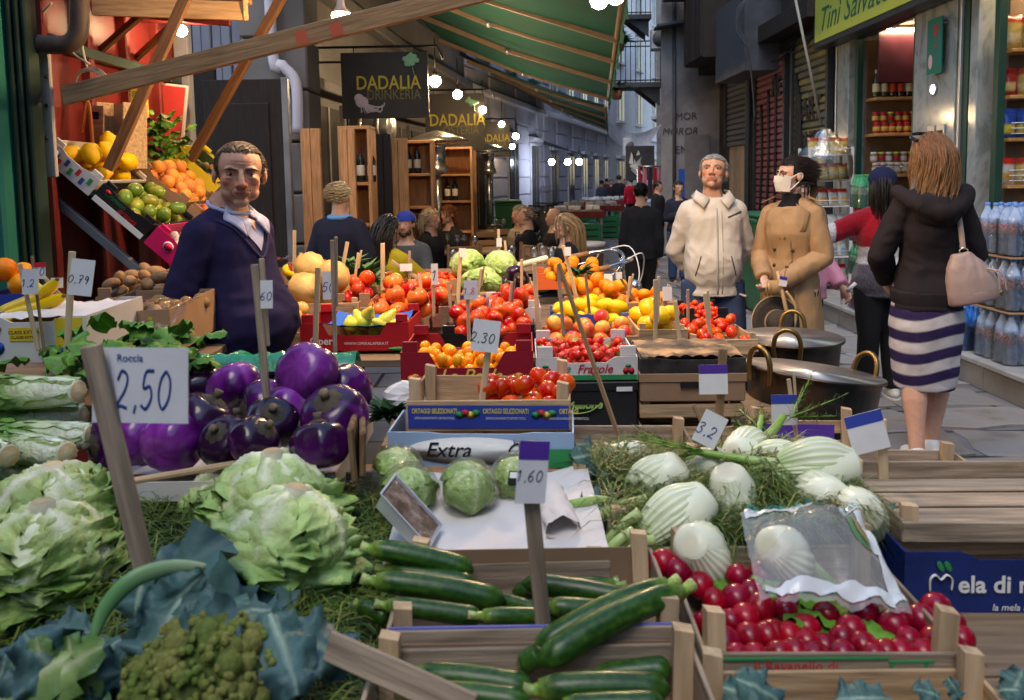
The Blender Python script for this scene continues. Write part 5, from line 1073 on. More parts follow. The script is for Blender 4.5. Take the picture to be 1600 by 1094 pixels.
for k, (a, b, Y) in enumerate((((1000, 800), (925, 880), 1.34), ((990, 830), (935, 886), 1.30), ((1010, 780), (900, 830), 1.42), ((975, 790), (890, 790), 1.45), ((1240, 735), (1160, 745), 1.5), ((1245, 748), (1150, 760), 1.48), ((1000, 850), (960, 905), 1.26), ((1020, 845), (985, 870), 1.27))):
 st_ = thing('fennel_stalk', 'cut fennel stalk, ' + ('longest pointing down to the paper', 'lower left with a cut end', 'thin and curved at the left', 'short under the cabbage leaf', 'thick under the right bulb', 'second under the right bulb', 'by the crate post', 'short beside the crate post')[k], 'fennel stalk', (0, 0, 0), (0, 0, 0), 'cut fennel stalks'); p0, p1 = W(*a, Y), W(*b, Y - .02); ob('stalk', MB().tube(smoothpath([p0, (p0 + p1) / 2 + V((0, 0, .01)), p1], 4), .010, 10, col=[lerp3((.50, .60, .28), (.26, .42, .10), i / 8) for i in range(9)], flat=.8).mesh('stalk', m_fen, True, True), st_)
 ob('cut_end', MB().ell(p1, .0095, 8, 6, col=(.62, .68, .45)).mesh('cut_end', m_fen, True, True), st_)
cl = thing('cabbage_leaf', 'dark blue green cabbage leaf at the back left of the fennel crate', 'leaf', W(930, 710, 1.62)); bleaf(cl, (895, 715), (965, 700), 1.62, 1.66, 1, (0, -.6, .8), 1.2); bleaf(cl, (935, 745), (1020, 735), 1.55, 1.6, 2, (0, -.4, .9), 1.0); bleaf(cl, (910, 790), (985, 770), 1.45, 1.5, 0, (0, -.4, .9), 1.); bleaf(cl, (905, 830), (960, 800), 1.36, 1.42, 3, (0, -.4, .9), 1.)
lf = thing('bay_leaf', 'dark green leaf at the right corner of the fennel crate', 'leaf', W(1400, 800, 1.40)); bleaf(lf, (1372, 790), (1425, 810), 1.4, 1.38, 3, (0, -.6, .8), 1.)
rc = wcrate('radish crate with faded red and green lettering on its front board', V((.415, 1.0, .85)), .345, .30, .072, R(-1), 1, .068, m_cw2, .05)
text('Il Ravanello di', .018, m_rtx, rc, (-.05, -.0036, .052), ext=.0003, xs=1.1); text('Corleone', .034, m_rtx, rc, (-.02, -.0036, .028), shear=.3, ext=.0003, xs=1.1)
for x in (-.15, .075, .12): rect('green_mark', rc, x, .04, .004, .03, m_gtx); 
rect('green_mark', rc, -.04, .063, .22, .003, m_gtx); rect('green_mark', rc, .10, .058, .06, .003, m_gtx)
ob('card_floor', bxm((.33, .28, .004), m_cardin, 0), rc, (0, .15, .014))
RL = [(1036, 880), (1078, 879), (1117, 939), (1152, 935), (1154, 902), (1192, 900), (1176, 927), (1142, 972), (1135, 1005), (1172, 997), (1103, 975), (1197, 995), (1188, 950), (1229, 932), (1225, 951), (1208, 992), (1232, 995), (1260, 1007), (1287, 1010), (1316, 998), (1350, 1009), (1385, 1020), (1419, 999), (1441, 969), (1461, 950), (1487, 975), (1460, 1005), (1406, 970), (1409, 1022), (1441, 1021), (1491, 1018), (1395, 977), (1240, 1021), (1217, 1023), (1315, 1024), (1060, 892), (1095, 915), (1350, 955), (1260, 980), (1330, 985), (1290, 960), (1165, 965), (1475, 1022), (1365, 1024), (1270, 1026), (1150, 1026), (1180, 1027), (1500, 1000)]
q = random.Random(31)
for k, (px, py) in enumerate(RL):
 side = 'left' if px < 1200 else ('middle' if px < 1390 else 'right'); o = ob('radish', FR['radish'][k % 3], None, W(px, py, 1.035 + (1024 - py) * .0013), (q.uniform(-1.2, 1.2), q.uniform(-1.2, 1.2), q.uniform(0, 6)), q.uniform(.80, 1.02)); tag(o, 'dark red radish with a thin root in the %s of the radish crate' % side, 'radish', 'radishes in the front crate, ' + side)
rg = thing('radish_greens', 'limp green radish leaves in the middle of the radish crate', 'greens', W(1290, 960, 1.16)); base = rg.location.copy()
for k in range(46):
 px, py = (q.uniform(1200, 1400), q.uniform(945, 990)) if k < 30 else (q.uniform(1110, 1200), q.uniform(880, 925)); ob('leaf', SPI[k % 3], rg, W(px, py, 1.05 + (1015 - py) * .0013) - base + V((0, 0, -.004)), (q.uniform(-.3, .5), q.uniform(-.5, .5), q.uniform(0, 6)), q.uniform(.7, 1.2))
# plastic bag over the fennel and radishes
bg = thing('plastic_bag', 'clear plastic bag with green printed lettering draped over the radishes', 'bag', W(1290, 900, 1.18)); base = bg.location.copy()
c00, c10, c11, c01 = W(1150, 838, 1.22), W(1245, 990, 1.05) * 0 + W(1180, 930, 1.10), W(1415, 945, 1.10), W(1390, 800, 1.28)
def bagf(u, v, o=0.):
 p = c10.lerp(c11, u).lerp(W(1150 + 60 * u, 795, 1.30).lerp(W(1330, 785, 1.32), u), v); p = p + V((0, -.02, .055 * math.sin(PI * u) * math.sin(PI * v) + .016 * nz((u * 5, v * 5, 2), 1.4) + .010 * abs(nz((u * 11, v * 9, 5), 1.2)))); return p - base + V((0, -.002, .003)) * o
m = MB(); m.grid(30, 26, bagf); ob('film', m.mesh('film', M('bag_plastic', (.75, .78, .80), .22, var=.1, alpha=.24, coat=.4, bump=.3, bs=30)), bg)
m = MB(); m.grid(30, 4, lambda u, v: bagf(.02 + u * .96, .86 + v * .12, 1)); m.grid(4, 24, lambda u, v: bagf(.88 + u * .10, .05 + v * .80, 1)); m.grid(24, 3, lambda u, v: bagf(.04 + u * .86, .03 + v * .08, 1)); ob('white_band', m.mesh('white_band', M('white_band', (.60, .62, .64), .25, coat=.5)), bg)
def bagtext(s_, u0, u1, v, size):
 n = len(s_)
 for i, ch in enumerate(s_):
  if ch == ' ': continue
  u = u0 + (u1 - u0) * i / n; p = bagf(u, v, 2); p2 = bagf(u + .02, v, 2); t = (p2 - p); up_ = (bagf(u, v + .02, 2) - p); nr = t.cross(up_).normalized()
  X = Matrix((t.normalized(), nr.cross(t).normalized(), nr)).transposed(); text(ch, size, m_teal, bg, p + nr * .002, X.to_euler(), ext=.0002)
m_teal = paint('teal_print', (.02, .28, .26)); bagtext('DE ANGELIS & DI TROCCHIO', .06, .97, .92, .020)
for u, v, mt in ((.80, .52, paint('dull_green', (.10, .22, .10))),):
 m = MB(); m.grid(8, 8, lambda a, b: bagf(u + (a - .5) * .20 * math.sqrt(max(0, 1 - (2 * b - 1) ** 2)) + .0, v + (b - .5) * .34, 1)); e = ob('emblem', m.mesh('emblem', mt), bg); m = MB(); m.grid(6, 6, lambda a, b: bagf(u + (a - .5) * .12 * math.sqrt(max(0, 1 - (2 * b - 1) ** 2)), v + (b - .5) * .2, 1.8)); ob('emblem_centre', m.mesh('emblem_centre', paint('dull_yellow', (.35, .28, .10))), e)
fen('fennel bulb inside the clear plastic bag', 1225, 862, 1.20, (.5, .4, -.4), .8, 9, 2)
# front edge crate with greens
ec = wcrate('empty looking crate with dark greens at the bottom right edge', V((.41, .80, .80)), .37, .19, .10, R(-1), 2, .045, m_cw, .04); lg2 = thing('dark_greens', 'dark green leaves in the crate at the bottom right edge', 'greens', W(1360, 1090, .9))
for k, (a, b) in enumerate((((1130, 1075), (1215, 1094)), ((1150, 1060), (1240, 1090)), ((1330, 1094), (1400, 1080)), ((1370, 1094), (1310, 1078)), ((1480, 1060), (1510, 1094)), ((1470, 1090), (1440, 1070)), ((1560, 1080), (1610, 1070)), ((1575, 1094), (1600, 1050)))): bleaf(lg2, a, b, .93, .92, k % 4, (0, -.5, .9), 1.1)
# ================================================================ right: apple box, empty crates
mb_ = tray('navy blue apple box with white lettering at the right edge', V((.84, 1.24, .818)), .42, .30, .115, R(-2), m_navy, m_cardin, .12, name='apple_box', group=None, tab=0)
text('ela di montagna', .040, m_wtx, mb_, (-.125, -.0045, .060), ext=.0004, align='LEFT', bold=.0008)
me = MB().tube(smoothpath([(-.02, 0, -.012), (-.02, 0, .008), (-.012, 0, .016), (-.003, 0, .008), (.006, 0, .016), (.015, 0, .008), (.014, 0, -.010)], 5), .0032, 6, flat=.4).mesh('emblem', m_wtx); ob('emblem', me, mb_, (-.150, -.005, .062))
for s, a in ((-1, .5), (1, -.5)): ob('emblem', MB().ell((0, 0, 0), (.005, .0006, .010), 8, 6).mesh('emblem', m_gtx), mb_, (-.148 + s * .006, -.005, .092), (0, a * s * 1, 0))
text('la mela Melinda', .016, m_wtx, mb_, (-.07, -.0045, .022), ext=.0003, align='LEFT', shear=.2)
wc = wcrate('grey slatted crate stacked on the navy apple box', V((.84, 1.27, .930)), .40, .28, .045, R(-2), 1, .035, m_cw2, .02)
wc1 = wcrate('empty crate lined with crumpled brown paper at the right', V((.82, 1.58, .80)), .38, .26, .095, R(-4), 2, .045, m_cw2, .03)
m = MB(); m.grid(24, 6, lambda u, v: (-.175 + u * .35, -.008 + .006 * nz((u * 6, v * 3, 0), 2), .015 + v * .085 + .008 * nz((u * 5, 0, 2), 2) * v)); ob('paper', m.mesh('paper', M('brown_paper', (.15, .11, .08), .8, var=.3, ns=12, bump=.7, bs=24)), wc1); ob('card_floor', bxm((.34, .24, .004), m_cardin, 0), wc1, (0, .13, .014))
wc2 = wcrate('empty pale crate with a blue lining behind the brown paper one', V((.75, 1.88, .79)), .28, .24, .09, R(-6), 2, .035, m_cw, .045); rect('blue_lining', wc2, -.03, .06, .22, .06, m_purp, .2); ob('card_floor', bxm((.26, .22, .004), m_white, 0), wc2, (0, .12, .012))
wc4 = wcrate('half empty wooden crate behind the fennel', V((.26, 1.78, .83)), .33, .22, .08, R(-2), 2, .035, m_cw2, .03); 
# ================================================================ middle: 'Extra' tray with tomatoes
ex = tray('light blue tray lettered Extra in front of the tomatoes', V((-.075, 1.66, .935)), .40, .16, .075, R(-4), m_ltblue, m_cardin, .05, name='blue_tray', tab=0); disc('white_oval', ex, -.02, .035, .14, .030, m_wtx, -.0035); text('Extra', .046, m_btx, ex, (-.07, -.0055, .036), shear=.3, ext=.0003, bold=.0004); text('Bontà di Sicilia', .010, m_bluein, ex, (.10, -.0055, .056), ext=.0003); text('C', .046, m_btx, ex, (.07, -.0055, .036), shear=.3, ext=.0003); rect('green_strip', ex, .17, .02, .05, .04, m_gtx)
tc_ = wcrate('wooden crate of tomatoes with a blue printed band', V((-.06, 1.74, .985)), .37, .22, .075, R(-4), 1, .07, m_cw, .045); rect('blue_band', tc_, 0, .035, .36, .052, m_blueP, -.0045)
for x in (-.12, .04, .18): text('ORTAGGI SELEZIONATI' if x != .18 else 'ORTAGGI', .0155, m_ytx, tc_, (x, -.0062, .048), ext=.0003, bold=.0003, xs=.62); text('ESPORTAZIONE PRODOTTI ORTOFRUTTICOLI', .007, m_wtx, tc_, (x, -.0062, .032), ext=.0003, xs=.6)
for x in (-.045, .125): 
 for j, mt in enumerate((m_gtx, m_rtx, m_ytx, m_gtx)): disc('emblem', tc_, x - .018 + j * .012, .040 + .004 * (j % 2), .010, .008, mt, -.0065)
pile('tomato', 'tomato', 'shiny red plum tomato heaped in the blue banded crate', 'tomato', 'plum tomatoes in the blue banded crate', V((.03, 1.85, 1.01)), .24, .17, .021, 26, 3, R(-4), scale=.85)
lp = tray('wine red box lettered in yellow script full of apricots', FR_(627, 834, 616, 2.5)[0], FR_(627, 834, 616, 2.5)[1], .31, .138, R(-1), m_wineP, m_cardin, .38, name='apricot_box'); text('La Perla', .062, m_otx, lp, (.01, -.004, .058), shear=.35, ext=.0004, bold=.0008); text('La Perla', .062, m_ytx, lp, (.011, -.0052, .059), shear=.35, ext=.0003); text('Celebrity', .012, m_otx, lp, (.06, -.004, .092), shear=.3, ext=.0003)
for s in (-1, 1):
 for j, (mt, dx, dz) in enumerate(((m_otx, -.012, 0), (m_rtx, .012, -.002), (m_gtx, 0, -.014), (m_otx, .0, .004))): disc('emblem', lp, s * .165 + dx, .055 + dz, .014, .010 if mt != m_gtx else .006, mt, -.0045)
pile('apricot', 'apricot', 'yellow apricot in the wine red lettered box', 'apricot', 'apricots in the wine red box', V((lp.location.x, 2.65, lp.location.z + .045)), .38, .28, .021, 70, 5, scale=.9)
b1_ = cbox('black box with a grey label under the apricot box', FR_(640, 834, 690, 2.48)[0] + V((0, .02, 0)), .38, .30, .145, 0, m_blackP); rect('label_sticker', b1_, .15, .12, .03, .014, m_wtx, -.0055)
fg = tray('white and green strawberry tray lettered in red script', FR_(836, 998, 594, 2.5)[0], .325, .30, .075, R(-1), m_white, m_cardin, .25, name='strawberry_tray'); rect('green_strip', fg, 0, .009, .32, .016, m_gtx, -.0035); text('Le', .036, m_gtx, fg, (-.07, -.004, .038), shear=.3, ext=.0003); text('Fragole', .038, m_rtx, fg, (.025, -.004, .036), shear=.3, ext=.0003, bold=.0005)
for s in (-1, 1):
 for dx, mt in ((-.008, m_rtx), (.010, m_rtx)): disc('emblem', fg, s * .132 + dx, .030, .009, .011, mt, -.0042)
 disc('emblem', fg, s * .132, .046, .010, .005, m_gtx, -.0044)
pile('strawberry', 'strawberry', 'red strawberry with green cap in the white tray', 'strawberry', 'strawberries in the white tray', V((fg.location.x, 2.64, fg.location.z + .03)), .30, .26, .016, 120, 6)
for s in (-1, 1):
 pn = thing('clear_punnet', ('left' if s < 0 else 'right') + ' clear plastic punnet of strawberries', 'punnet', (fg.location.x + s * .075, 2.58, fg.location.z + .01)); m = MB()
 m.add(rng(.055, .05, 0) + rng(.06, .055, .075), [(i, (i + 1) % 4, 4 + (i + 1) % 4, 4 + i) for i in range(4)]); ob('wall', m.mesh('wall', film('punnet', gloss=.3)), pn)
b2_ = cbox('black melon box with a green swirl logo under the strawberries', FR_(836, 1000, 676, 2.47)[0] + V((0, .02, 0)), .325, .30, .155, 0, m_blackP); text('Mellone', .036, m_gtx2 if 'm_gtx2' in globals() else paint('lime_print', (.35, .55, .15)), b2_, (-.01, -.0055, .085), shear=.3, ext=.0003, bold=.0015)
m = MB().tube(smoothpath([(-.055, 0, .02), (-.06, 0, -.01), (-.03, 0, -.022), (.02, 0, -.015), (.05, 0, .005)], 5), .0035, 6, flat=.3); ob('emblem', m.mesh('emblem', MATS.get('lime_print') or m_ytx), b2_, (-.01, -.006, .080)); rect('label_sticker', b2_, .12, .135, .05, .014, m_wtx, -.0055)
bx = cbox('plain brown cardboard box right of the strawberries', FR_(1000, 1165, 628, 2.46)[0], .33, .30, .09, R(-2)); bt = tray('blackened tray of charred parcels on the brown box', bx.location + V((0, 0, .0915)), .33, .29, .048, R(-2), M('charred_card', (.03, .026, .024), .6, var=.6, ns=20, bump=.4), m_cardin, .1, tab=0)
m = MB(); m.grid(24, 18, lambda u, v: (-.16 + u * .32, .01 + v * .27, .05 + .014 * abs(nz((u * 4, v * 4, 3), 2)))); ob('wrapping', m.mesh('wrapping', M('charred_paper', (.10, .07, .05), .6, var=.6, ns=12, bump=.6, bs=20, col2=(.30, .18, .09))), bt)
for k, pb_ in enumerate((655, 690)): wcrate(('upper' if k == 0 else 'lower') + ' flat wooden crate with stamped lettering under the brown box', FR_(1000, 1160, pb_, 2.47)[0], .325, .29, .06, R(-2), 1, .042, m_cw, .0)
# paper wad and crate corner in the middle
cp = thing('crumpled_wrapper', 'crumpled white wrapper by the crate corner left of the tomatoes', 'wrapper', W(640, 625, 1.95)); m = MB(); m.grid(16, 12, lambda u, v: (lambda a, b: (.06 * math.cos(b) * math.cos(a), .05 * math.cos(b) * math.sin(a), .045 * math.sin(b)))(2 * PI * u, -PI / 2 + PI * v)); m.v = [tuple(V(p) * (1 + .5 * nz(p, 25))) for p in m.v]; ob('paper', m.mesh('paper', m_white, False), cp)
tuft('herb_bunch', 'dark bunch of herbs beside the crumpled wrapper', W(605, 650, 1.9), .09, 60, m_leafd, 5)
KR = 1.36
def RW(px, py, Y): return W(px, py, Y * KR)
# ================================================================ rear fruit
op = tray('red box with a blue tray of pears and white lettering', FR_(467, 642, 548, 2.4 * KR)[0], .455, .30, .118, R(-3), m_redP, m_cardin, .45, name='pear_box'); text('Opera', .044, m_wtx, op, (-.13, -.004, .040), ext=.0003, bold=.0008); text('WWW.OPERALAPERA.IT', .017, m_wtx, op, (.05, -.004, .030), ext=.0003); disc('green_swoosh', op, .19, .008, .05, .008, m_gtx, -.004)
m = MB(); m.grid(18, 12, lambda u, v: (-.14 + u * .34, -.004 + v * .28, .075 + .03 * (2 * v - 1) ** 2 + .02 * abs(2 * u - 1) ** 3 + .006 * nz((u * 6, v * 6, 1), 2))); ob('blue_paper', m.mesh('blue_paper', m_bluetray), op)
for k, (px, py) in enumerate(((548, 505), (563, 500), (583, 510), (598, 507), (575, 492), (556, 512), (622, 508), (605, 498))): o = ob('pear', FR['pear'][k % 2], None, RW(px, py, 2.44 + .01 * (k % 3)), (R(-60 + 25 * (k % 3)), R(20 * (k % 4) - 30), k * .8), 1.0); tag(o, 'yellow green pear on the blue tray of the red box', 'pear', 'pears in the red box')
T2 = lambda pl_, pr, pb, Y: FR_(pl_, pr, pb, Y * KR)
def ftray(label, pl_, pr, pb, Y, d, h, kind, n, r, lb, grp, seed, out=None, inn=None, wood_=False, sc_=1., mound=0., up=False, cut=.3, lift=.03, nm=None, flat=1.):
 d *= KR; n = int(n * 1.9); c, w_ = T2(pl_, pr, pb, Y); (wcrate(label, c, w_, d, h, 0, 1, h * .9, out or m_cw, .03) if wood_ else tray(label, c, w_, d, h, 0, out, inn, cut))
 pile(kind, nm or kind, lb, (nm or kind).replace('_', ' '), grp, c + V((0, d / 2, lift)), w_ - .02, d - .02, r, n, seed, 0, R(6), sc_, flat, up, mound)
ftray('cardboard tray heaped with pomegranates', 560, 705, 512, 2.62, .28, .06, 'pomegranate', 12, .044, 'red pomegranate in the heap behind the pears', 'pomegranates behind the pear box', 7, mound=.05, up=True)
ftray('black plastic crate of red apples', 690, 838, 545, 2.38, .28, .065, 'apple', 17, .035, 'red apple in the black crate behind the apricots', 'apples in the black plastic crate', 8, out=m_plast, inn=m_plast, mound=.03)
ftray('tray of peaches behind the strawberries', 850, 1000, 558, 2.36, .2, .05, 'peach', 11, .034, 'red and yellow peach behind the strawberries', 'peaches behind the strawberries', 9, out=m_card)
ftray('blue tray of lemons', 862, 990, 522, 2.60, .2, .06, 'lemon', 9, .034, 'yellow lemon in the blue tray', 'lemons in the blue tray', 10, out=paint('tray_blue', (.12, .16, .36)), inn=m_bluetray)
ftray('tray of oranges behind the lemons', 880, 1000, 492, 2.86, .24, .06, 'orange', 12, .038, 'orange in the tray behind the lemons', 'oranges behind the lemons', 11, mound=.05)
ftray('rear tray of oranges with leaves', 838, 945, 452, 3.25, .24, .06, 'orange', 9, .038, 'orange in the rearmost tray by the bicycle', 'oranges by the bicycle', 12, out=paint('box_orange', (.6, .12, .03)), mound=.06)
ftray('wooden crate of yellow mangoes', 998, 1075, 540, 2.36, .24, .07, 'yellow_mango', 7, .036, 'yellow mango in the small wooden crate', 'mangoes in the wooden crate', 13, wood_=True, mound=.03)
ftray('tray of mandarins at the back right', 980, 1060, 500, 2.75, .2, .05, 'mandarin', 8, .031, 'small mandarin in the back right tray', 'mandarins at the back right', 14, mound=.03)
ftray('pink lined wooden crate with a few red peppers', 1075, 1185, 552, 2.35, .26, .06, 'tomato', 8, .026, 'red tomato in the pink lined crate by the pots', 'tomatoes in the pink lined crate', 15, out=m_cw, wood_=True)
ftray('black crate of cherries behind the pink lined crate', 1068, 1140, 512, 2.75, .2, .06, 'cherry_tomato', 30, .015, 'small dark red fruit in the black crate near the grey haired man', 'small red fruit in the black crate', 16, out=m_plast, inn=m_plast)
ftray('crate of ripe red tomatoes left of the herbs', 425, 510, 445, 3.15, .22, .06, 'tomato', 16, .025, 'red tomato in the crate behind the melons', 'tomatoes behind the melons', 17)
ftray('tray of cherry tomatoes on the vine', 635, 720, 462, 2.95, .2, .05, 'cherry_tomato', 50, .016, 'bright cherry tomato in the tray left of the cabbages', 'cherry tomatoes left of the cabbages', 18)
ftray('crate of golden melons behind the red box', 440, 560, 500, 2.66, .22, .08, 'melon', 3, .075, 'ribbed golden melon left of the pomegranates', 'melons behind the red box', 19, wood_=True, sc_=1., flat=.6)
ftray('tray of dark apples left of the pomegranates', 520, 580, 490, 2.68, .2, .06, 'apple', 8, .035, 'dark apple between melons and pomegranates', 'apples beside the melons', 20)
ftray('white tray of red apples with ribbon', 755, 845, 505, 2.62, .22, .07, 'apple', 8, .035, 'red apple in the white ribboned tray', 'apples in the white tray', 22, out=m_white, mound=.03)
ftray('wooden crate with onions under the melons', 438, 475, 540, 2.45, .18, .06, 'onion', 6, .034, 'yellow onion in the crate left of the red box', 'onions left of the red box', 23, wood_=True)
c, w_ = T2(700, 835, 478, 2.95); cc = wcrate('purple lined wooden crate holding the pale cabbages', c, w_, .46, .07, 0, 1, .065, m_cw, .03); rect('purple_lining', cc, 0, .05, w_ - .02, .012, m_purp, -.005)
for k, (px, py, Y, s, lb) in enumerate(((729, 412, 3.12, .60, 'big pale cabbage at the left of its crate'), (781, 413, 3.14, .58, 'big pale cabbage at the right behind'), (755, 436, 3.02, .48, 'smaller green cabbage in the middle'), (741, 440, 2.98, .48, 'flatter cabbage in front of the left one'), (768, 442, 3.0, .42, 'front right small cabbage'))): cabbage(lb + ' near the cafe tables', RW(px, py, Y), s * KR, k + 3)
for k, (px, py) in enumerate(((797, 445), (812, 438), (805, 430))): eggplant('small dark eggplant %s beside the pale cabbages' % ('in front', 'at the right', 'at the back')[k], RW(px, py, 3.0), (1.2, k, 0), .8, 1)
lk = thing('leek', 'white and green leek lying behind the cabbages', 'leek'); a, b = RW(852, 404, 3.3), RW(785, 422, 3.3); ob('stalk', MB().tube(smoothpath([a, (a + b) / 2, b], 4), .018, 10, col=[lerp3((.75, .75, .62), (.24, .38, .12), i / 8) for i in range(9)]).mesh('stalk', m_fen, True, True), lk); ob('roots', MB().ell(a, .019, 8, 6, col=(.66, .6, .45)).mesh('roots', m_matte, True, True), lk)
tuft('herb_bunch', 'spiky bunch of rosemary behind the melons', RW(562, 436, 3.0), .18, 120, M('rosemary', (.10, .20, .07), .6, var=.3), 6); tuft('herb_bunch', 'low spray of rosemary right of the bunch', RW(580, 442, 2.95), .14, 50, MATS['rosemary'], 7); tuft('orange_leaves', 'dark leaves among the rear oranges', RW(905, 428, 3.3), .14, 40, m_leafd, 8); tuft('celery_bunch', 'leafy bunch by the yellow bananas', RW(548, 415, 3.1), .14, 40, MATS['rosemary'], 9)
banana_bunch('yellow banana bunch behind the red box', RW(460, 440, 2.95), (0, R(60), R(20)), 4)
# punnets, ribbon bits and wrappers between the trays
q = random.Random(77)
for k, (px, py, Y) in enumerate(((700, 505, 2.5), (735, 520, 2.45), (770, 500, 2.55))):
 pn = thing('clear_punnet', 'clear plastic punnet of dark fruit, %s among the red apples' % ('left', 'front', 'right')[k], 'punnet', RW(px, py, Y)); m = MB(); m.add(rng(.07, .055, -.04) + rng(.075, .06, .03), [(i, (i + 1) % 4, 4 + (i + 1) % 4, 4 + i) for i in range(4)]); ob('wall', m.mesh('wall', film('punnet', gloss=.3)), pn)
for k, (px, py, Y) in enumerate(((760, 478, 2.6), (775, 492, 2.55), (792, 488, 2.55), (745, 500, 2.48))):
 rb = thing('printed_ribbon', 'white ribbon with red print, %s of the apricot stall' % ('upper left', 'middle', 'upper right', 'lower left')[k], 'ribbon', RW(px, py, Y)); a = q.uniform(-.6, .6); m = MB(); m.grid(2, 10, lambda u, v: ((u - .5) * .018 + a * .05 * (v - .5), .01 * math.sin(v * 5), (v - .5) * .09)); ob('strip', m.mesh('strip', m_cardw), rb)
 for j in range(3): ob('print', bxm((.009, .001, .009), m_rtx, 0), rb, (a * .05 * (j / 3 - .3), -.004, (j - 1) * .026), (0, R(20), 0))
pw = thing('white_wrapper', 'white paper wrapper beside the cherry tomatoes', 'wrapper', RW(675, 458, 2.85)); m = MB(); m.grid(10, 8, lambda u, v: ((u - .5) * .12, (v - .5) * .1, .02 * nz((u * 4, v * 4, 1), 2) + .03 * v)); ob('paper', m.mesh('paper', m_white, False), pw)
bb = thing('blue_paper', 'blue paper sheet sticking up among the lemons', 'paper', RW(915, 500, 2.55)); m = MB(); m.grid(8, 6, lambda u, v: ((u - .5) * .08, .01 * nz((u * 4, v * 3, 2), 2), (v - .5) * .05 + .01 * nz((u * 5, v, 1), 2))); ob('sheet', m.mesh('sheet', m_bluetray), bb)
pv = thing('plastic_wrapper', 'clear crinkled wrapper on the tomatoes at the left', 'wrapper', RW(432, 412, 3.1)); m = MB(); m.grid(14, 8, lambda u, v: ((u - .5) * .16, (v - .5) * .12, .04 * abs(nz((u * 5, v * 5, 1), 2)) + .02)); ob('film', m.mesh('film', film('cling')), pv)
# ================================================================ left: banana boxes
T2 = FR_
c, w_ = T2(-30, 138, 566, 2.05); bn = tray('white and yellow banana box at the left edge', c, w_, .34, .12, R(2), m_white, m_cardin, .12, name='banana_box', tab=0); rect('yellow_patch', bn, .095, .06, .07, .11, paint('banana_yellow', (.75, .52, .03)), -.0035); rect('yellow_patch', bn, -.02, .075, .075, .035, MATS['banana_yellow'], -.0035); text('CLASS EXTRA', .013, m_btx, bn, (-.02, -.005, .08), ext=.0003); text('CLASSE EXTRA', .010, m_btx, bn, (-.02, -.005, .067), ext=.0003); disc('blue_dot', bn, -.09, .04, .018, .018, m_bluetray, -.004); disc('blue_dot', bn, .09, .02, .03, .02, m_bluetray, -.0048); disc('hand_hole', bn, -.095, .09, .018, .012, m_card, -.0042)
m = MB(); m.grid(16, 10, lambda u, v: (-.12 + u * .26, .02 + v * .28, .115 + .012 * nz((u * 4, v * 4, 1), 2))); ob('paper', m.mesh('paper', m_white), bn)
banana_bunch('bananas lying in the white box at the left edge', W(5, 498, 2.2), (R(10), R(70), R(-80)), 5); banana_bunch('upright green yellow banana bunch among the price tags', W(70, 448, 2.5), (R(-60), R(0), R(170)), 5, .8, (.72, .58, .04)); banana_bunch('second hand of bananas beside the upright bunch', W(60, 462, 2.45), (R(-40), R(15), R(215)), 4, .75)
c, w_ = T2(128, 262, 560, 2.35); kb = tray('large brown cardboard box of kiwis under plastic', c, w_ + .02, .45, .145, R(4), m_card, m_cardin, .02, name='kiwi_box', tab=0)
for k in range(14): ob('scuff', bxm((.01, .0015, .012), [paint('scuff_y', (.5, .4, .05)), m_wtx, m_purp][k % 3], 0), kb, (q.uniform(-.12, .12), -.0035, q.uniform(.02, .12)), (0, q.uniform(0, 3), 0))
pile('kiwi', 'kiwi', 'brown kiwi in the large cardboard box', 'kiwi', 'kiwis in the large box', c + V((0, .24, .085)), w_, .4, .025, 70, 24, zmax=1.5)
m = MB(); m.grid(26, 14, lambda u, v: (-.19 + u * .36, -.012 + v * .2, .155 + .015 * nz((u * 6, v * 6, 1), 1.8) - (.06 * (1 - v) ** 4 + .02 * abs(nz((u * 9, v, 2), 1))))); ob('plastic_sheet', m.mesh('plastic_sheet', film('cling')), kb)
T2 = FR_
ftray('flat tray of potatoes behind the kiwi box', 150, 262, 478, 2.95, .2, .035, 'potato', 16, .026, 'brown potato in the flat tray behind the kiwis', 'potatoes behind the kiwis', 25)
c, w_ = T2(-25, 40, 475, 2.7); ob_ = tray('blue tray of oranges at the left edge', c, w_, .2, .035, 0, m_blueP, m_cardin, .1, tab=0); pile('orange', 'orange', 'orange in the blue tray at the left edge', 'orange', 'oranges at the left edge', c + V((0, .1, .02)), w_, .18, .038, 5, 26)
# ================================================================ sloping fruit rack
rk = thing('fruit_rack', 'grey metal rack holding the sloping fruit crates', 'rack'); m_rk = M('rack_metal', (.30, .31, .34), .45, metal=.5)
TH = math.atan2(.59, .65); SL = V((math.cos(TH), 0, -math.sin(TH))); O_ = W(62, 242, 3.36)
for Y in (3.42, 3.95): a = W(92, 300, 3.42) + V((0, Y - 3.42, -.05)); bar('rail', a - SL * .25, a + SL * .58, (.03, .035), m_rk, rk); bar('upright', a - SL * .25, V((a.x - .18, Y, 0)), (.03, .03), m_rk, rk)
bar('rail', W(176, 452, 3.4), W(260, 455, 3.4), (.03, .04), m_rk, rk); bar('rail', W(60, 110, 3.4), W(92, 400, 3.42), (.03, .03), m_rk, rk); bar('rail', W(178, 462, 3.4), V((W(178, 462, 3.4).x, 3.4, 0)), (.03, .03), m_rk, rk)
for px in (190, 215): bar('prop', W(px, 445, 3.38), W(px + 30, 425, 3.38), (.03, .02), m_cw, rk)
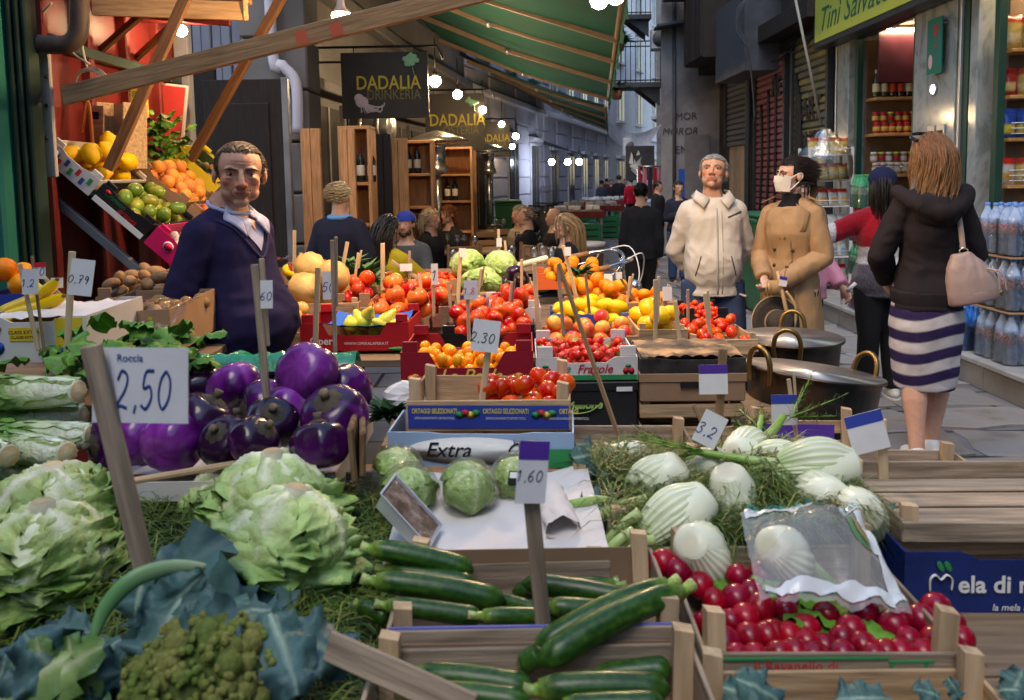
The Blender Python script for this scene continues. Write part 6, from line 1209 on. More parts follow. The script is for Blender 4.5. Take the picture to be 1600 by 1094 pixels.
def rtray(label, k0, w_, Y, d, out, inn, kind, n, r, lb, grp, seed, h=.085, sc_=1., up=False, film_=False, lines=(), dz=0.):
 t0 = O_ + SL * k0; fc = V((t0.x, Y, t0.z + dz)) + SL * (w_ / 2); t = tray(label, fc, w_, d, h, 0, out, inn, .12, TH, tab=.02)
 X = Matrix.Rotation(TH, 3, 'Y'); pile(kind, kind, lb, kind.replace('_', ' '), grp, fc + V((0, d / 2, 0)) + X @ V((0, 0, .012)), w_ - .03, d - .02, r, n, seed, 0, 0, sc_ * .8, 1., up, 0, TH)
 if film_:
  m = MB(); m.grid(16, 16, lambda u, v: ((u - .5) * w_, v * d, h + .01 + .012 * nz((u * 6, v * 6, 1), 2))); ob('film', m.mesh('film', film('cling')), t)
 return t
r1 = rtray('patterned white tray of yellow citrons at the top of the rack', 0, .26, 3.36, .42, m_white, m_cardin, 'citron', 13, .044, 'big knobbly yellow citron at the top of the rack', 'citrons on the rack', 31); disc('emblem', r1, -.09, .05, .03, .025, m_bluein, -.004); disc('emblem', r1, -.09, .05, .02, .016, m_wtx, -.0055)
for k in range(6): rect('print', r1, -.05 + k * .03, .03 + .02 * (k % 2), .016, .03, [m_rtx, m_bluein, m_gtx][k % 3], -.0042)
r2 = rtray('black tray of green mangoes with white lettering on the rack', .275, .27, 3.36, .42, m_blackP, m_cardin, 'mango', 20, .034, 'glossy green mango in the black tray', 'mangoes on the rack', 32); rect('white_band', r2, 0, .013, .26, .025, m_wtx, -.0042); text('Crimson', .030, m_gtx, r2, (-.05, -.004, .060), shear=.2, ext=.0003); text('grapes', .036, m_rtx, r2, (.03, -.004, .040), shear=.2, ext=.0003); disc('emblem', r2, -.095, .068, .012, .010, m_rtx, -.004)
r3 = rtray('pink tray of wrapped garlic with white script on the rack', .56, .46, 3.36, .42, m_pinkP, m_cardin, 'garlic', 90, .020, 'white garlic bulb in the pink tray', 'garlic in the pink tray', 33, .095, film_=True); text('Pink Lady', .045, m_wtx, r3, (.02, -.004, .045), shear=.3, ext=.0003, bold=.0008); disc('emblem', r3, -.14, .055, .024, .022, m_wtx, -.004); disc('emblem', r3, -.14, .055, .020, .018, m_pinkP, -.0055); text('Pink', .045, m_wtx, r3, (.19, -.004, .045), shear=.3, ext=.0003)
rtray('tray of film wrapped apples behind the citrons', .18, .30, 3.85, .40, m_card, m_cardin, 'grapefruit', 30, .033, 'pink yellow grapefruit under film on the rack', 'grapefruit on the rack', 34, film_=True, dz=.04); rtray('lower tray of wrapped apples behind the mangoes', .50, .32, 3.85, .40, m_card, m_cardin, 'peach', 30, .030, 'blushed peach under film on the rack', 'peaches on the rack', 35, film_=True, dz=.04)
rtray('tray of green asparagus and beans in yellow plastic', .15, .34, 4.32, .40, paint('yellow_plastic', (.75, .58, .03)), m_bedg, 'kiwi', 4, .02, 'dark green fruit in the yellow plastic crate', 'fruit in the yellow crate', 36, dz=.12)
av = thing('green_bundle', 'bundle of green asparagus tips in the yellow plastic crate', 'asparagus', W(277, 275, 4.5)); m = MB(); q = random.Random(5)
for k in range(60): a = V((q.uniform(-.10, .10), q.uniform(-.08, .08), q.uniform(-.06, .1))); m.tube([a, a + V((q.uniform(-.03, .08), q.uniform(-.05, .05), q.uniform(-.10, .02)))], .006, 5, col=FRG[k % 4])
ob('spears', m.mesh('spears', m_leaf, True, True), av)
wx = thing('display_box', 'upright pale wooden box with a dark logo beside the brown strut', 'box', W(185, 262, 3.75), (0, R(4), R(-20))); 
for s in (-1, 1): ob('side', bxm((.01, .14, .30), m_cw), wx, (s * .10, 0, .15))
ob('back', bxm((.20, .008, .30), m_card), wx, (0, .07, .15)); ob('shelf', bxm((.19, .13, .008), m_cw), wx, (0, 0, .01)); ob('front', bxm((.09, .008, .28), m_cw), wx, (-.055, -.07, .14)); rect('logo', wx, -.055, .235, .04, .035, m_btx, -.076); rect('cardboard', wx, -.055, .09, .09, .16, m_card, -.0755)
yb = thing('yellow_box', 'bright yellow printed carton behind the wooden box', 'box', W(205, 158, 4.1)); ob('carton', MB().box((0, 0, 0), (.15, .06, .17), bev=.003).mesh('carton', MATS['yellow_plastic'], False), yb); text('5 kg', .05, m_gtx, yb, (0, -.032, .04), ext=.0003); disc('emblem', yb, -.03, -.05, .02, .025, m_btx, -.032); disc('emblem', yb, .03, -.05, .02, .025, m_btx, -.032)
rt = thing('red_tray', 'red tray with pale border leaning on the kiosk wall', 'tray', W(258, 175, 4.55), (0, R(8), 0)); ob('rim', MB().box((0, 0, 0), (.24, .02, .32), bev=.004).mesh('rim', m_white, False), rt); ob('face', bxm((.215, .006, .295), M('tray_red', (.5, .05, .05), .3, var=.2), .002), rt, (0, -.011, 0))
hp = thing('hanging_plant', 'bright green basil plant hanging on the fruit rack', 'plant', W(255, 222, 4.2)); q = random.Random(3)
for k in range(70): ob('leaf', SPI[k % 3], hp, (q.gauss(0, .05), q.gauss(0, .04), q.uniform(-.16, .15)), (q.uniform(-.3, 1.2), q.uniform(-.5, .5), q.uniform(0, 6)), q.uniform(.7, 1.2))
# ================================================================ copper pots
m_cop = M('tinned_copper', (.050, .050, .045), .4, metal=.75, var=.5, ns=8, col2=(.09, .05, .03), bump=.1, bs=20); m_tin = M('pot_inside', (.50, .47, .44), .38, metal=.75, var=.2, ns=6); m_brass = M('brass', (.26, .17, .06), .4, metal=.9, var=.15)
def pot(label, loc, r, h, rot):
 t = thing('copper_pot', label, 'pot', loc, rot, 'big copper pots'); ob('wall', MB().lathe([(0, 0), (r * .84, 0), (r * .9, .02), (r * .98, h * .9), (r, h), (r + .012, h + .004), (r + .012, h - .006)], 40).mesh('wall', m_cop), t); ob('inside', MB().lathe([(0, .012), (r * .82, .012), (r * .88, .03), (r * .965, h * .9), (r * .985, h - .001), (r + .010, h + .0055)], 40).mesh('inside', m_tin), t)
 for a in (R(8), R(188)):
  g = [V((math.cos(a), math.sin(a), 0)) * (r + .005) + V((-math.sin(a), math.cos(a), 0)) * x + V((0, 0, z)) + V((math.cos(a), math.sin(a), 0)) * o_ for x, z, o_ in ((-.05, h - .05, 0), (-.055, h + .01, .012), (-.04, h + .06, .02), (0, h + .08, .025), (.04, h + .06, .02), (.055, h + .01, .012), (.05, h - .05, 0))]
  ob('handle', MB().tube(smoothpath(g, 4), .010, 8).mesh('handle', m_brass), t)
 return t
pc = W(1283, 712, 2.75); pot('big dark copper pot with brass handles, tilted forward beside the crates', V((pc.x, 2.9, pc.z + .0)), .24, .265, (R(-2), R(8), R(15))); pc2 = W(1265, 670, 3.3); pot('second copper pot standing behind the tilted one', V((pc2.x, 3.55, pc.z + .0)), .22, .26, (0, 0, R(60)))
ps = thing('pot_stand', 'low wooden bench under the copper pots', 'bench', (pc.x, 3.2, 0))
for k in range(4): ob('plank', bxm((.62, .28, .03), m_tab, .003), ps, (0, -.45 + k * .3, pc.z - .04))
for s in (-1, 1):
 for r_ in (-.5, .5): ob('leg', bxm((.05, .05, pc.z - .06), m_tab, .003), ps, (s * .25, r_, (pc.z - .06) / 2))
# ================================================================ price tags
TG = [('large blotted price card 2.50 on a thick stick in the left foreground', (142, 540), (226, 892), 1.03, (131, 548, 285, 668), '2,50', dict(wd=.026, mat=m_cw2, small='Roccia', size=.05, tilt=-6, tx=.014, xs=.62)),
 ('white 0,79 card clipped to a pale stick by the spinach', (113, 393), (103, 592), 1.9, (112, 405, 143, 462), '0,79', dict(wd=.016, ink=m_btx, tilt=8, ctilt=8)),
 ('weathered tag leaning left among the banana boxes', (31, 412), (60, 548), 2.0, (36, 420, 58, 460), '1,2', dict(wd=.012)),
 ('dark tag stick with a red topped card by the bananas', (50, 400), (70, 555), 2.03, (54, 410, 70, 436), '80', dict(wd=.012, mat=m_stickd, band=m_rtx, Y2=2.0)),
 ('tag lying sideways behind the bananas', (68, 432), (104, 472), 2.5, (80, 434, 98, 450), None, dict(wd=.012)),
 ('forked grey stick with a torn 60 card among the eggplants', (398, 413), (419, 645), 1.68, (408, 438, 425, 482), '60', dict(wd=.016, mat=m_cw2, prong=True)),
 ('pale tag stick with a 50 card in front of the vendor', (497, 418), (492, 560), 2.3, (505, 424, 523, 468), '50', dict(wd=.018)),
 ('tall forked stick beside the 50 card', (519, 375), (524, 562), 2.25, None, None, dict(wd=.014, prong=True, mat=m_cw2)),
 ('bare tag stick by the left tomatoes', (460, 360), (460, 425), 3.1, None, None, dict(wd=.016)),
 ('leaning tag stick by the rosemary', (543, 378), (529, 452), 2.9, None, None, dict(wd=.016)),
 ('tag stick with a green band above the pomegranates', (598, 380), (598, 455), 2.9, None, None, dict(wd=.018)),
 ('tag leaning right with a small white card near the tomatoes', (611, 408), (668, 445), 3.0, (625, 412, 644, 424), None, dict(wd=.016)),
 ('pointed white card on a stick right of the pomegranates', (676, 414), (678, 495), 2.6, (674, 412, 684, 445), '1', dict(wd=.013)),
 ('tag stick with a blurred card before the cabbages', (720, 388), (715, 478), 2.9, (718, 388, 728, 402), None, dict(wd=.016)),
 ('pale price card with red writing over the apples', (730, 445), (734, 560), 2.35, (725, 438, 746, 468), '1,8', dict(wd=.013, ink=m_rtx)),
 ('white folded card on a long stick above the wrapped cabbages', (768, 505), (744, 702), 1.78, (738, 500, 780, 550), '2,30', dict(wd=.015, ink=m_btx, ctilt=8)),
 ('small tag stick by the cafe table', (779, 358), (780, 402), 3.7, (776, 372, 784, 386), None, dict(wd=.014)), ('bare stick next to the small cafe tag', (789, 376), (791, 402), 3.7, None, None, dict(wd=.014)),
 ('dark crooked branch stick behind the black box', (873, 412), (970, 692), 1.95, None, None, dict(wd=.013, mat=m_stickd, Y2=1.80)),
 ('stick with a white card among the rear oranges', (880, 384), (905, 482), 2.8, (882, 386, 892, 400), None, dict(wd=.016)),
 ('tag stick at the left of the lemons', (835, 412), (842, 535), 2.5, None, None, dict(wd=.016)), ('long thin tag stick in front of the lemons', (872, 416), (881, 525), 2.4, None, None, dict(wd=.013, mat=m_cw2)),
 ('small pale card by the bicycle', (945, 430), (955, 465), 3.1, (944, 428, 957, 447), None, dict(wd=.010)), ('slim dark tag stick crossing the oranges', (960, 420), (1005, 490), 2.8, (962, 425, 972, 436), None, dict(wd=.010, mat=m_stickd)),
 ('forked pale tag stick by the mangoes', (1024, 437), (1024, 560), 2.25, None, None, dict(wd=.014, prong=True)), ('forked tag stick in the pink lined crate', (1101, 458), (1110, 530), 2.4, None, None, dict(wd=.014, prong=True)), ('short stick right of the mangoes', (1055, 470), (1062, 535), 2.35, None, None, dict(wd=.014)), ('white card behind the mangoes', (1045, 445), (1030, 500), 2.6, (1035, 448, 1050, 470), None, dict(wd=.012)),
 ('purple and white upside down card on a dark pole at the brown box', (1130, 545), (1121, 700), 1.93, (1092, 570, 1137, 616), None, dict(wd=.020, mat=m_stickd, band=m_purp)),
 ('slim tag with a white card leaning over the fennel', (1083, 632), (1152, 772), 1.55, (1090, 645, 1129, 697), '3,2', dict(wd=.009, mat=m_stickd, ctilt=28)),
 ('blue and white card on twin sticks against the copper pot', (1232, 592), (1246, 695), 1.9, (1205, 617, 1246, 664), None, dict(wd=.010, band=m_blueP, prong=True)),
 ('torn blue and white card at the empty crates on the right', (1377, 655), (1381, 785), 1.55, (1325, 645, 1385, 706), None, dict(wd=.020, band=m_blueP, ctilt=-14)),
 ('price card 1,60 on a grey stick over the courgettes', (822, 690), (850, 992), 1.06, (808, 690, 856, 785), '1,60', dict(wd=.022, mat=m_cw2, ink=m_btx, band=m_purp, tilt=16, ctilt=8))]
for k, (px, py, pb, Y) in enumerate(((560, 395, 440, 2.9), (640, 392, 452, 3.0), (655, 428, 480, 2.7), (752, 420, 470, 2.9), (815, 405, 462, 2.8), (915, 428, 490, 2.6), (985, 432, 480, 2.8), (1075, 452, 505, 2.6), (700, 440, 505, 2.6), (800, 440, 500, 2.6), (470, 395, 450, 2.8))):
 TG.append(('thin bare stick %s' % ('right of the rosemary', 'left of the cherry tomatoes', 'among the pomegranates', 'between the cabbages', 'beside the rear oranges', 'among the lemons', 'behind the mandarins', 'at the black fruit crate', 'between pomegranates and apples', 'in the white apple tray', 'by the banana bunch')[k], (px, py), (px + (k % 3 - 1) * 6, pb), Y, None, None, dict(wd=.012, mat=(m_stick, m_cw2)[k % 2], prong=k % 3 == 0)))
for lb, a, b, Y, card, tx, kw in TG:
 if Y >= 2.2 and a[0] > 430:
  Y *= KR; kw['wd'] = kw['wd'] * KR * .85
 price_tag(lb, a, b, Y, card, tx, **kw)
# ================================================================ people
from mathutils.bvhtree import BVHTree
m_skin = M('skin', vcol=True, rough=.5, var=.07, ns=40, bump=.06, bs=160, sss=.12, ov=0); m_hair = M('hair', vcol=True, rough=.4, var=.15, ns=30, ov=0, stretch=(1, 1, .3)); m_wear = M('clothing', vcol=True, rough=.85, var=.14, ns=12, bump=.22, bs=330, ov=0, spec=.15); m_nylon = M('nylon_clothing', vcol=True, rough=.6, var=.10, ns=10, bump=.12, bs=120, ov=0); m_knit = M('knit_clothing', vcol=True, rough=.95, var=.3, ns=120, bump=.6, bs=150, sheen=.2, ov=0, stretch=(1, 1, .35))
m_eye = M('eye_white', (.55, .52, .50), .2, var=.02); m_iris = M('eye_iris', (.03, .02, .015), .1, var=.02); m_shoe = M('shoe_white', (.6, .6, .6), .5)
def loft(m, rings, n=22, col=(.5, .5, .5)):
 vs = []
 for c, a, b in rings:
  for k in range(n): t = 2 * PI * k / n; vs.append((c[0] + a * math.copysign(abs(math.cos(t)) ** .85, math.cos(t)), c[1] + b * math.copysign(abs(math.sin(t)) ** .85, math.sin(t)), c[2]))
 r = len(rings); fs = [(i * n + k, i * n + (k + 1) % n, (i + 1) * n + (k + 1) % n, (i + 1) * n + k) for i in range(r - 1) for k in range(n)] + [tuple(range(n - 1, -1, -1)), tuple((r - 1) * n + k for k in range(n))]
 m.add(vs, fs, col)
TOR = [(.47, .075, .06), (.50, .092, .070), (.54, .097, .074), (.58, .092, .070), (.62, .088, .066), (.67, .092, .068), (.72, .100, .071), (.765, .106, .070), (.795, .096, .058), (.818, .070, .050), (.838, .043, .042), (.87, .034, .037)]
TORW = [(.47, .078, .065), (.50, .096, .074), (.54, .100, .078), (.58, .088, .066), (.625, .074, .056), (.67, .078, .062), (.72, .088, .074), (.76, .090, .066), (.79, .082, .054), (.815, .056, .045), (.84, .034, .036), (.87, .028, .031)]
class Fig: pass
def person(label, loc, yaw, H, sk=(.45, .27, .19), woman=False, pose=None, lean=(0, 0), head=(0, 0, 0), belly=0., seat=False, vox=.007, lips=(.42, .16, .13), stubble=None, wide=1., eyes=True, hands=True, group=None, fat=1., z0=0., hoff=(0, 0, 0), hw=1.04):
 f = Fig(); f.t = thing('person', label, 'person', (loc[0], loc[1], z0), (0, 0, yaw), group); f.H = H; f.vox = vox
 J = dict(ka=(-.056, -.008, .285), kb=(.056, -.008, .285), fa=(-.058, .012, .045), fb=(.058, .012, .045), sa=(-.094 * wide, .008, .787), sb=(.094 * wide, .008, .787), ea=(-.122 * wide, .02, .62), eb=(.122 * wide, .02, .62), wa=(-.125 * wide, -.02, .48), wb=(.125 * wide, -.02, .48), ha=(-.052, 0, .51), hb=(.052, 0, .51))
 dz = -.245 if seat else 0.
 if seat: J.update(ka=(-.06, -.24, .285), kb=(.06, -.24, .285), fa=(-.06, -.22, .045), fb=(.06, -.22, .045))
 if woman: 
  for k in ('sa', 'sb'): J[k] = (J[k][0] * .90, J[k][1], .785)
  for k in ('ea', 'eb', 'wa', 'wb'): J[k] = (J[k][0] * .88, J[k][1], J[k][2])
 if pose: J.update(pose)
 def up_(p): z = p[2]; k = max(0, z - .5); return V((p[0] + lean[0] * k, p[1] + lean[1] * k, z + dz))
 f.J = {k: (up_(v) if k[0] in 'sewh' else V(v)) * H for k, v in J.items()}
 tor = TORW if woman else TOR
 def rings(g, zlo=.0, zhi=9, extra=0.):
  out = []
  for z, a, b in tor:
   if z < zlo - 1e-6 or z > zhi + 1e-6: continue
   bl = belly * math.exp(-((z - .60) / .075) ** 2); c = up_((0, -bl * .55, z)); out.append((c * H, (a * wide * fat + bl * .5) * H + g, (b * fat + bl * .55) * H + g))
  return out
 f.rings = rings; f.up = lambda p: up_(p) * H
 m = MB(); loft(m, rings(0), col=sk)
 hr = .137 * H; hc = f.up((0, .004, .935)) + V((0, -.012 * H, 0)) + V(hoff) * H; HR = Euler((head[0], head[1], head[2])).to_matrix(); f.hr, f.hc, f.HR = hr, hc, HR
 X = Matrix.Translation(hc) @ HR.to_4x4() @ Matrix.Diagonal((hr * hw, hr, hr, 1)); f.X = X; red = tuple((sk[0] * 1.05, sk[1] * .80, sk[2] * .78)); low = stubble or sk; w_ = .92 if woman else 1.
 E = lambda c, r, col=sk, n=14: m.ell(c, r, n, max(6, n - 4), col, X=X)
 E((0, .06, .14), (.325, .40, .355), n=22); E((0, -.09, -.10), (.265 * w_, .27, .36), n=20); E((0, -.285, -.405), (.105, .085, .085), low)
 for s in (-1, 1):
  E((s * .14 * w_, -.10, -.27), (.115, .18, .13), low); E((s * .15, -.235, -.07), (.10, .09, .10), red); E((s * .335, .05, -.03), (.035, .085, .125)); E((s * .13, -.312, .10), (.10, .055, .045)); E((s * .135, -.300, -.022), (.075, .045, .03)); E((s * .05, -.405, -.135), (.042, .05, .038), red, 10)
 m.tube([(0, -.33, .08), (0, -.385, .0), (0, -.44, -.11)], [.036, .042, .052], 10, col=sk, X=X); E((0, -.445, -.115), (.055, .055, .048), red, 10)
 E((0, -.335, -.25), (.13, .06, .09), low); E((0, -.378, -.232), (.095, .032, .020), lips, 10); E((0, -.372, -.268), (.080, .034, .022), lips, 10)
 nb = f.up((0, .012, .85)); m.tube([hc + HR @ V((0, .10, -.25)) * hr, (hc + nb) / 2 + V((0, .012 * H, -.02 * H)), nb], [.034 * H * (.84 if woman else 1)] * 2 + [.040 * H * (.84 if woman else 1)], 14, col=sk)
 ar = .86 if woman else 1.
 for s in 'ab':
  S_, E_, W_ = f.J['s' + s], f.J['e' + s], f.J['w' + s]; m.tube([S_, S_.lerp(E_, .4), E_, E_.lerp(W_, .35), W_], [.032 * H * ar, .029 * H * ar, .024 * H * ar, .024 * H * ar, .0155 * H * ar], 12, col=sk); m.ell(S_, .032 * H * ar, 12, 8, sk); m.tube([f.up((0, .015, .835)), S_ + V((0, .005 * H, .004 * H))], [.034 * H * ar, .028 * H * ar], 12, col=sk)
  K_, F_, H_ = f.J['k' + s], f.J['f' + s], f.J['h' + s]; m.tube([H_, H_.lerp(K_, .45), K_, K_.lerp(F_, .33), K_.lerp(F_, .7), F_], [.056 * H, .048 * H, .034 * H, .036 * H, .025 * H, .021 * H], 14, col=sk); m.ell(F_ + V((0, -.045 * H, -.02 * H)), (.027 * H, .075 * H, .022 * H), 12, 8, sk)
  if hands:
   d = (W_ - E_).normalized(); sd_ = 1 if s == 'b' else -1; nrm = d.cross(V((0, 1, 0)) if abs(d.y) < .8 else V((0, 0, 1))).normalized() * sd_; ac = nrm.cross(d).normalized(); L = .058 * H
   m.ell((0, 0, 0), (1, 1, 1), 12, 8, sk, X=Matrix.Translation(W_ + d * L * .62) @ Matrix((ac * .026 * H, d * L * .75, nrm * .013 * H)).transposed().to_4x4())
   for k in range(4):
    b0 = W_ + d * L * 1.1 + ac * (k - 1.5) * .0125 * H; l = (.036, .043, .040, .031)[k] * H; c1 = (d * .85 - nrm * .5).normalized(); c2 = (d * .35 - nrm * .9).normalized(); m.tube([b0 - d * .01, b0 + c1 * l * .5, b0 + c1 * l * .5 + c2 * l * .5], [.0062 * H, .0056 * H, .0045 * H], 7, col=sk)
   b0 = W_ + d * L * .45 + ac * .022 * H * sd_; m.tube([b0, b0 + (d * .6 + ac * .7 * sd_) * .022 * H, b0 + (d * .9 + ac * .5 * sd_ - nrm * .3) * .045 * H], [.0085 * H, .007 * H, .0052 * H], 7, col=sk)
 me, co = remesh(m, vox, 1 if vox < .008 else 2, True, .5); me.materials.append(m_skin); f.body = ob('body', me, f.t)
 if eyes:
  for s in (-1, 1):
   e = ob('eye', MB().ell((0, 0, 0), 1, 10, 8).mesh('eye', m_eye), f.t, X @ V((s * .135, -.318, .035)), HR.to_euler(), (.048 * hr, .040 * hr, .020 * hr)); ob('iris', MB().ell((0, -.72, 0), (.52, .36, .95), 10, 8).mesh('iris', m_iris), e)
 return f
def brows(f, col, th=.016):
 for s in (-1, 1): ob('eyebrow', MB().tube([f.X @ V((s * .05, -.365, .105)), f.X @ V((s * .13, -.370, .125)), f.X @ V((s * .215, -.325, .10))], [th * f.hr * 1.2, th * f.hr * 1.4, th * f.hr * .6], 6, col=col).mesh('eyebrow', m_hair, True, True), f.t)
def bvh(me): return BVHTree.FromPolygons([v.co for v in me.vertices], [tuple(p.vertices) for p in me.polygons])
def wear(f, name, m, mat=m_wear, vox=.011, wr=.006, fr=7., an=(1, 1, .55), seed=0, fn=None, sm=4, cf=None):
 me, co = remesh(m, max(vox, f.vox), sm, cf is None)
 if cf:
  n = len(me.vertices); c = np.ones((n, 4), np.float32)
  for i in range(n): c[i, :3] = cf(co[i])
  me.color_attributes.new('Col', 'FLOAT_COLOR', 'POINT').data.foreach_set('color', c.ravel())
 if wr: wrinkle(me, wr, fr, an, seed, fn)
 me.materials.append(mat); return ob(name, me, f.t)
def top(f, col, g=.014, zlo=.49, zhi=.835, sl=1., arms=None, hem=0., ag=None, acol=None):
 m = MB(); r = f.rings(g, zlo, zhi)
 if hem: c, a, b = r[0]; r.insert(0, (V((c[0], c[1], c[2] - hem)), a + .006, b + .006))
 loft(m, r, col=col); H = f.H; ag = g if ag is None else ag
 for s in 'ab':
  S_, E_, W_ = f.J['s' + s], f.J['e' + s], f.J['w' + s]; p = [S_, S_.lerp(E_, .4), S_.lerp(E_, .85), E_, E_.lerp(W_, .2), E_.lerp(W_, .6), E_.lerp(W_, .98)]; rr = [.029 * H, .027 * H, .024 * H, .023 * H, .023 * H, .020 * H, .018 * H]; n = 7 if sl >= 1 else int(7 * sl)
  cs = acol(s) if acol else [col] * 7
  m.tube(p[:n], [x + ag for x in rr[:n]], 14, col=cs[:n]); m.ell(S_, .031 * H + ag * .8, 14, 10, cs[0]); m.tube([f.up((0, .015, .822)), S_ + V((0, .004 * H, .003 * H))], [.034 * H + ag * .5, .028 * H + ag * .7], 12, col=cs[0])
 return m
def legs(f, col, g=.014, zhi=.56, frac=1., wide=1.):
 m = MB(); H = f.H; loft(m, f.rings(g, .47, zhi), col=col)
 for s in 'ab':
  K_, F_, H_ = f.J['k' + s], f.J['f' + s], f.J['h' + s]; p = [H_, H_.lerp(K_, .45), K_, K_.lerp(F_, .4), K_.lerp(F_, .97)]; m.tube(p, [.056 * H + g, .050 * H + g, .038 * H + g * wide, .035 * H + g * wide * 1.2, .026 * H + g * wide * 1.5], 16, col=col)
 return m
def shoes(f, mat, sole=None):
 for s in 'ab':
  F_ = f.J['f' + s]; H = f.H; m = MB(); z = F_.z - .045 * H
  m.ell(F_ + V((0, -.03 * H, -.018 * H)), (.032 * H, .082 * H, .027 * H), 14, 10); m.ell(F_ + V((0, .005, -.005 * H)), (.028 * H, .036 * H, .034 * H), 12, 8); me, _ = remesh(m, .009, 2, False); me.materials.append(mat); o = ob('shoe', me, f.t)
  m = MB(); pr = [(math.cos(a) * .034 * H, -.03 * H + math.sin(a) * .086 * H) for a in np.linspace(0, 2 * PI, 18)[:-1]]; n = len(pr); m.add([(F_.x + x, F_.y + y_, z + .001) for x, y_ in pr] + [(F_.x + x, F_.y + y_, z + .014 * H) for x, y_ in pr], [tuple(range(n))[::-1], tuple(range(n, 2 * n))] + [(i, (i + 1) % n, n + (i + 1) % n, n + i) for i in range(n)]); ob('sole', m.mesh('sole', sole or m_shoe, False), o)
def hair(f, cols, n, L, seed=0, comb=(0, .8, .1), line=.16, rad=.012, wav=.0, puff=1.07, low=-.25, name='hair', shell=True, part=None, back=1.0, face=True, grav=1., thick=.10):
 q = random.Random(seed); m = MB(); hr = f.hr; st = 9 if L < .7 else 18; cen = V((0, .06, .14)); er = V((.325, .40, .355)) * puff
 def isface(u): p = V((u.x * er.x, u.y * er.y, u.z * er.z)) + cen; return (p.y < -.10 and p.z < line + .10) or (p.y < .02 and p.z < .0) or p.z < low
 if shell:
  sm = MB(); sm.ell(cen, er * .985, 26, 18, cols[0], X=f.X); vs = [f.X.inverted() @ V(v) for v in sm.v]; sm.f = [k for k in sm.f if not isface(((sum((vs[i] for i in k), V()) / len(k)) - cen) * 1.0 if 0 else V(((sum((vs[i].x for i in k)) / len(k) - cen.x) / er.x, (sum((vs[i].y for i in k)) / len(k) - cen.y) / er.y, (sum((vs[i].z for i in k)) / len(k) - cen.z) / er.z)))]; sm.mi = [0] * len(sm.f); m.add(sm.v, sm.f, cols[0])
 k = 0
 while k < n:
  u = V((q.gauss(0, 1), q.gauss(0, 1), q.gauss(0, 1))).normalized()
  if isface(u): continue
  k += 1; p = V((u.x * er.x, u.y * er.y, u.z * er.z)) * .97 + cen; pts = []; ph = q.uniform(0, 6); lay = q.uniform(1.0, 1 + thick); cb = V(comb)
  if part is not None and u.y < .1: cb = V(((1 if u.x > part else -1) * .9, comb[1], comb[2]))
  l = L * q.uniform(.75, 1.1)
  for j in range(st + 1):
   pts.append(f.X @ p); fr = j / st; d = V((0, .05 * back, -1)) * grav * min(1, fr * 2.5 + (.25 if L > .7 else 0)) + cb * (max(0, 1 - fr * 2.2) if grav > .5 else 1) + V((math.sin(fr * 9 + ph), math.cos(fr * 8 + ph), 0)) * wav * fr
   p = p + d.normalized() * (l / st); e = V(((p.x - cen.x) / er.x, (p.y - cen.y) / er.y, (p.z - cen.z) / er.z))
   if e.length < lay: e = e.normalized() * lay; p = V((e.x * er.x, e.y * er.y, e.z * er.z)) + cen
   elif p.z < -.15 and face:
    hyp = math.hypot(p.x / .34, (p.y - .08) / .33)
    if hyp < lay: p.x *= lay / max(hyp, .3); p.y = .08 + (p.y - .08) * lay / max(hyp, .3)
  c = lerp3(cols[0], cols[1], q.random() ** 1.3); c2 = cols[2] if len(cols) > 2 else c
  m.tube(pts, [rad * hr * (1.1 - .7 * j / st) for j in range(st + 1)], 4, col=[lerp3(c, c2, (j / st) ** 1.5 * .8) for j in range(st + 1)], flat=.6, cap=False)
 return ob(name, m.mesh('hair', m_hair, True, True), f.t)
def onbody(tree, p, d=(0, 1, 0), off=.004, far=.6):
 d = V(d).normalized(); h = tree.ray_cast(V(p) - d * far, d); return (h[0] + h[1] * off) if h[0] is not None else V(p)
def stroke(f, tree, name, pts, r, mat, d=(0, 1, 0), off=.003, flat=1., k=5, col=None):
 p = [onbody(tree, x, d, off) for x in smoothpath(pts, k)]; return ob(name, MB().tube(p, r, 6, flat=flat, col=col).mesh(name, mat, True, col is not None), f.t)
def headtop(px, py, Y): return W(px, py, Y)
# ---- vendor
p = W(352, 213, 3.0); H = p.z
v = person('grey haired vendor in a navy sweater standing behind the eggplants, hands behind back', (p.x + .01, p.y), R(66), H, (.50, .285, .205), pose=dict(ea=(-.140, .035, .62), wa=(-.075, .105, .47), eb=(.130, .05, .62), wb=(.03, .12, .49)), head=(R(6), R(2), R(-44)), belly=.058, hoff=(0, -.020, -.018), hw=1.13, wide=.87, vox=.0044, stubble=(.47, .27, .20), lips=(.40, .17, .13), fat=.87)
brows(v, (.09, .07, .06), .02)
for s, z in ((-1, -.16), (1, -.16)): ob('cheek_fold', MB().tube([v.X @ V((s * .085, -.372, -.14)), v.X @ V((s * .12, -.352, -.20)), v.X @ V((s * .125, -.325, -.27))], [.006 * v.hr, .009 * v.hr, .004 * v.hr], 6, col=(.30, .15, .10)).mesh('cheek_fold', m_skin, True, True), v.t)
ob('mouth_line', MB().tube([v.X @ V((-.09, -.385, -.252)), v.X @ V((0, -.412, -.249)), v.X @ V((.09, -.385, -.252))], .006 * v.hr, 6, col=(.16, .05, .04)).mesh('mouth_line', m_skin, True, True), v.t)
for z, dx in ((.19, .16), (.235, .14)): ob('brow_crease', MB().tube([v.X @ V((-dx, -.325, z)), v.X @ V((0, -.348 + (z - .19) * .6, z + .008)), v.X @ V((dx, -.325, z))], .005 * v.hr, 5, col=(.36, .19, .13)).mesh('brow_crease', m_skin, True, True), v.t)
hair(v, [(.035, .024, .019), (.085, .062, .05), (.10, .08, .07)], 1500, .30, 3, (.25, 1, -.25), .25, .007, puff=1.03, low=-.14, grav=.15, thick=.035)
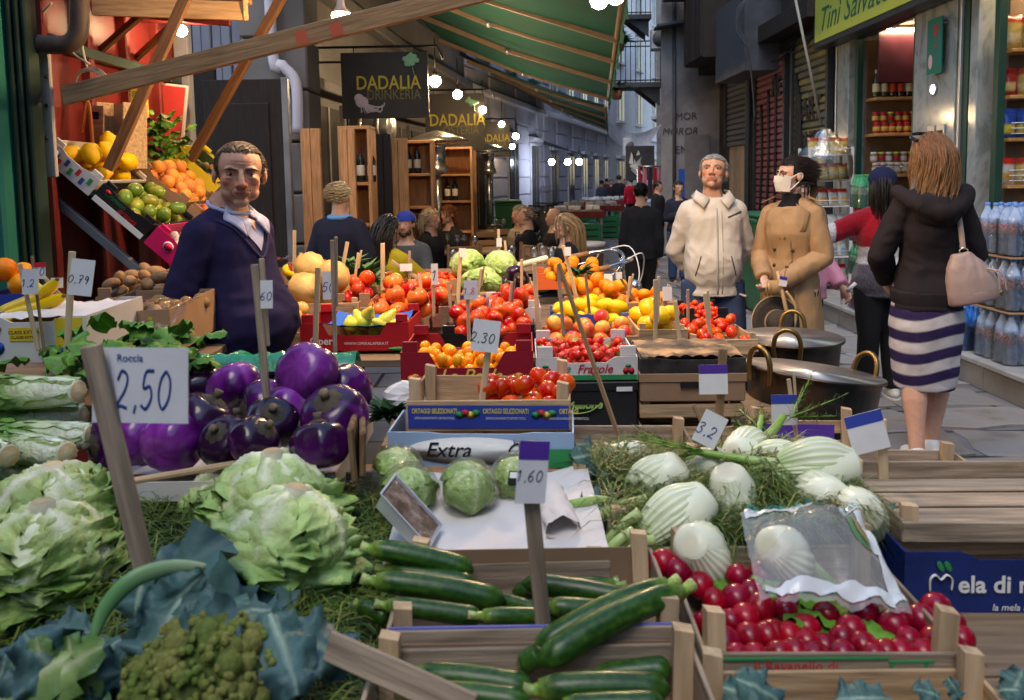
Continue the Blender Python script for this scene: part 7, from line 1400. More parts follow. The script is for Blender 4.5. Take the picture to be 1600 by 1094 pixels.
NAVY = (.022, .018, .054); SHIRT = (.34, .36, .54)
m = top(v, SHIRT, .006, .70, .83); wear(v, 'shirt', m, vox=.009, wr=.002)
m = top(v, NAVY, .019, .50, .825, hem=.035); sw = wear(v, 'sweater', m, M('wool_sweater', vcol=True, rough=.95, var=.16, ns=14, bump=.25, bs=380, ov=0, spec=.12), vox=.009, wr=.015, fr=5., an=(1, 1, 1.3), seed=2, fn=lambda c: .35 + .65 * min(1, abs(c[2] - .80 * H) * 3)); tr = bvh(sw.data)
def patch(f, tree, name, A, B, C, mat, off, n=8):       # a cloth triangle laid on what is worn
 vs = []; ix = {}
 for i in range(n + 1):
  for j in range(n + 1 - i): ix[i, j] = len(vs); vs.append(onbody(tree, A + (B - A) * (i / n) + (C - A) * (j / n), (0, 1, 0), off))
 fs = [(ix[i, j], ix[i + 1, j], ix[i, j + 1]) for i in range(n) for j in range(n - i)] + [(ix[i + 1, j], ix[i + 1, j + 1], ix[i, j + 1]) for i in range(n) for j in range(n - 1 - i)]
 return ob(name, MB().add(vs, fs).mesh(name, mat), f.t)
m_shirtc = cloth('shirt_cloth', SHIRT); patch(v, tr, 'shirt_front', v.up((-.040, 0, .812)), v.up((.040, 0, .812)), v.up((0, 0, .752)), m_shirtc, .003)
patch(v, tr, 'neck_opening', v.up((-.022, 0, .835)), v.up((.022, 0, .835)), v.up((0, 0, .795)), M('neck_skin', (.46, .25, .17), .5), .006)
for s in (-1, 1):
 o = patch(v, tr, 'collar', v.up((s * .028, 0, .848)), v.up((s * .056, 0, .818)), v.up((s * .030, 0, .782)), m_shirtc, .012); o.modifiers.new('s', 'SOLIDIFY').thickness = .007
 o = patch(v, tr, 'collar', v.up((s * .028, 0, .848)), v.up((s * .030, 0, .782)), v.up((s * .006, 0, .812)), m_shirtc, .012); o.modifiers.new('s', 'SOLIDIFY').thickness = .007
m = MB().tube(smoothpath([v.up((math.sin(a) * .043, .006 - math.cos(a) * .043, .846 - .014 * math.cos(a))) for a in np.linspace(-2.9, 2.9, 16)], 2), .009, 8); ob('collar_stand', m.mesh('collar_stand', m_shirtc), v.t)
stroke(v, tr, 'neckline', [v.up((-.066, -.0, .822)), v.up((-.045, -.05, .795)), v.up((0, -.08, .736)), v.up((.045, -.05, .795)), v.up((.066, 0, .822))], .007, m_wear, (0, 1, 0), .0, col=(.03, .028, .075))
stroke(v, tr, 'hem', [v.up((-.12, -.02, .475)), v.up((-.06, -.1, .472)), v.up((.06, -.1, .472)), v.up((.12, -.02, .475))], .012, m_wear, (0, 1, 0), 0, col=(.018, .016, .05))
wear(v, 'trousers', legs(v, (.09, .10, .16), .016), wr=.006); shoes(v, M('dark_shoe', (.02, .02, .02), .4))
# ---- grey haired man
p = W(1114, 243, 5.15); H = p.z
g = person('grey haired man in a pale beige zip jacket and jeans, hands behind back', (p.x, p.y), R(-6), H, (.46, .26, .18), pose=dict(ea=(-.135, .06, .63), wa=(-.04, .12, .51), eb=(.135, .06, .63), wb=(.04, .12, .50), ka=(-.07, -.02, .285), kb=(.08, .0, .285), fa=(-.075, .0, .045), fb=(.09, .02, .045)), head=(R(-14), R(2), R(-14)), belly=.025, wide=.93, vox=.005, fat=.94, stubble=(.43, .25, .18), hw=1.1)
brows(g, (.16, .14, .13), .018); hair(g, [(.20, .20, .20), (.42, .42, .43), (.5, .5, .5)], 1300, .26, 5, (.2, 1, -.1), .20, .009, puff=1.06, low=-.14, grav=.15, thick=.06)
ob('mouth_line', MB().tube([g.X @ V((-.08, -.385, -.252)), g.X @ V((0, -.41, -.249)), g.X @ V((.08, -.385, -.252))], .007 * g.hr, 6, col=(.16, .05, .04)).mesh('mouth_line', m_skin, True, True), g.t)
BEI = (.52, .47, .41); wear(g, 'undershirt', top(g, (.34, .38, .42), .008, .72, .85), wr=.002)
m = top(g, BEI, .022, .50, .845, hem=.06, ag=.020); jk = wear(g, 'jacket', m, m_nylon, vox=.009, wr=.019, fr=5.5, an=(1, 1, 1.0), seed=4, fn=lambda c: .5 + .5 * min(1, abs(c[2] - .8 * H) * 3)); tr = bvh(jk.data)
stroke(g, tr, 'zip', [g.up((.004, -.1, .80)), g.up((.006, -.1, .70)), g.up((.004, -.1, .6)), g.up((.008, -.1, .475))], .006, paint('zip_seam', (.36, .32, .27)), off=.002); stroke(g, tr, 'zip', [g.up((.022, -.1, .79)), g.up((.024, -.1, .7)), g.up((.024, -.1, .475))], .003, MATS['zip_seam'], off=.001)
for s in (-1, 1): stroke(g, tr, 'pocket', [g.up((s * .055, -.1, .62)), g.up((s * .075, -.1, .545))], .004, paint('pocket_dark', (.06, .055, .05)), off=.001)
stroke(g, tr, 'chest_flap', [g.up((.045, -.1, .765)), g.up((.10, -.1, .785))], .005, MATS['pocket_dark'], off=.001); stroke(g, tr, 'hem', [g.up((-.11, -.1, .468)), g.up((0, -.1, .466)), g.up((.11, -.1, .468))], .008, MATS['zip_seam'], off=-.001)
for s in (-1, 1):
 a = [g.up((s * .05, .045, .868)), g.up((s * .062, -.01, .865)), g.up((s * .020, -.062, .835)), g.up((s * .045, -.085, .800)), g.up((s * .078, -.050, .832)), g.up((s * .075, .045, .842))]
 o = ob('collar', MB().add(a, [(0, 1, 4, 5), (1, 2, 3, 4)]).mesh('collar', M('jacket_collar', BEI, .6)), g.t); o.modifiers.new('s', 'SOLIDIFY').thickness = .008
wear(g, 'jeans', legs(g, (.045, .065, .13), .018, wide=1.2), wr=.010, fr=8); shoes(g, M('dark_shoe', (.02, .02, .02), .4))
# ---- woman in trench coat
p = W(1238, 248, 4.95); H = p.z
t_ = person('woman in a tan trench coat and face mask with a dark ponytail', (p.x, p.y), R(-42), H, (.56, .36, .27), True, pose=dict(ea=(-.12, -.01, .63), wa=(-.05, -.12, .555), eb=(.125, .0, .63), wb=(.02, -.135, .55)), head=(R(-4), 0, R(-36)), vox=.005, wide=.93, fat=.94)
brows(t_, (.02, .015, .012), .012); hair(t_, [(.012, .009, .008), (.035, .022, .016), (.03, .02, .015)], 800, .40, 7, (.1, 1, .1), .17, .009, puff=1.06, low=-.2, grav=.2)
m = MB(); q = random.Random(4); b0 = t_.X @ V((0, .48, .12))
for k in range(70): o_ = V((q.gauss(0, .07), q.gauss(0, .05), 0)) * t_.hr; e = V((0, .06, 0)) * t_.hr * 0; m.tube(smoothpath([b0 + o_ * .3, b0 + t_.HR @ V((q.gauss(0, .05), .18, -.12)) * t_.hr, b0 + t_.HR @ V((q.gauss(0, .07), .25, -.5)) * t_.hr, b0 + t_.HR @ V((q.gauss(0, .05), .2, -1.0 * q.uniform(.8, 1.1))) * t_.hr], 4), [.02 * t_.hr] * 10 + [.014 * t_.hr, .008 * t_.hr, .004 * t_.hr], 4, col=lerp3((.012, .009, .008), (.05, .03, .02), q.random()))
ob('ponytail', m.mesh('ponytail', m_hair, True, True), t_.t); ob('hair_tie', MB().lathe([(.05, -.04), (.07, -.02), (.07, .02), (.05, .04)], 10).mesh('hair_tie', m_wtx), t_.t, b0, scale=t_.hr)
def maskf(u, w2):
 a = (u - .5) * 2.5; z = -.02 - w2 * .42; r = .335 - .05 * w2; return t_.X @ V((r * math.sin(a) * .98, -.05 - (r + .10 * math.exp(-(a * 1.4) ** 2) * (1 - abs(w2 - .35))) * math.cos(a) * 1.02 - .03, z))
ob('face_mask', MB().grid(14, 8, maskf).mesh('face_mask', cloth('mask_cloth', (.62, .58, .53), .1)), t_.t)
for s in (-1, 1): ob('mask_loop', MB().tube(smoothpath([maskf(0 if s < 0 else 1, .1), t_.X @ V((s * .36, .05, .08)), t_.X @ V((s * .35, .11, -.06)), maskf(0 if s < 0 else 1, .9)], 5), .003, 5).mesh('mask_loop', m_wtx), t_.t)
for s in (-1, 1): ob('glasses', MB().tube([t_.X @ (V((s * .135, -.375, .03)) + V((math.cos(a) * .10, 0, math.sin(a) * .075))) for a in np.linspace(0, 2 * PI, 18)], .0022, 5).mesh('glasses', m_iron), t_.t)
TAN = (.34, .21, .11); wear(t_, 'turtleneck', top(t_, (.012, .012, .014), .010, .70, .87), wr=.002)
H = t_.H; m = top(t_, TAN, .020, .50, .83, ag=.018); r = []
for z, a, b in ((.24, .118, .10), (.34, .114, .098), (.42, .110, .094), (.50, .102, .088), (.55, .095, .082)): r.append((V((0, 0, z * H)), a * H, b * H))
loft(m, r, col=TAN); ct = wear(t_, 'trench_coat', m, m_nylon, vox=.009, wr=.019, fr=5.5, an=(1.3, 1.3, .5), seed=6); tr = bvh(ct.data)
m_tan = cloth('trench_trim', (.30, .185, .095)); m_btn = paint('coat_button', (.05, .035, .02))
for s in (-1, 1):
 a = [onbody(tr, t_.up((s * .03, -.1, .83)), off=.006), onbody(tr, t_.up((s * .085, -.1, .80)), off=.010), onbody(tr, t_.up((s * .075, -.1, .735)), off=.010), onbody(tr, t_.up((s * .006, -.1, .70)), off=.006)]; o = ob('lapel', MB().add(a, [(0, 1, 2, 3)]).mesh('lapel', m_tan), t_.t); o.modifiers.new('s', 'SOLIDIFY').thickness = .006
 for z in (.66, .60): ob('button', MB().lathe([(0, 0), (.011, 0), (.011, .004), (0, .005)], 10).mesh('button', m_btn), t_.t, onbody(tr, t_.up((s * .035, -.1, z)), off=.002), (R(90), 0, 0))
 ob('epaulette', bxm((.10, .035, .006), m_tan, .002), t_.t, t_.up((s * .09, 0, .845)), (0, s * R(25), 0)); ob('cuff_strap', MB().lathe([(.034, -.012), (.037, -.010), (.037, .010), (.034, .012)], 14).mesh('cuff_strap', m_tan), t_.t, t_.J['w' + ('a' if s < 0 else 'b')].lerp(t_.J['e' + ('a' if s < 0 else 'b')], .15) * 1, (V(t_.J['w' + ('a' if s < 0 else 'b')] - t_.J['e' + ('a' if s < 0 else 'b')])).to_track_quat('Z', 'Y').to_euler())
stroke(t_, tr, 'front_edge', [t_.up((.03, -.1, .70)), t_.up((.035, -.1, .6)), V((.05 * H, -.1, .5 * H)), V((.055 * H, -.1, .28 * H))], .004, paint('coat_seam', (.20, .12, .06)), off=.001)
wear(t_, 'trousers', legs(t_, (.02, .02, .022), .0, zhi=.50), wr=.0); shoes(t_, M('dark_shoe', (.02, .02, .02), .4))
# hat and handbag she holds
ht = thing('straw_hat', 'dark brimmed straw hat hanging from the trench coat woman', 'hat', W(1212, 505, 4.6), (R(80), R(15), R(10))); m_hat = M('dark_straw', (.045, .035, .028), .8, var=.3, ns=60, bump=.5, bs=200)
ob('brim', MB().lathe([(.075, .0), (.12, -.004), (.155, .002), (.157, .006), (.12, .002), (.075, .008)], 30).mesh('brim', m_hat), ht); ob('crown', MB().lathe([(.078, .0), (.078, .05), (.07, .085), (.04, .098), (0, .098)], 26).mesh('crown', m_hat), ht); ob('band', MB().lathe([(.079, .008), (.0805, .01), (.0805, .022), (.079, .024)], 26).mesh('band', m_tan), ht); ob('edge_binding', MB().tube([(.157 * math.cos(a), .157 * math.sin(a), .004) for a in np.linspace(0, 2 * PI, 32)], .004, 5).mesh('edge_binding', M('raffia', (.42, .27, .13), .7)), ht)
hb = thing('basket_bag', 'bag straps and purple tagged paper held by the trench coat woman', 'bag'); 
pipe('strap', smoothpath([W(1215, 425, 4.66), W(1222, 455, 4.58), W(1232, 500, 4.56), W(1240, 532, 4.56)]), .012, MATS['raffia'], hb, 8); pipe('ring', smoothpath([W(1228, 455, 4.56), W(1243, 480, 4.54), W(1240, 515, 4.55), W(1225, 520, 4.56)]), .008, MATS['raffia'], hb, 6); a = W(1224, 440, 4.56); ob('card', bxm((.045, .003, .055), m_cardw, 0), hb, a, (0, R(12), 0)); ob('card_band', bxm((.045, .003, .018), m_purp, 0), hb, a + V((0, -.002, .02)), (0, R(12), 0))
m = MB(); q = random.Random(2)
for k in range(40): a = W(q.uniform(1198, 1220), 438, 4.58); m.tube([a, a + V((q.uniform(-.01, .01), 0, -.09))], .004, 4)
ob('fringe', m.mesh('fringe', MATS['raffia']), hb)
ap = tag(ob('apple', FR['apple'][0], None, W(1243, 541, 4.55), (.3, .2, 0), .9), 'single red apple hanging below the straw hat', 'apple')
# ---- woman in dark hoodie and striped skirt
p = W(1455, 213, 4.15); H = p.z
h = person('red haired woman seen from behind in a charcoal hoodie and striped skirt', (p.x, p.y), R(172), H, (.56, .33, .24), True, pose=dict(ea=(-.142, -.02, .645), wa=(-.09, -.12, .55), eb=(.135, -.01, .645), wb=(.08, -.12, .55), ha=(-.034, 0, .50), hb=(.034, 0, .50), ka=(-.045, -.01, .285), kb=(.04, .02, .285), fa=(-.035, -.03, .045), fb=(.04, .07, .045)), head=(R(-5), 0, R(14)), vox=.0065, wide=.90, eyes=False, fat=.94)
hair(h, [(.11, .048, .022), (.25, .12, .055), (.40, .24, .12)], 1300, 1.2, 9, (.0, .6, .2), .16, .012, wav=.45, puff=1.10, low=-.5)
sgz = ob('sunglasses', MB().tube([h.X @ V((math.sin(a) * .36, -.06 - math.cos(a) * .38, .42 + .10 * math.cos(a))) for a in np.linspace(-1.9, 1.9, 22)], .010 * 1, 6, flat=.6).mesh('sunglasses', M('shades', (.02, .012, .012), .15)), h.t)
CH = (.022, .018, .020); m = top(h, CH, .016, .50, .835, hem=.035, ag=.016); hd_ = wear(h, 'hoodie', m, M('hoodie_fleece', vcol=True, rough=.95, var=.12, ns=10, bump=.15, bs=300, ov=0, spec=.12), vox=.009, wr=.017, fr=5.2, an=(1, 1, 1.1), seed=8)
m = MB(); m.tube(smoothpath([h.up((-.085, -.035, .835)), h.up((-.095, .025, .835)), h.up((-.06, .075, .80)), h.up((0, .09, .775)), h.up((.06, .075, .80)), h.up((.095, .025, .835)), h.up((.085, -.035, .835))], 5), [.010 * H + .016 * H * math.sin(PI * i / 30) for i in range(31)], 12, col=CH); m.ell(h.up((0, .065, .785)), (.068 * H, .040 * H, .055 * H), 14, 10, CH); wear(h, 'hood', m, MATS['hoodie_fleece'], vox=.008, wr=.014, fr=9, seed=3)
m = MB(); loft(m, h.rings(.030, .47, .54), col=CH); wear(h, 'waistband', m, MATS['hoodie_fleece'], wr=.002)
def skc(c):
 z = c[2] / H + .012 * math.sin(c[0] * 14) + .02 * c[0]; k = ((z - .232) / .0335) % 2; e = .12; t = max(0, min(1, (k - 1) / e + .5)) if k < 1.5 else max(0, min(1, (2 - k) / e + .5)); t = t if k > .5 else max(0, .5 - k / e); return lerp3((.50, .47, .48), (.030, .020, .07), t)
m = MB(); loft(m, [(V((0, .0, .235 * H)), .082 * H, .072 * H), (V((0, 0, .28 * H)), .090 * H, .076 * H), (V((0, 0, .36 * H)), .098 * H, .084 * H), (V((0, .004, .43 * H)), .102 * H, .089 * H), (V((0, .004, .475 * H)), .099 * H, .084 * H), (V((0, 0, .52 * H)), .090 * H, .074 * H)]); wear(h, 'striped_skirt', m, vox=.0055, wr=.006, fr=5, an=(1, 1, 1.6), seed=4, cf=skc)
shoes(h, m_shoe)
# shoulder bag
sb = thing('shoulder_bag', 'taupe leather bucket bag on the hoodie woman shoulder', 'handbag', W(1524, 470, 3.98), (0, 0, R(-10))); m_lea = M('taupe_leather', (.40, .29, .26), .42, var=.08, ns=10, bump=.1, bs=160); m = MB()
loft(m, [(V((0, 0, 0)), .115, .055), (V((0, 0, .005)), .125, .062), (V((0, 0, .05)), .128, .066), (V((0, 0, .12)), .115, .062), (V((-.01, 0, .19)), .085, .048), (V((-.015, 0, .235)), .05, .03), (V((-.015, 0, .25)), .045, .024)]); me, _ = remesh(m, .008, 3, False); wrinkle(me, .008, 11, (1.5, 1, .4), 3, lambda c: max(0, c[2] * 5 - .1)); me.materials.append(m_lea); ob('body', me, sb, (0, 0, 0), (0, R(-14), 0))
ob('base_panel', MB().lathe([(0, -.002), (.12, -.002), (.128, .01), (.126, .05), (.124, .052)], 26).mesh('base_panel', M('taupe_leather_dark', (.33, .23, .21), .45)), sb, (0, 0, .0), (0, R(-14), 0), (1.02, .53, 1)); pipe('strap', smoothpath([V((-.065, 0, .26)), V((-.075, .01, .36)), V((-.085, .04, .46)), V((-.095, .12, .545))]), .014, m_lea, sb, 8); ob('ring', MB().tube([(.02 * math.cos(a), 0, .02 * math.sin(a)) for a in np.linspace(0, 2 * PI, 16)], .004, 6).mesh('ring', M('pale_metal', (.75, .7, .55), .25, metal=.9)), sb, (-.066, -.012, .25))
for k in range(2): pipe('drawstring', smoothpath([V((.03, -.05, .17)), V((.07 + .02 * k, -.07, .15)), V((.085 + .03 * k, -.07, .06))]), .004, m_lea, sb, 6)
ob('charm', MB().ell((.09, -.075, .05), (.01, .004, .014), 8, 6).mesh('charm', m_brass), sb)
# ---- girl in colour block sweater
p = W(1380, 266, 5.35); H = p.z
s_ = person('girl in a navy cap and red white and grey sweater reaching left', (p.x, p.y), R(-128), H, (.55, .34, .26), True, pose=dict(eb=(.225, -.0, .72), wb=(.36, -.02, .69), ea=(-.13, -.1, .64), wa=(-.10, -.18, .60), ka=(-.05, -.01, .285), kb=(.05, .02, .285)), head=(R(-8), 0, R(-14)), vox=.008, eyes=False)
s_.t.rotation_euler.z = R(172)
RED, WHI, GRY = (.30, .012, .022), (.58, .54, .54), (.10, .09, .11)
m = top(s_, RED, .024, .47, .83, ag=.024, hem=.02, acol=lambda s: [RED, RED, RED, WHI, WHI, GRY, GRY]); z_ = H
wear(s_, 'sweater', m, m_knit, vox=.010, wr=.010, fr=8, seed=2, cf=lambda c: (RED if c[2] > .675 * z_ else (WHI if c[2] > .60 * z_ else GRY)) if c[0] < .115 * z_ else (RED if c[0] < .20 * z_ else (WHI if c[0] < .27 * z_ else GRY)))
hair(s_, [(.008, .007, .008), (.03, .024, .022), (.02, .016, .014)], 300, 1.5, 4, (0, .6, .1), .15, .016, puff=1.05, low=-.45)
m = MB(); m.ell((0, .06, .16), (.42, .50, .45), 20, 14, X=s_.X); iv = s_.X.inverted(); m.f = [k for k in m.f if (iv @ (sum((V(m.v[i]) for i in k), V()) / len(k))).z > .20]; m.mi = [0] * len(m.f); cp_ = ob('cap', m.mesh('cap', cloth('cap_navy', (.012, .016, .05))), s_.t)
ob('cap_brim', MB().grid(10, 4, lambda u, w2: s_.X @ V(((u - .5) * .5, -.30 - w2 * .26 * math.sin(PI * (.1 + .8 * u)), .22 - w2 * .06 - .1 * (u - .5) ** 2))).mesh('cap_brim', MATS['cap_navy']), cp_)
wear(s_, 'trousers', legs(s_, (.012, .012, .014), .012), wr=.004); shoes(s_, m_shoe)
# ---- person in pink behind the trench coat woman
p = W(1250, 300, 5.3); H = 1.5
k_ = person('person in a pink jacket mostly hidden behind the trench coat woman', (p.x, p.y), R(20), H, (.42, .26, .19), True, pose=dict(ea=(-.135, .02, .63), wa=(-.15, -.06, .54), eb=(.150, .0, .62), wb=(.155, -.09, .53)), vox=.009, eyes=False, wide=1.1)
wear(k_, 'jacket', top(k_, (.58, .26, .36), .024, .50, .84, hem=.04), m_nylon, wr=.008); hair(k_, [(.01, .008, .008), (.03, .02, .018)], 260, .9, 2, (0, .7, .1), .16, .018); wear(k_, 'trousers', legs(k_, (.02, .02, .03)), wr=.004); shoes(k_, m_shoe)
ob('paper_roll', MB().tube([k_.J['wb'] + V((-.01, -.07, -.02)), k_.J['wb'] + V((.03, -.10, .03))], .012, 10).mesh('paper_roll', m_wtx), k_.t)
# ================================================================ cafe people and passers-by
def simple(label, px, py, Y, yaw, sk, hcols, hlen, topc, legc, seat=False, woman=False, pose=None, lean=(0, 0), head=(0, 0, 0), bald=False, vox=.012, H=None, eyes=False, mat=None, hn=170, g=.02, z0=None, hkw=None, group=None):
 p = W(px, py, Y); HH = H or (p.z / (.755 if seat else 1)); f = person(label, (p.x, p.y), yaw, HH, sk, woman, pose, lean, head, 0, seat, vox, eyes=eyes, hands=True, group=group)
 wear(f, 'top', top(f, topc, g, .49, .835, hem=.04), mat or m_wear, vox=max(.012, vox), wr=.008, fr=6, seed=int(px)); wear(f, 'trousers', legs(f, legc, .014), vox=max(.013, vox), wr=.004)
 if not bald: hair(f, hcols, hn, hlen, int(px), (.1, .9, .1), .18, .026, puff=1.07, low=-.3 if hlen > .6 else -.15, grav=1. if hlen > .6 else .2, **(hkw or {}))
 shoes(f, M('dark_shoe', (.02, .02, .02), .4)); return f
DK = [(.012, .010, .009), (.04, .03, .022)]; BLO = [(.36, .26, .14), (.58, .47, .30)]; BRN = [(.05, .03, .018), (.13, .08, .045)]; S1 = (.46, .28, .20); BLK = (.012, .012, .015)
f = simple('blond person in a navy top with a light blue collar seen from behind', 530, 287, 5.9, R(165), S1, BLO, .35, (.014, .014, .026), (.02, .02, .03), pose=dict(ea=(-.16, .03, .65), wa=(-.10, -.08, .56), eb=(.15, .02, .63), wb=(.12, -.08, .52)), hn=400)
ob('collar', MB().tube([f.up((math.sin(a) * .05, .006 - math.cos(a) * .048, .838)) for a in np.linspace(0, 2 * PI, 20)], .02, 8).mesh('collar', cloth('light_blue_cloth', (.12, .28, .55))), f.t)
simple('long dark haired woman in a yellow sweater seated with her back turned', 606, 338, 6.5, R(150), S1, DK, 1.7, (.46, .34, .035), BLK, True, True, dict(eb=(.16, -.10, .66), wb=(.18, -.24, .63), ea=(-.16, -.1, .66), wa=(-.20, -.24, .63)))
f = simple('bearded man in a blue cap and grey hoodie seated at the cafe', 634, 333, 7.4, R(-12), (.48, .30, .22), BRN, .25, (.07, .07, .075), BLK, True, False, dict(ea=(-.16, -.08, .64), wa=(-.08, -.2, .68), eb=(.16, -.08, .64), wb=(.10, -.24, .63)), eyes=True, vox=.009)
m = MB(); m.ell((0, .05, .17), (.40, .47, .42), 18, 12, X=f.X); iv = f.X.inverted(); m.f = [k for k in m.f if (iv @ (sum((V(m.v[i]) for i in k), V()) / len(k))).z > .19]; m.mi = [0] * len(m.f); ob('cap', m.mesh('cap', cloth('cap_blue', (.03, .05, .30))), f.t)
m = MB(); [m.ell(c, r, 10, 8, (.05, .03, .02), X=f.X) for c, r in (((0, -.28, -.40), (.15, .11, .13)), ((.17, -.16, -.30), (.11, .14, .14)), ((-.17, -.16, -.30), (.11, .14, .14)), ((0, -.36, -.19), (.13, .05, .025)))]; ob('beard', m.mesh('beard', m_hair, True, True), f.t)
simple('blond woman in black seated beside the heater', 672, 326, 8.6, R(70), S1, BLO, .7, BLK, BLK, True, True)
simple('woman with curly red hair and a white scarf seated behind the heater', 700, 322, 9.6, R(-40), S1, [(.14, .045, .02), (.28, .10, .04)], .7, (.03, .028, .03), BLK, True, True, eyes=True, hkw=dict(wav=.5))
simple('bald man in black seated with his back turned', 822, 325, 9.0, R(-100), (.5, .3, .22), [(.10, .08, .07), (.2, .18, .16)], .2, BLK, BLK, True, hn=90, hkw=dict(shell=False))
simple('balding man in a dark jacket facing him at the table', 866, 326, 9.4, R(-75), (.5, .3, .22), BRN, .2, (.02, .02, .026), BLK, True, bald=True)
simple('grey haired man seated at the left behind the bald man', 812, 322, 9.7, R(-60), S1, [(.2, .18, .16), (.34, .32, .3)], .25, (.30, .26, .22), BLK, True)
simple('laughing woman with long light brown hair in black seated sideways', 884, 336, 7.1, R(-82), (.52, .32, .24), [(.14, .085, .045), (.40, .27, .14)], 1.35, BLK, BLK, True, True, dict(ea=(-.13, -.08, .66), wa=(-.08, -.22, .64), eb=(.13, -.08, .66), wb=(.08, -.22, .64)), vox=.008, eyes=True, hn=420)
f = simple('man in a black jacket walking away carrying papers', 1001, 287, 8.2, R(176), (.42, .26, .19), DK, .2, (.013, .013, .016), (.02, .018, .017), pose=dict(ka=(-.055, -.07, .29), fa=(-.055, -.08, .055), kb=(.055, .03, .285), fb=(.055, .12, .07)), hn=300)
ob('papers', bxm((.02, .16, .20), m_white, .002), f.t, f.J['wb'] + V((.02, -.03, -.06)), (R(20), 0, 0))
f = simple('girl in a dark tee and jeans looking at her phone', 1060, 284, 11.4, R(8), (.50, .31, .23), DK, .3, (.02, .022, .04), (.05, .08, .17), woman=True, pose=dict(ea=(-.12, .0, .64), wa=(-.02, -.14, .68), eb=(.12, .0, .64), wb=(.03, -.14, .68)), eyes=True, vox=.009)
ob('phone', bxm((.07, .012, .13), M('phone_red', (.3, .02, .05), .3), .004), f.t, (f.J['wa'] + f.J['wb']) / 2 + V((0, -.06, .06)), (R(-30), 0, 0))
for k, (px, py, Y, yaw, tc_, lb) in enumerate(((967, 274, 26, 170, (.016, .017, .024), 'far passer by in a long dark coat'), (986, 278, 24, 180, (.26, .015, .03), 'far passer by in a dark red top'), (1003, 283, 29, 10, (.05, .05, .06), 'far passer by half hidden beyond the red one'), (955, 281, 30, 20, (.03, .03, .035), 'far dark figure at the market stall'), (1028, 284, 15.0, 60, (.02, .02, .025), 'dark haired figure beside the far corner'), (940, 282, 27, 190, (.05, .06, .09), 'far figure in blue grey by the stalls'), (977, 280, 32, 5, (.30, .28, .26), 'far figure in a pale top between the dark ones'), (948, 279, 34, 170, (.10, .03, .03), 'tiny far figure in maroon'))):
 simple(lb, px, py, Y, R(yaw), S1, DK, .3, tc_, BLK, vox=.02, hn=60)
# ================================================================ cafe furniture
m_ctop = wood('cafe_top', (.26, .15, .08)); m_glass = film('glass', gloss=.6, rough=.03); m_cleg = M('cafe_iron', (.03, .03, .03), .5)
GOB = MB().lathe([(0, 0), (.032, .001), (.004, .006), (.004, .075), (.02, .09), (.036, .12), (.036, .15), (.030, .175)], 14).mesh('wine_glass', m_glass)
def cafe_table(label, x, y, w_=.7, z=.74, n=4, seed=0, who=''):
 t = thing('cafe_table', label, 'table', (x, y, 0))
 for k in range(4): ob('plank', bxm((w_, w_ / 4 - .004, .03), m_ctop, .003), t, (0, -w_ * .375 + k * w_ / 4, z - .015))
 for s in (-1, 1):
  for r in (-1, 1): ob('leg', bxm((.04, .04, z - .03), m_ctop, .003), t, (s * (w_ / 2 - .05), r * (w_ / 2 - .05), (z - .03) / 2))
 q = random.Random(seed)
 for k in range(n): tag(ob('wine_glass', GOB, None, (x + q.uniform(-.28, .28), y + q.uniform(-.28, .28), z + .002)), 'stemmed glass on the ' + label, 'glass', 'glasses on the cafe tables')
def chair(label, x, y, yaw):
 t = thing('cafe_chair', label, 'chair', (x, y, 0), (0, 0, yaw), 'wooden cafe chairs')
 for s in (-1, 1):
  bar('leg', (s * .18, -.18, 0), (s * .18, -.18, .44), (.03, .03), m_ctop, t); bar('leg', (s * .18, .18, 0), (s * .18, .22, .86), (.03, .03), m_ctop, t)
 for k in range(5): ob('seat_slat', bxm((.40, .07, .018), m_ctop, .003), t, (0, -.16 + k * .08, .45))
 for k in range(3): ob('back_slat', bxm((.38, .016, .07), m_ctop, .003), t, (0, .20 + k * .008, .58 + k * .11))
cafe_table('near cafe table in front of the laughing woman', W(835, 400, 7.3).x, 7.3, .75, n=7, seed=1); cafe_table('cafe table by the yellow sweater', W(660, 410, 6.9).x, 6.9, .6, n=2, seed=2); cafe_table('cafe table at the heater', W(735, 380, 9.2).x, 9.1, .7, n=4, seed=3); cafe_table('cafe table of the bald men', W(842, 360, 9.2).x, 9.4, .6, n=3, seed=4); cafe_table('far empty cafe table under the second heater', W(770, 350, 12.2).x, 12.2, .8, n=4, seed=5)
for k, (px, Y, yw) in enumerate(((735, 8.2, 20), (800, 8.3, -60), (850, 8.2, 170), (905, 7.0, 95), (760, 10.4, 10), (790, 11.4, 190), (915, 7.9, 80))): chair('wooden slat chair %s' % ('left of the near table', 'at the end of the near cafe table', 'behind the near cafe table', 'under the laughing woman', 'by the heater table', 'at the far empty table', 'empty right of the laughing woman')[k], CX(px, Y), Y, R(yw))
bkt = thing('waste_basket', 'tall wicker basket right of the laughing woman', 'basket', (CX(915, 8.6), 8.6, 0)); ob('body', MB().lathe([(.15, 0), (.16, .02), (.20, .75), (.21, .8), (.19, .8)], 18).mesh('body', M('wicker', (.16, .10, .06), .8, var=.4, ns=40, bump=.6, bs=80)), bkt); ob('liner', MB().lathe([(.0, .74), (.18, .78), (.22, .84), (.21, .80)], 18).mesh('liner', m_white), bkt)
m_st = M('heater_steel', (.45, .43, .42), .28, metal=.9, var=.1); m_stk = M('heater_black', (.03, .03, .033), .45)
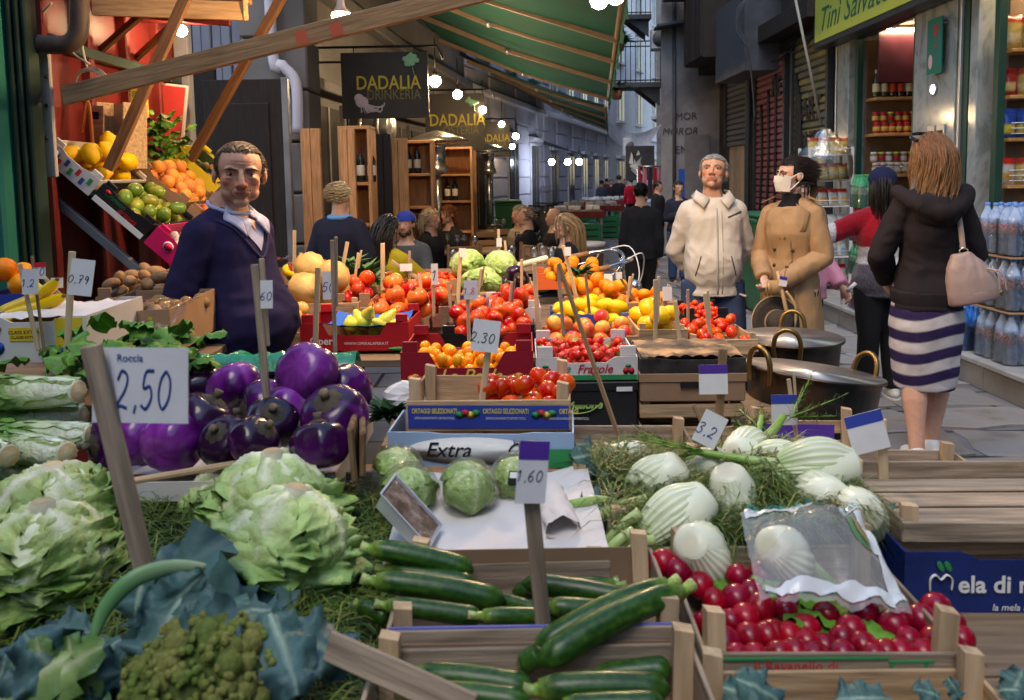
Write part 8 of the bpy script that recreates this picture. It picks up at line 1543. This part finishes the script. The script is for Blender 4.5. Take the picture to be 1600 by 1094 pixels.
def heater(label, px, Y):
 t = thing('patio_heater', label, 'heater', (CX(px, Y), Y, 0)); ob('base', MB().lathe([(0, 0), (.24, 0), (.25, .02), (.23, .05), (.23, .70), (.20, .76), (0, .78)], 24).mesh('base', m_stk), t); pipe('pole', [(0, 0, .75), (0, 0, 1.62)], .04, m_st, t, 12); ob('burner', MB().lathe([(.05, 1.6), (.13, 1.63), (.13, 1.70), (.10, 1.72), (.10, 1.92), (.13, 1.95), (0, 1.97)], 18).mesh('burner', m_st), t); ob('hood', MB().lathe([(.40, 1.99), (.405, 2.0), (.25, 2.06), (.06, 2.12), (0, 2.13)], 30).mesh('hood', m_st), t)
heater('steel patio heater with mushroom hood near the cabinets', 686, 9.6); heater('second patio heater farther under the awning', 766, 13.5)
# ================================================================ bicycles, bins, scooter
m_tyre = M('tyre', (.015, .015, .015), .8); m_chr = M('chrome', (.65, .65, .67), .2, metal=1., var=.05); m_bfr = M('bike_black', (.02, .02, .022), .3); m_lth = M('saddle_tan', (.35, .17, .08), .5)
def bicycle(label, loc, yaw, lean=0.):
 t = thing('bicycle', label, 'bicycle', loc, (lean, 0, yaw))
 for x in (-.52, .52):
  wv = ob('wheel', None, t, (x, 0, .34)); R_ = lambda r, a: (r * math.cos(a), 0, r * math.sin(a)); ring = np.linspace(0, 2 * PI, 37); ob('tyre', MB().tube([R_(.325, a) for a in ring], .018, 8, cap=False).mesh('tyre', m_tyre), wv); ob('rim', MB().tube([R_(.302, a) for a in ring], .010, 6, cap=False).mesh('rim', m_chr), wv); m = MB()
  for k in range(18): m.tube([R_(.02, k * .349 + .2), R_(.30, k * .349)], .0012, 4)
  m.tube([(0, -.04, 0), (0, .04, 0)], .018, 10); ob('spokes', m.mesh('spokes', m_chr), wv)
  ob('mudguard', MB().tube([R_(.355, a) for a in np.linspace(.2, 2.9, 20)], .022, 6, flat=.3).mesh('mudguard', m_chr), t, (x, 0, .34))
 for a, b, r in (((-.52, 0, .34), (-.1, 0, .30), .012), ((-.1, 0, .30), (-.2, 0, .80), .016), ((-.1, 0, .30), (.36, 0, .72), .018), ((-.18, 0, .62), (.36, 0, .76), .016), ((-.52, 0, .34), (-.18, 0, .66), .010), ((.36, 0, .70), (.32, 0, .96), .018), ((.36, 0, .70), (.52, 0, .34), .014)): pipe('frame_tube', [a, b], r, m_bfr, t, 8)
 ob('saddle', MB().ell((0, 0, 0), (.13, .075, .035), 14, 8).mesh('saddle', m_lth), t, (-.24, 0, .86)); pipe('crank', [(-.1, .09, .17), (-.1, .05, .30), (-.1, -.05, .30), (-.1, -.09, .43)], .010, m_chr, t, 6)
 for s in (-1, 1):
  pipe('handlebar', smoothpath([(.32, 0, .98), (.36, s * .06, 1.03), (.34, s * .18, 1.05), (.22, s * .25, 1.03), (.12, s * .26, 1.01)]), .012, m_chr, t, 8); pipe('grip', [(.18, s * .26, 1.02), (.06, s * .265, 1.0)], .018, m_lth, t, 10); pipe('brake_lever', smoothpath([(.25, s * .25, 1.02), (.2, s * .25, .97), (.1, s * .26, .95)]), .006, m_chr, t, 6); pipe('brake_cable', smoothpath([(.25, s * .24, 1.03), (.42, s * .14, 1.08), (.46, s * .03, .92), (.40, 0, .76)]), .004, m_wtx, t, 5)
 ob('headlight', MB().ell((0, 0, 0), (.05, .045, .045), 12, 8).mesh('headlight', m_chr), t, (.42, 0, .84)); pipe('carrier', [(-.4, -.06, .68), (-.75, -.06, .70), (-.75, .06, .70), (-.4, .06, .68)], .006, m_chr, t, 6)
bicycle('old bicycle with chrome handlebars and tan grips behind the oranges', (CX(965, 5.0) - .30, 5.1, 0), R(8), R(4)); bicycle('black bicycle parked behind the grey haired man', (2.95, 9.6, 0), R(82))
m_bin = M('bin_green', (.02, .11, .055), .45)
def wbin(label, x, y, h=1.05):
 t = thing('wheelie_bin', label, 'bin', (x, y, 0)); m = MB(); m.add(rng(.22, .26, .06) + rng(.28, .33, h), [(3, 2, 1, 0)] + [(i, (i + 1) % 4, 4 + (i + 1) % 4, 4 + i) for i in range(4)]); ob('body', m.mesh('body', m_bin, False), t); ob('rim', MB().box((0, 0, h), (.60, .70, .05), bev=.015).mesh('rim', m_bin, False), t); ob('lid', MB().box((0, -.02, h + .055), (.58, .72, .05), bev=.02).mesh('lid', m_bin, False), t)
 for s in (-1, 1): ob('wheel', MB().lathe([(0, -.02), (.09, -.02), (.1, 0), (.09, .02), (0, .02)], 16).mesh('wheel', m_tyre), t, (s * .22, .28, .1), (0, R(90), 0))
 ob('sticker', bxm((.06, .002, .06), m_rtx, 0), t, (.1, -.315, h * .62), (R(-4), 0, 0))
wbin('green wheelie bin behind the grey haired man', 2.85, 8.7); wbin('dark green bin at the far cafe corner', CX(795, 17), 17, 1.0)
def scooter(label, x, y, yaw):
 t = thing('scooter', label, 'scooter', (x, y, 0), (0, 0, yaw), 'parked scooters')
 for s in (-.6, .6): ob('wheel', MB().tube([(.2 * math.cos(a), 0, .2 * math.sin(a)) for a in np.linspace(0, 2 * PI, 22)], .06, 8, cap=False).mesh('wheel', m_tyre), t, (s, 0, .26))
 m = MB(); m.ell((-.42, 0, .58), (.38, .16, .20), 14, 8); m.tube([(.48, 0, .35), (.44, 0, .7), (.36, 0, 1.0)], [.12, .14, .07], 10, flat=1.2); m.box((.08, 0, .34), (.5, .26, .08)); me, _ = remesh(m, .03, 3, False); me.materials.append(M('scooter_paint', (.05, .06, .08), .25)); ob('body', me, t); ob('seat', MB().ell((-.4, 0, .78), (.34, .14, .07), 14, 8).mesh('seat', m_tyre), t); pipe('handlebar', [(.34, -.32, 1.02), (.36, 0, 1.0), (.34, .32, 1.02)], .018, m_tyre, t, 8); ob('windscreen', MB().grid(6, 6, lambda u, v_: (.44 - .12 * v_, (u - .5) * .42, 1.0 + .38 * v_)).mesh('windscreen', m_glass), t); ob('headlight', MB().ell((.47, 0, .86), (.04, .08, .06), 10, 8).mesh('headlight', m_chr), t)
scooter('dark scooter parked at the far left corner', CX(835, 15.5), 15.5, R(-60)); scooter('second scooter behind the first at the far corner', CX(850, 17), 17, R(-70))
# ================================================================ far market stalls
m_fgoods = M('far_goods', (.4, .42, .46), .6, var=.3); m_gcr = M('green_crate', (.02, .17, .07), .5)
for k, (px, Y, w_) in enumerate(((895, 17.5, 1.3), (925, 20.5, 1.5), (945, 25, 1.6))):
 x = CX(px, Y); t = thing('far_stall', '%s far stall with pale goods over green crates' % ('nearest', 'middle', 'farthest')[k], 'stall', (x, Y, 0)); ob('top', bxm((w_, 1.0, .05), m_tab, .004), t, (0, 0, .78))
 for s in (-1, 1):
  for r in (-1, 1): ob('leg', bxm((.05, .05, .76), m_metal, .003), t, (s * (w_ / 2 - .06), r * .44, .38))
 ob('cloth', bxm((w_ + .04, .02, .14), m_redd, .003), t, (0, -.52, .74)); q = random.Random(k)
 for j in range(24): tag(ob('goods_box', bxm((.14, .12, .08), [m_fgoods, m_white, m_gcr, m_redP][q.randrange(4) if q.random() < .3 else q.randrange(2)], .006), None, (x + q.uniform(-w_ / 2 + .1, w_ / 2 - .1), Y + q.uniform(-.42, .42), .85 + q.uniform(0, .03))), 'small pale pack on the %s far stall' % ('nearest', 'middle', 'farthest')[k], 'pack', 'packs on the far stalls')
 for j in range(2):
  c = thing('green_crate', '%s green plastic crate under the %s far stall' % (('left', 'right')[j], ('nearest', 'middle', 'farthest')[k]), 'crate', (x - w_ * .25 + j * w_ * .5, Y - .4, 0), (0, 0, 0), 'green crates under the far stalls'); ob('body', MB().box((0, 0, .28), (.5, .36, .52), bev=.01).mesh('body', m_gcr, False), c)
  for z in (.14, .28, .42): ob('slot', bxm((.36, .006, .03), m_btx, 0), c, (0, -.183, z))
rc_ = thing('red_clothes_rack', 'rack of red and pink clothes hung at the far corner', 'clothes rack', (CX(1018, 18), 18, 0)); pipe('rail', [(-.3, 0, 1.75), (.3, 0, 1.75)], .02, m_st, rc_, 6)
for k in range(5): ob('garment', MB().grid(6, 8, lambda u, v_: (-.26 + k * .12 + (u - .5) * .12 * (.6 + .5 * v_), .03 * math.sin(u * 9 + k), 1.72 - v_ * .7)).mesh('garment', [paint('garment_red', (.40, .02, .04)), paint('garment_pink', (.45, .18, .25)), paint('garment_dark', (.04, .03, .05))][k % 3]), rc_)
for s in (-1, 1): pipe('stand', [(s * .3, 0, 0), (s * .3, 0, 1.75)], .02, m_st, rc_, 6)
mural = thing('mural_board', 'board with grey white spray mural at the far corner', 'mural', W(1000, 255, 21)); ob('board', bxm((.75, .05, .9), m_slate, .005), mural); q = random.Random(9)
for k in range(7): ob('painted_shape', MB().prism([(-.3 + q.uniform(0, .5), q.uniform(-.4, .4)) for _ in range(3)], .004).mesh('painted_shape', [m_wtx, m_fgoods, m_btx][k % 3], False), mural, (0, -.03 - .003 * k, 0))
# ================================================================ shop goods
def bottle_kind(col, lab, cap, h=1., clear=False): return bottle_me(paint('label_%s' % lab[0], lab[1]), M('glass_%s' % col[0], col[1], .15, spec=.6), paint('cap_%s' % cap[0], cap[1]))
B1 = bottle_kind(('olive', (.03, .035, .01)), ('cream', (.6, .52, .32)), ('pale', (.5, .48, .4))); B2 = bottle_kind(('cola', (.03, .012, .008)), ('red', (.5, .06, .03)), ('red', (.45, .02, .02))); B3 = BOT
def jar_me(body, lid, lab):
 m = MB(); m.lathe([(0, 0), (.034, 0), (.037, .006), (.037, .085), (.030, .098), (.030, .1)], 14, mi=0); m.lathe([(.0375, .025), (.038, .026), (.038, .07), (.0375, .071)], 14, mi=1); m.lathe([(.032, .098), (.034, .099), (.034, .116), (0, .118)], 14, mi=2); return m.mesh('jar', [body, lab, lid])
J1 = jar_me(M('sauce', (.38, .03, .015), .15), m_rtx, paint('jar_yellow', (.6, .4, .08))); J2 = jar_me(M('preserve', (.36, .20, .06), .15), m_wtx, paint('jar_white', (.6, .58, .55))); J3 = jar_me(M('olives', (.12, .13, .03), .15), m_ytx, m_redP)
def row(me_, name, lb, cat, grp, x0, n, dx, y, z, sc_=1., dy=0.):
 for k in range(n): tag(ob(name, me_[k % len(me_)] if isinstance(me_, list) else me_, None, (XF + x0 + k * dx, y + dy * (k % 2), z), (0, 0, k * 1.7), sc_), lb, cat, grp)
row([B1, B1, B2, B2, B3], 'bottle', 'sauce or wine bottle on the top lit shelf of the grocery window', 'bottle', 'bottles on the top grocery shelf', .22, 9, .095, 9.50, 2.418, 1.05)
row([J1], 'jar', 'red sauce jar in the front row of the second lit shelf', 'jar', 'red jars on the second shelf', .22, 9, .088, 9.47, 1.998, 1.05); row([J1, J1, J3], 'jar', 'jar stacked in the upper row of the second lit shelf', 'jar', 'upper row of jars on the second shelf', .22, 8, .088, 9.50, 2.125, 1.05)
row([J2], 'jar', 'pale preserve jar on the third lit shelf', 'jar', 'pale jars on the third shelf', .22, 9, .088, 9.47, 1.518, 1.1); row([J2, J3], 'jar', 'pale jar stacked on the back of the third lit shelf', 'jar', 'upper row of jars on the third shelf', .22, 9, .088, 9.52, 1.65, 1.1); row([J1, J2, J3], 'jar', 'mixed jar on the fourth lit shelf behind the cap', 'jar', 'jars on the fourth shelf', .22, 9, .088, 9.48, 1.038, 1.1); row([B2, B1], 'bottle', 'bottle on the lowest lit shelf', 'bottle', 'bottles on the lowest shelf', .22, 8, .1, 9.48, .568)
def bag_me(cols, w_=.13, h=.19, t=.05):
 m = MB(); a, b, c = cols
 def fn(s): return lambda u, v_: ((u - .5) * w_ * (1 - .06 * math.sin(PI * v_)), s * (t / 2 * (math.sin(PI * u) * math.sin(PI * v_)) ** .5 + .004 * nz((u * 5, v_ * 5, s), 2)), v_ * h)
 def cf(u, v_): return b if .18 < v_ < .5 and .15 < u < .85 else (c if v_ > .78 else a)
 m.grid(8, 10, fn(-1), cf); m.grid(8, 10, fn(1), cf); return m.mesh('snack_bag', m_foil, True, True)
m_foil = M('snack_foil', vcol=True, rough=.25, var=.2, ns=30, bump=.4, bs=40, coat=.4, ov=.1)
BG = [bag_me(((.45, .36, .12), (.6, .5, .3), (.3, .05, .03))), bag_me(((.03, .07, .30), (.6, .5, .06), (.03, .07, .3))), bag_me(((.5, .48, .46), (.55, .3, .1), (.45, .04, .03))), bag_me(((.25, .03, .03), (.6, .45, .2), (.2, .02, .02))), bag_me(((.52, .52, .52), (.2, .35, .5), (.5, .5, .5)))]
row([BG[0]], 'pasta_bag', 'golden pasta bag on the top shelf at the right edge', 'pasta bag', 'pasta bags at the right edge', .18, 6, .14, 6.90, 2.57, 1.5); row([BG[3], BG[0]], 'coffee_bag', 'dark food bag on the second shelf at the right edge', 'food bag', 'bags on the second right shelf', .16, 6, .13, 6.88, 2.18, 1.2); row([BG[1]], 'snack_bag', 'blue and yellow snack bag behind the shelf rails', 'snack bag', 'blue snack bags', .16, 7, .12, 6.88, 1.818, 1.3); row([BG[2], BG[0]], 'snack_bag', 'pale snack bag on the fourth right shelf', 'snack bag', 'snack bags on the fourth right shelf', .16, 7, .12, 6.88, 1.418, 1.2); row([J2, J1], 'jar', 'jar on the lower right shelf of the grocery', 'jar', 'jars on the lower right shelf', .16, 8, .1, 6.88, .968, 1.2); row([B2, B1], 'bottle', 'bottle on the bottom right shelf of the grocery', 'bottle', 'bottles on the bottom right shelf', .16, 8, .1, 6.88, .518)
# snack rack on the step
m_wire = M('white_wire', (.62, .62, .62), .4); sr = thing('snack_rack', 'white wire rack of snack bags on the shop step', 'rack', (3.62, 9.2, .212))
for x in (-.24, .24):
 for y_ in (-.16, .16): ob('upright', bxm((.03, .03, 1.62), m_wire, .003), sr, (x, y_, .81))
for k in range(6): ob('shelf', bxm((.50, .34, .012), m_wire, .002), sr, (0, 0, .08 + k * .29)); pipe('wire', [(-.24, -.17, .15 + k * .29), (.24, -.17, .15 + k * .29)], .005, m_wire, sr, 5)
for k in range(6):
 for j in range(4): tag(ob('snack_bag', BG[(2, 4, 4, 2, 0, 0)[k]], None, (3.62 - .18 + j * .12, 9.08 + .02 * (j % 2), .212 + .095 + k * .29), (R(-12), 0, .1 * j)), 'snack bag on tier %s of the white rack from the bottom' % ('one', 'two', 'three', 'four', 'five', 'six')[k], 'snack bag', 'snack bags on tier %d of the rack' % k)
m = MB(); m.grid(24, 14, lambda u, v_: (lambda a, k: (.33 * k * math.cos(a), .26 * k * math.sin(a), 1.28 + v_ * .55 + .02 * nz((math.cos(a) * 3, math.sin(a) * 3, v_ * 4), 2)))(2 * PI * u, (1.0 - .95 * max(0, v_ - .45) / .55 * .9) + .06 * nz((math.cos(2 * PI * u) * 2, math.sin(2 * PI * u) * 2, v_ * 3), 2))); ob('plastic_cover', m.mesh('plastic_cover', film('rack_film', gloss=.5, rough=.15)), sr)
# bottled water
m_pet = M('pet_clear', (.46, .60, .85), .15, var=.15, ns=30, coat=.5, alpha=.7); m_petc = M('pet_cap', (.12, .25, .6), .4); m_petl = M('pet_label', (.62, .58, .62), .4, var=.2, ns=60, col2=(.45, .12, .18))
def pet_me(body, lab, cap):
 m = MB(); m.lathe([(0, 0), (.038, .0), (.042, .01), (.039, .03), (.042, .045), (.039, .06), (.042, .075), (.039, .09), (.042, .105), (.042, .20), (.036, .24), (.016, .285), (.0135, .30), (.0135, .31)], 14, mi=0); m.lathe([(.0425, .13), (.043, .131), (.043, .19), (.0425, .191)], 14, mi=1); m.lathe([(.0155, .298), (.016, .299), (.016, .318), (0, .319)], 10, mi=2); return m.mesh('bottle', [body, lab, cap])
PW = pet_me(m_pet, m_petl, m_petc); PG = pet_me(M('pet_green', (.05, .28, .12), .15, coat=.4), paint('pet_lab_green', (.3, .5, .3)), m_gtx); PP = pet_me(M('pet_pink', (.45, .04, .14), .15, coat=.4), m_wtx, m_rtx); PB = pet_me(M('pet_aqua', (.06, .30, .42), .15, coat=.4), m_petl, m_petc)
def wpack(label, x, y, z, me_, grp, yaw=0.):
 t = thing('water_pack', label, 'bottle pack', (x, y, z), (0, 0, yaw), grp, 1.1 if me_ is PW else 1.)
 for a in range(3):
  for b in range(2): ob('bottle', me_, t, (-.088 + a * .088, -.044 + b * .088, .004), (0, 0, a + b))
 m = MB(); m.grid(24, 5, lambda u, v_: (lambda a: (.140 * math.copysign(abs(math.cos(a)) ** .4, math.cos(a)), .096 * math.copysign(abs(math.sin(a)) ** .4, math.sin(a)), .005 + v_ * .22 + .004 * nz((u * 20, v_ * 4, 0), 1)))(2 * PI * u)); ob('shrink_wrap', m.mesh('shrink_wrap', film('wrap', (.92, .95, 1), gloss=.35, rough=.1)), t)
for lv in range(3):
 for c in range(2):
  for r in range(2): wpack('shrink wrapped pack of water bottles, %s layer, %s column, %s, of the stack' % (('bottom', 'middle', 'top')[lv], ('left', 'right')[c], ('front', 'back')[r]), 3.50 + c * .31, 5.42 + r * .22, .213 + lv * .375, PW, 'water packs stacked on the step')
 if lv: st2 = thing('cardboard_sheet', '%s brown sheet between the layers of water packs' % ('lower', 'upper')[lv - 1], 'sheet', (3.64, 5.52, .213 + lv * .375 - .012)); ob('sheet', bxm((.60, .44, .012), m_card, .002), st2)
wpack('blue water pack standing alone left of the stack', 3.42, 5.95, .213, pet_me(M('pet_deep_blue', (.05, .22, .65), .2, coat=.4), m_petc, m_petc), 'packs beside the stack', R(80))
for k, (x, y, z, me_, lb) in enumerate(((3.42, 7.75, .213, PP, 'pink soda pack at the bottom of the small stack'), (3.42, 7.75, .54, PG, 'green soda pack in the middle of the small stack'), (3.42, 7.75, .87, PP, 'upper pink soda pack of the small stack'), (3.42, 7.75, 1.2, PG, 'topmost green soda pack of the small stack'), (3.46, 7.35, .213, PB, 'aqua water pack at the bottom, nearest the girl'), (3.46, 7.35, .54, PP, 'red soda pack on the aqua water pack'), (3.46, 7.35, .87, PB, 'aqua water pack on top of the nearer stack'))): wpack(lb, x, y, z, me_, 'soda packs by the girl', R(85))
bpy.data.scenes.remove(TMP)
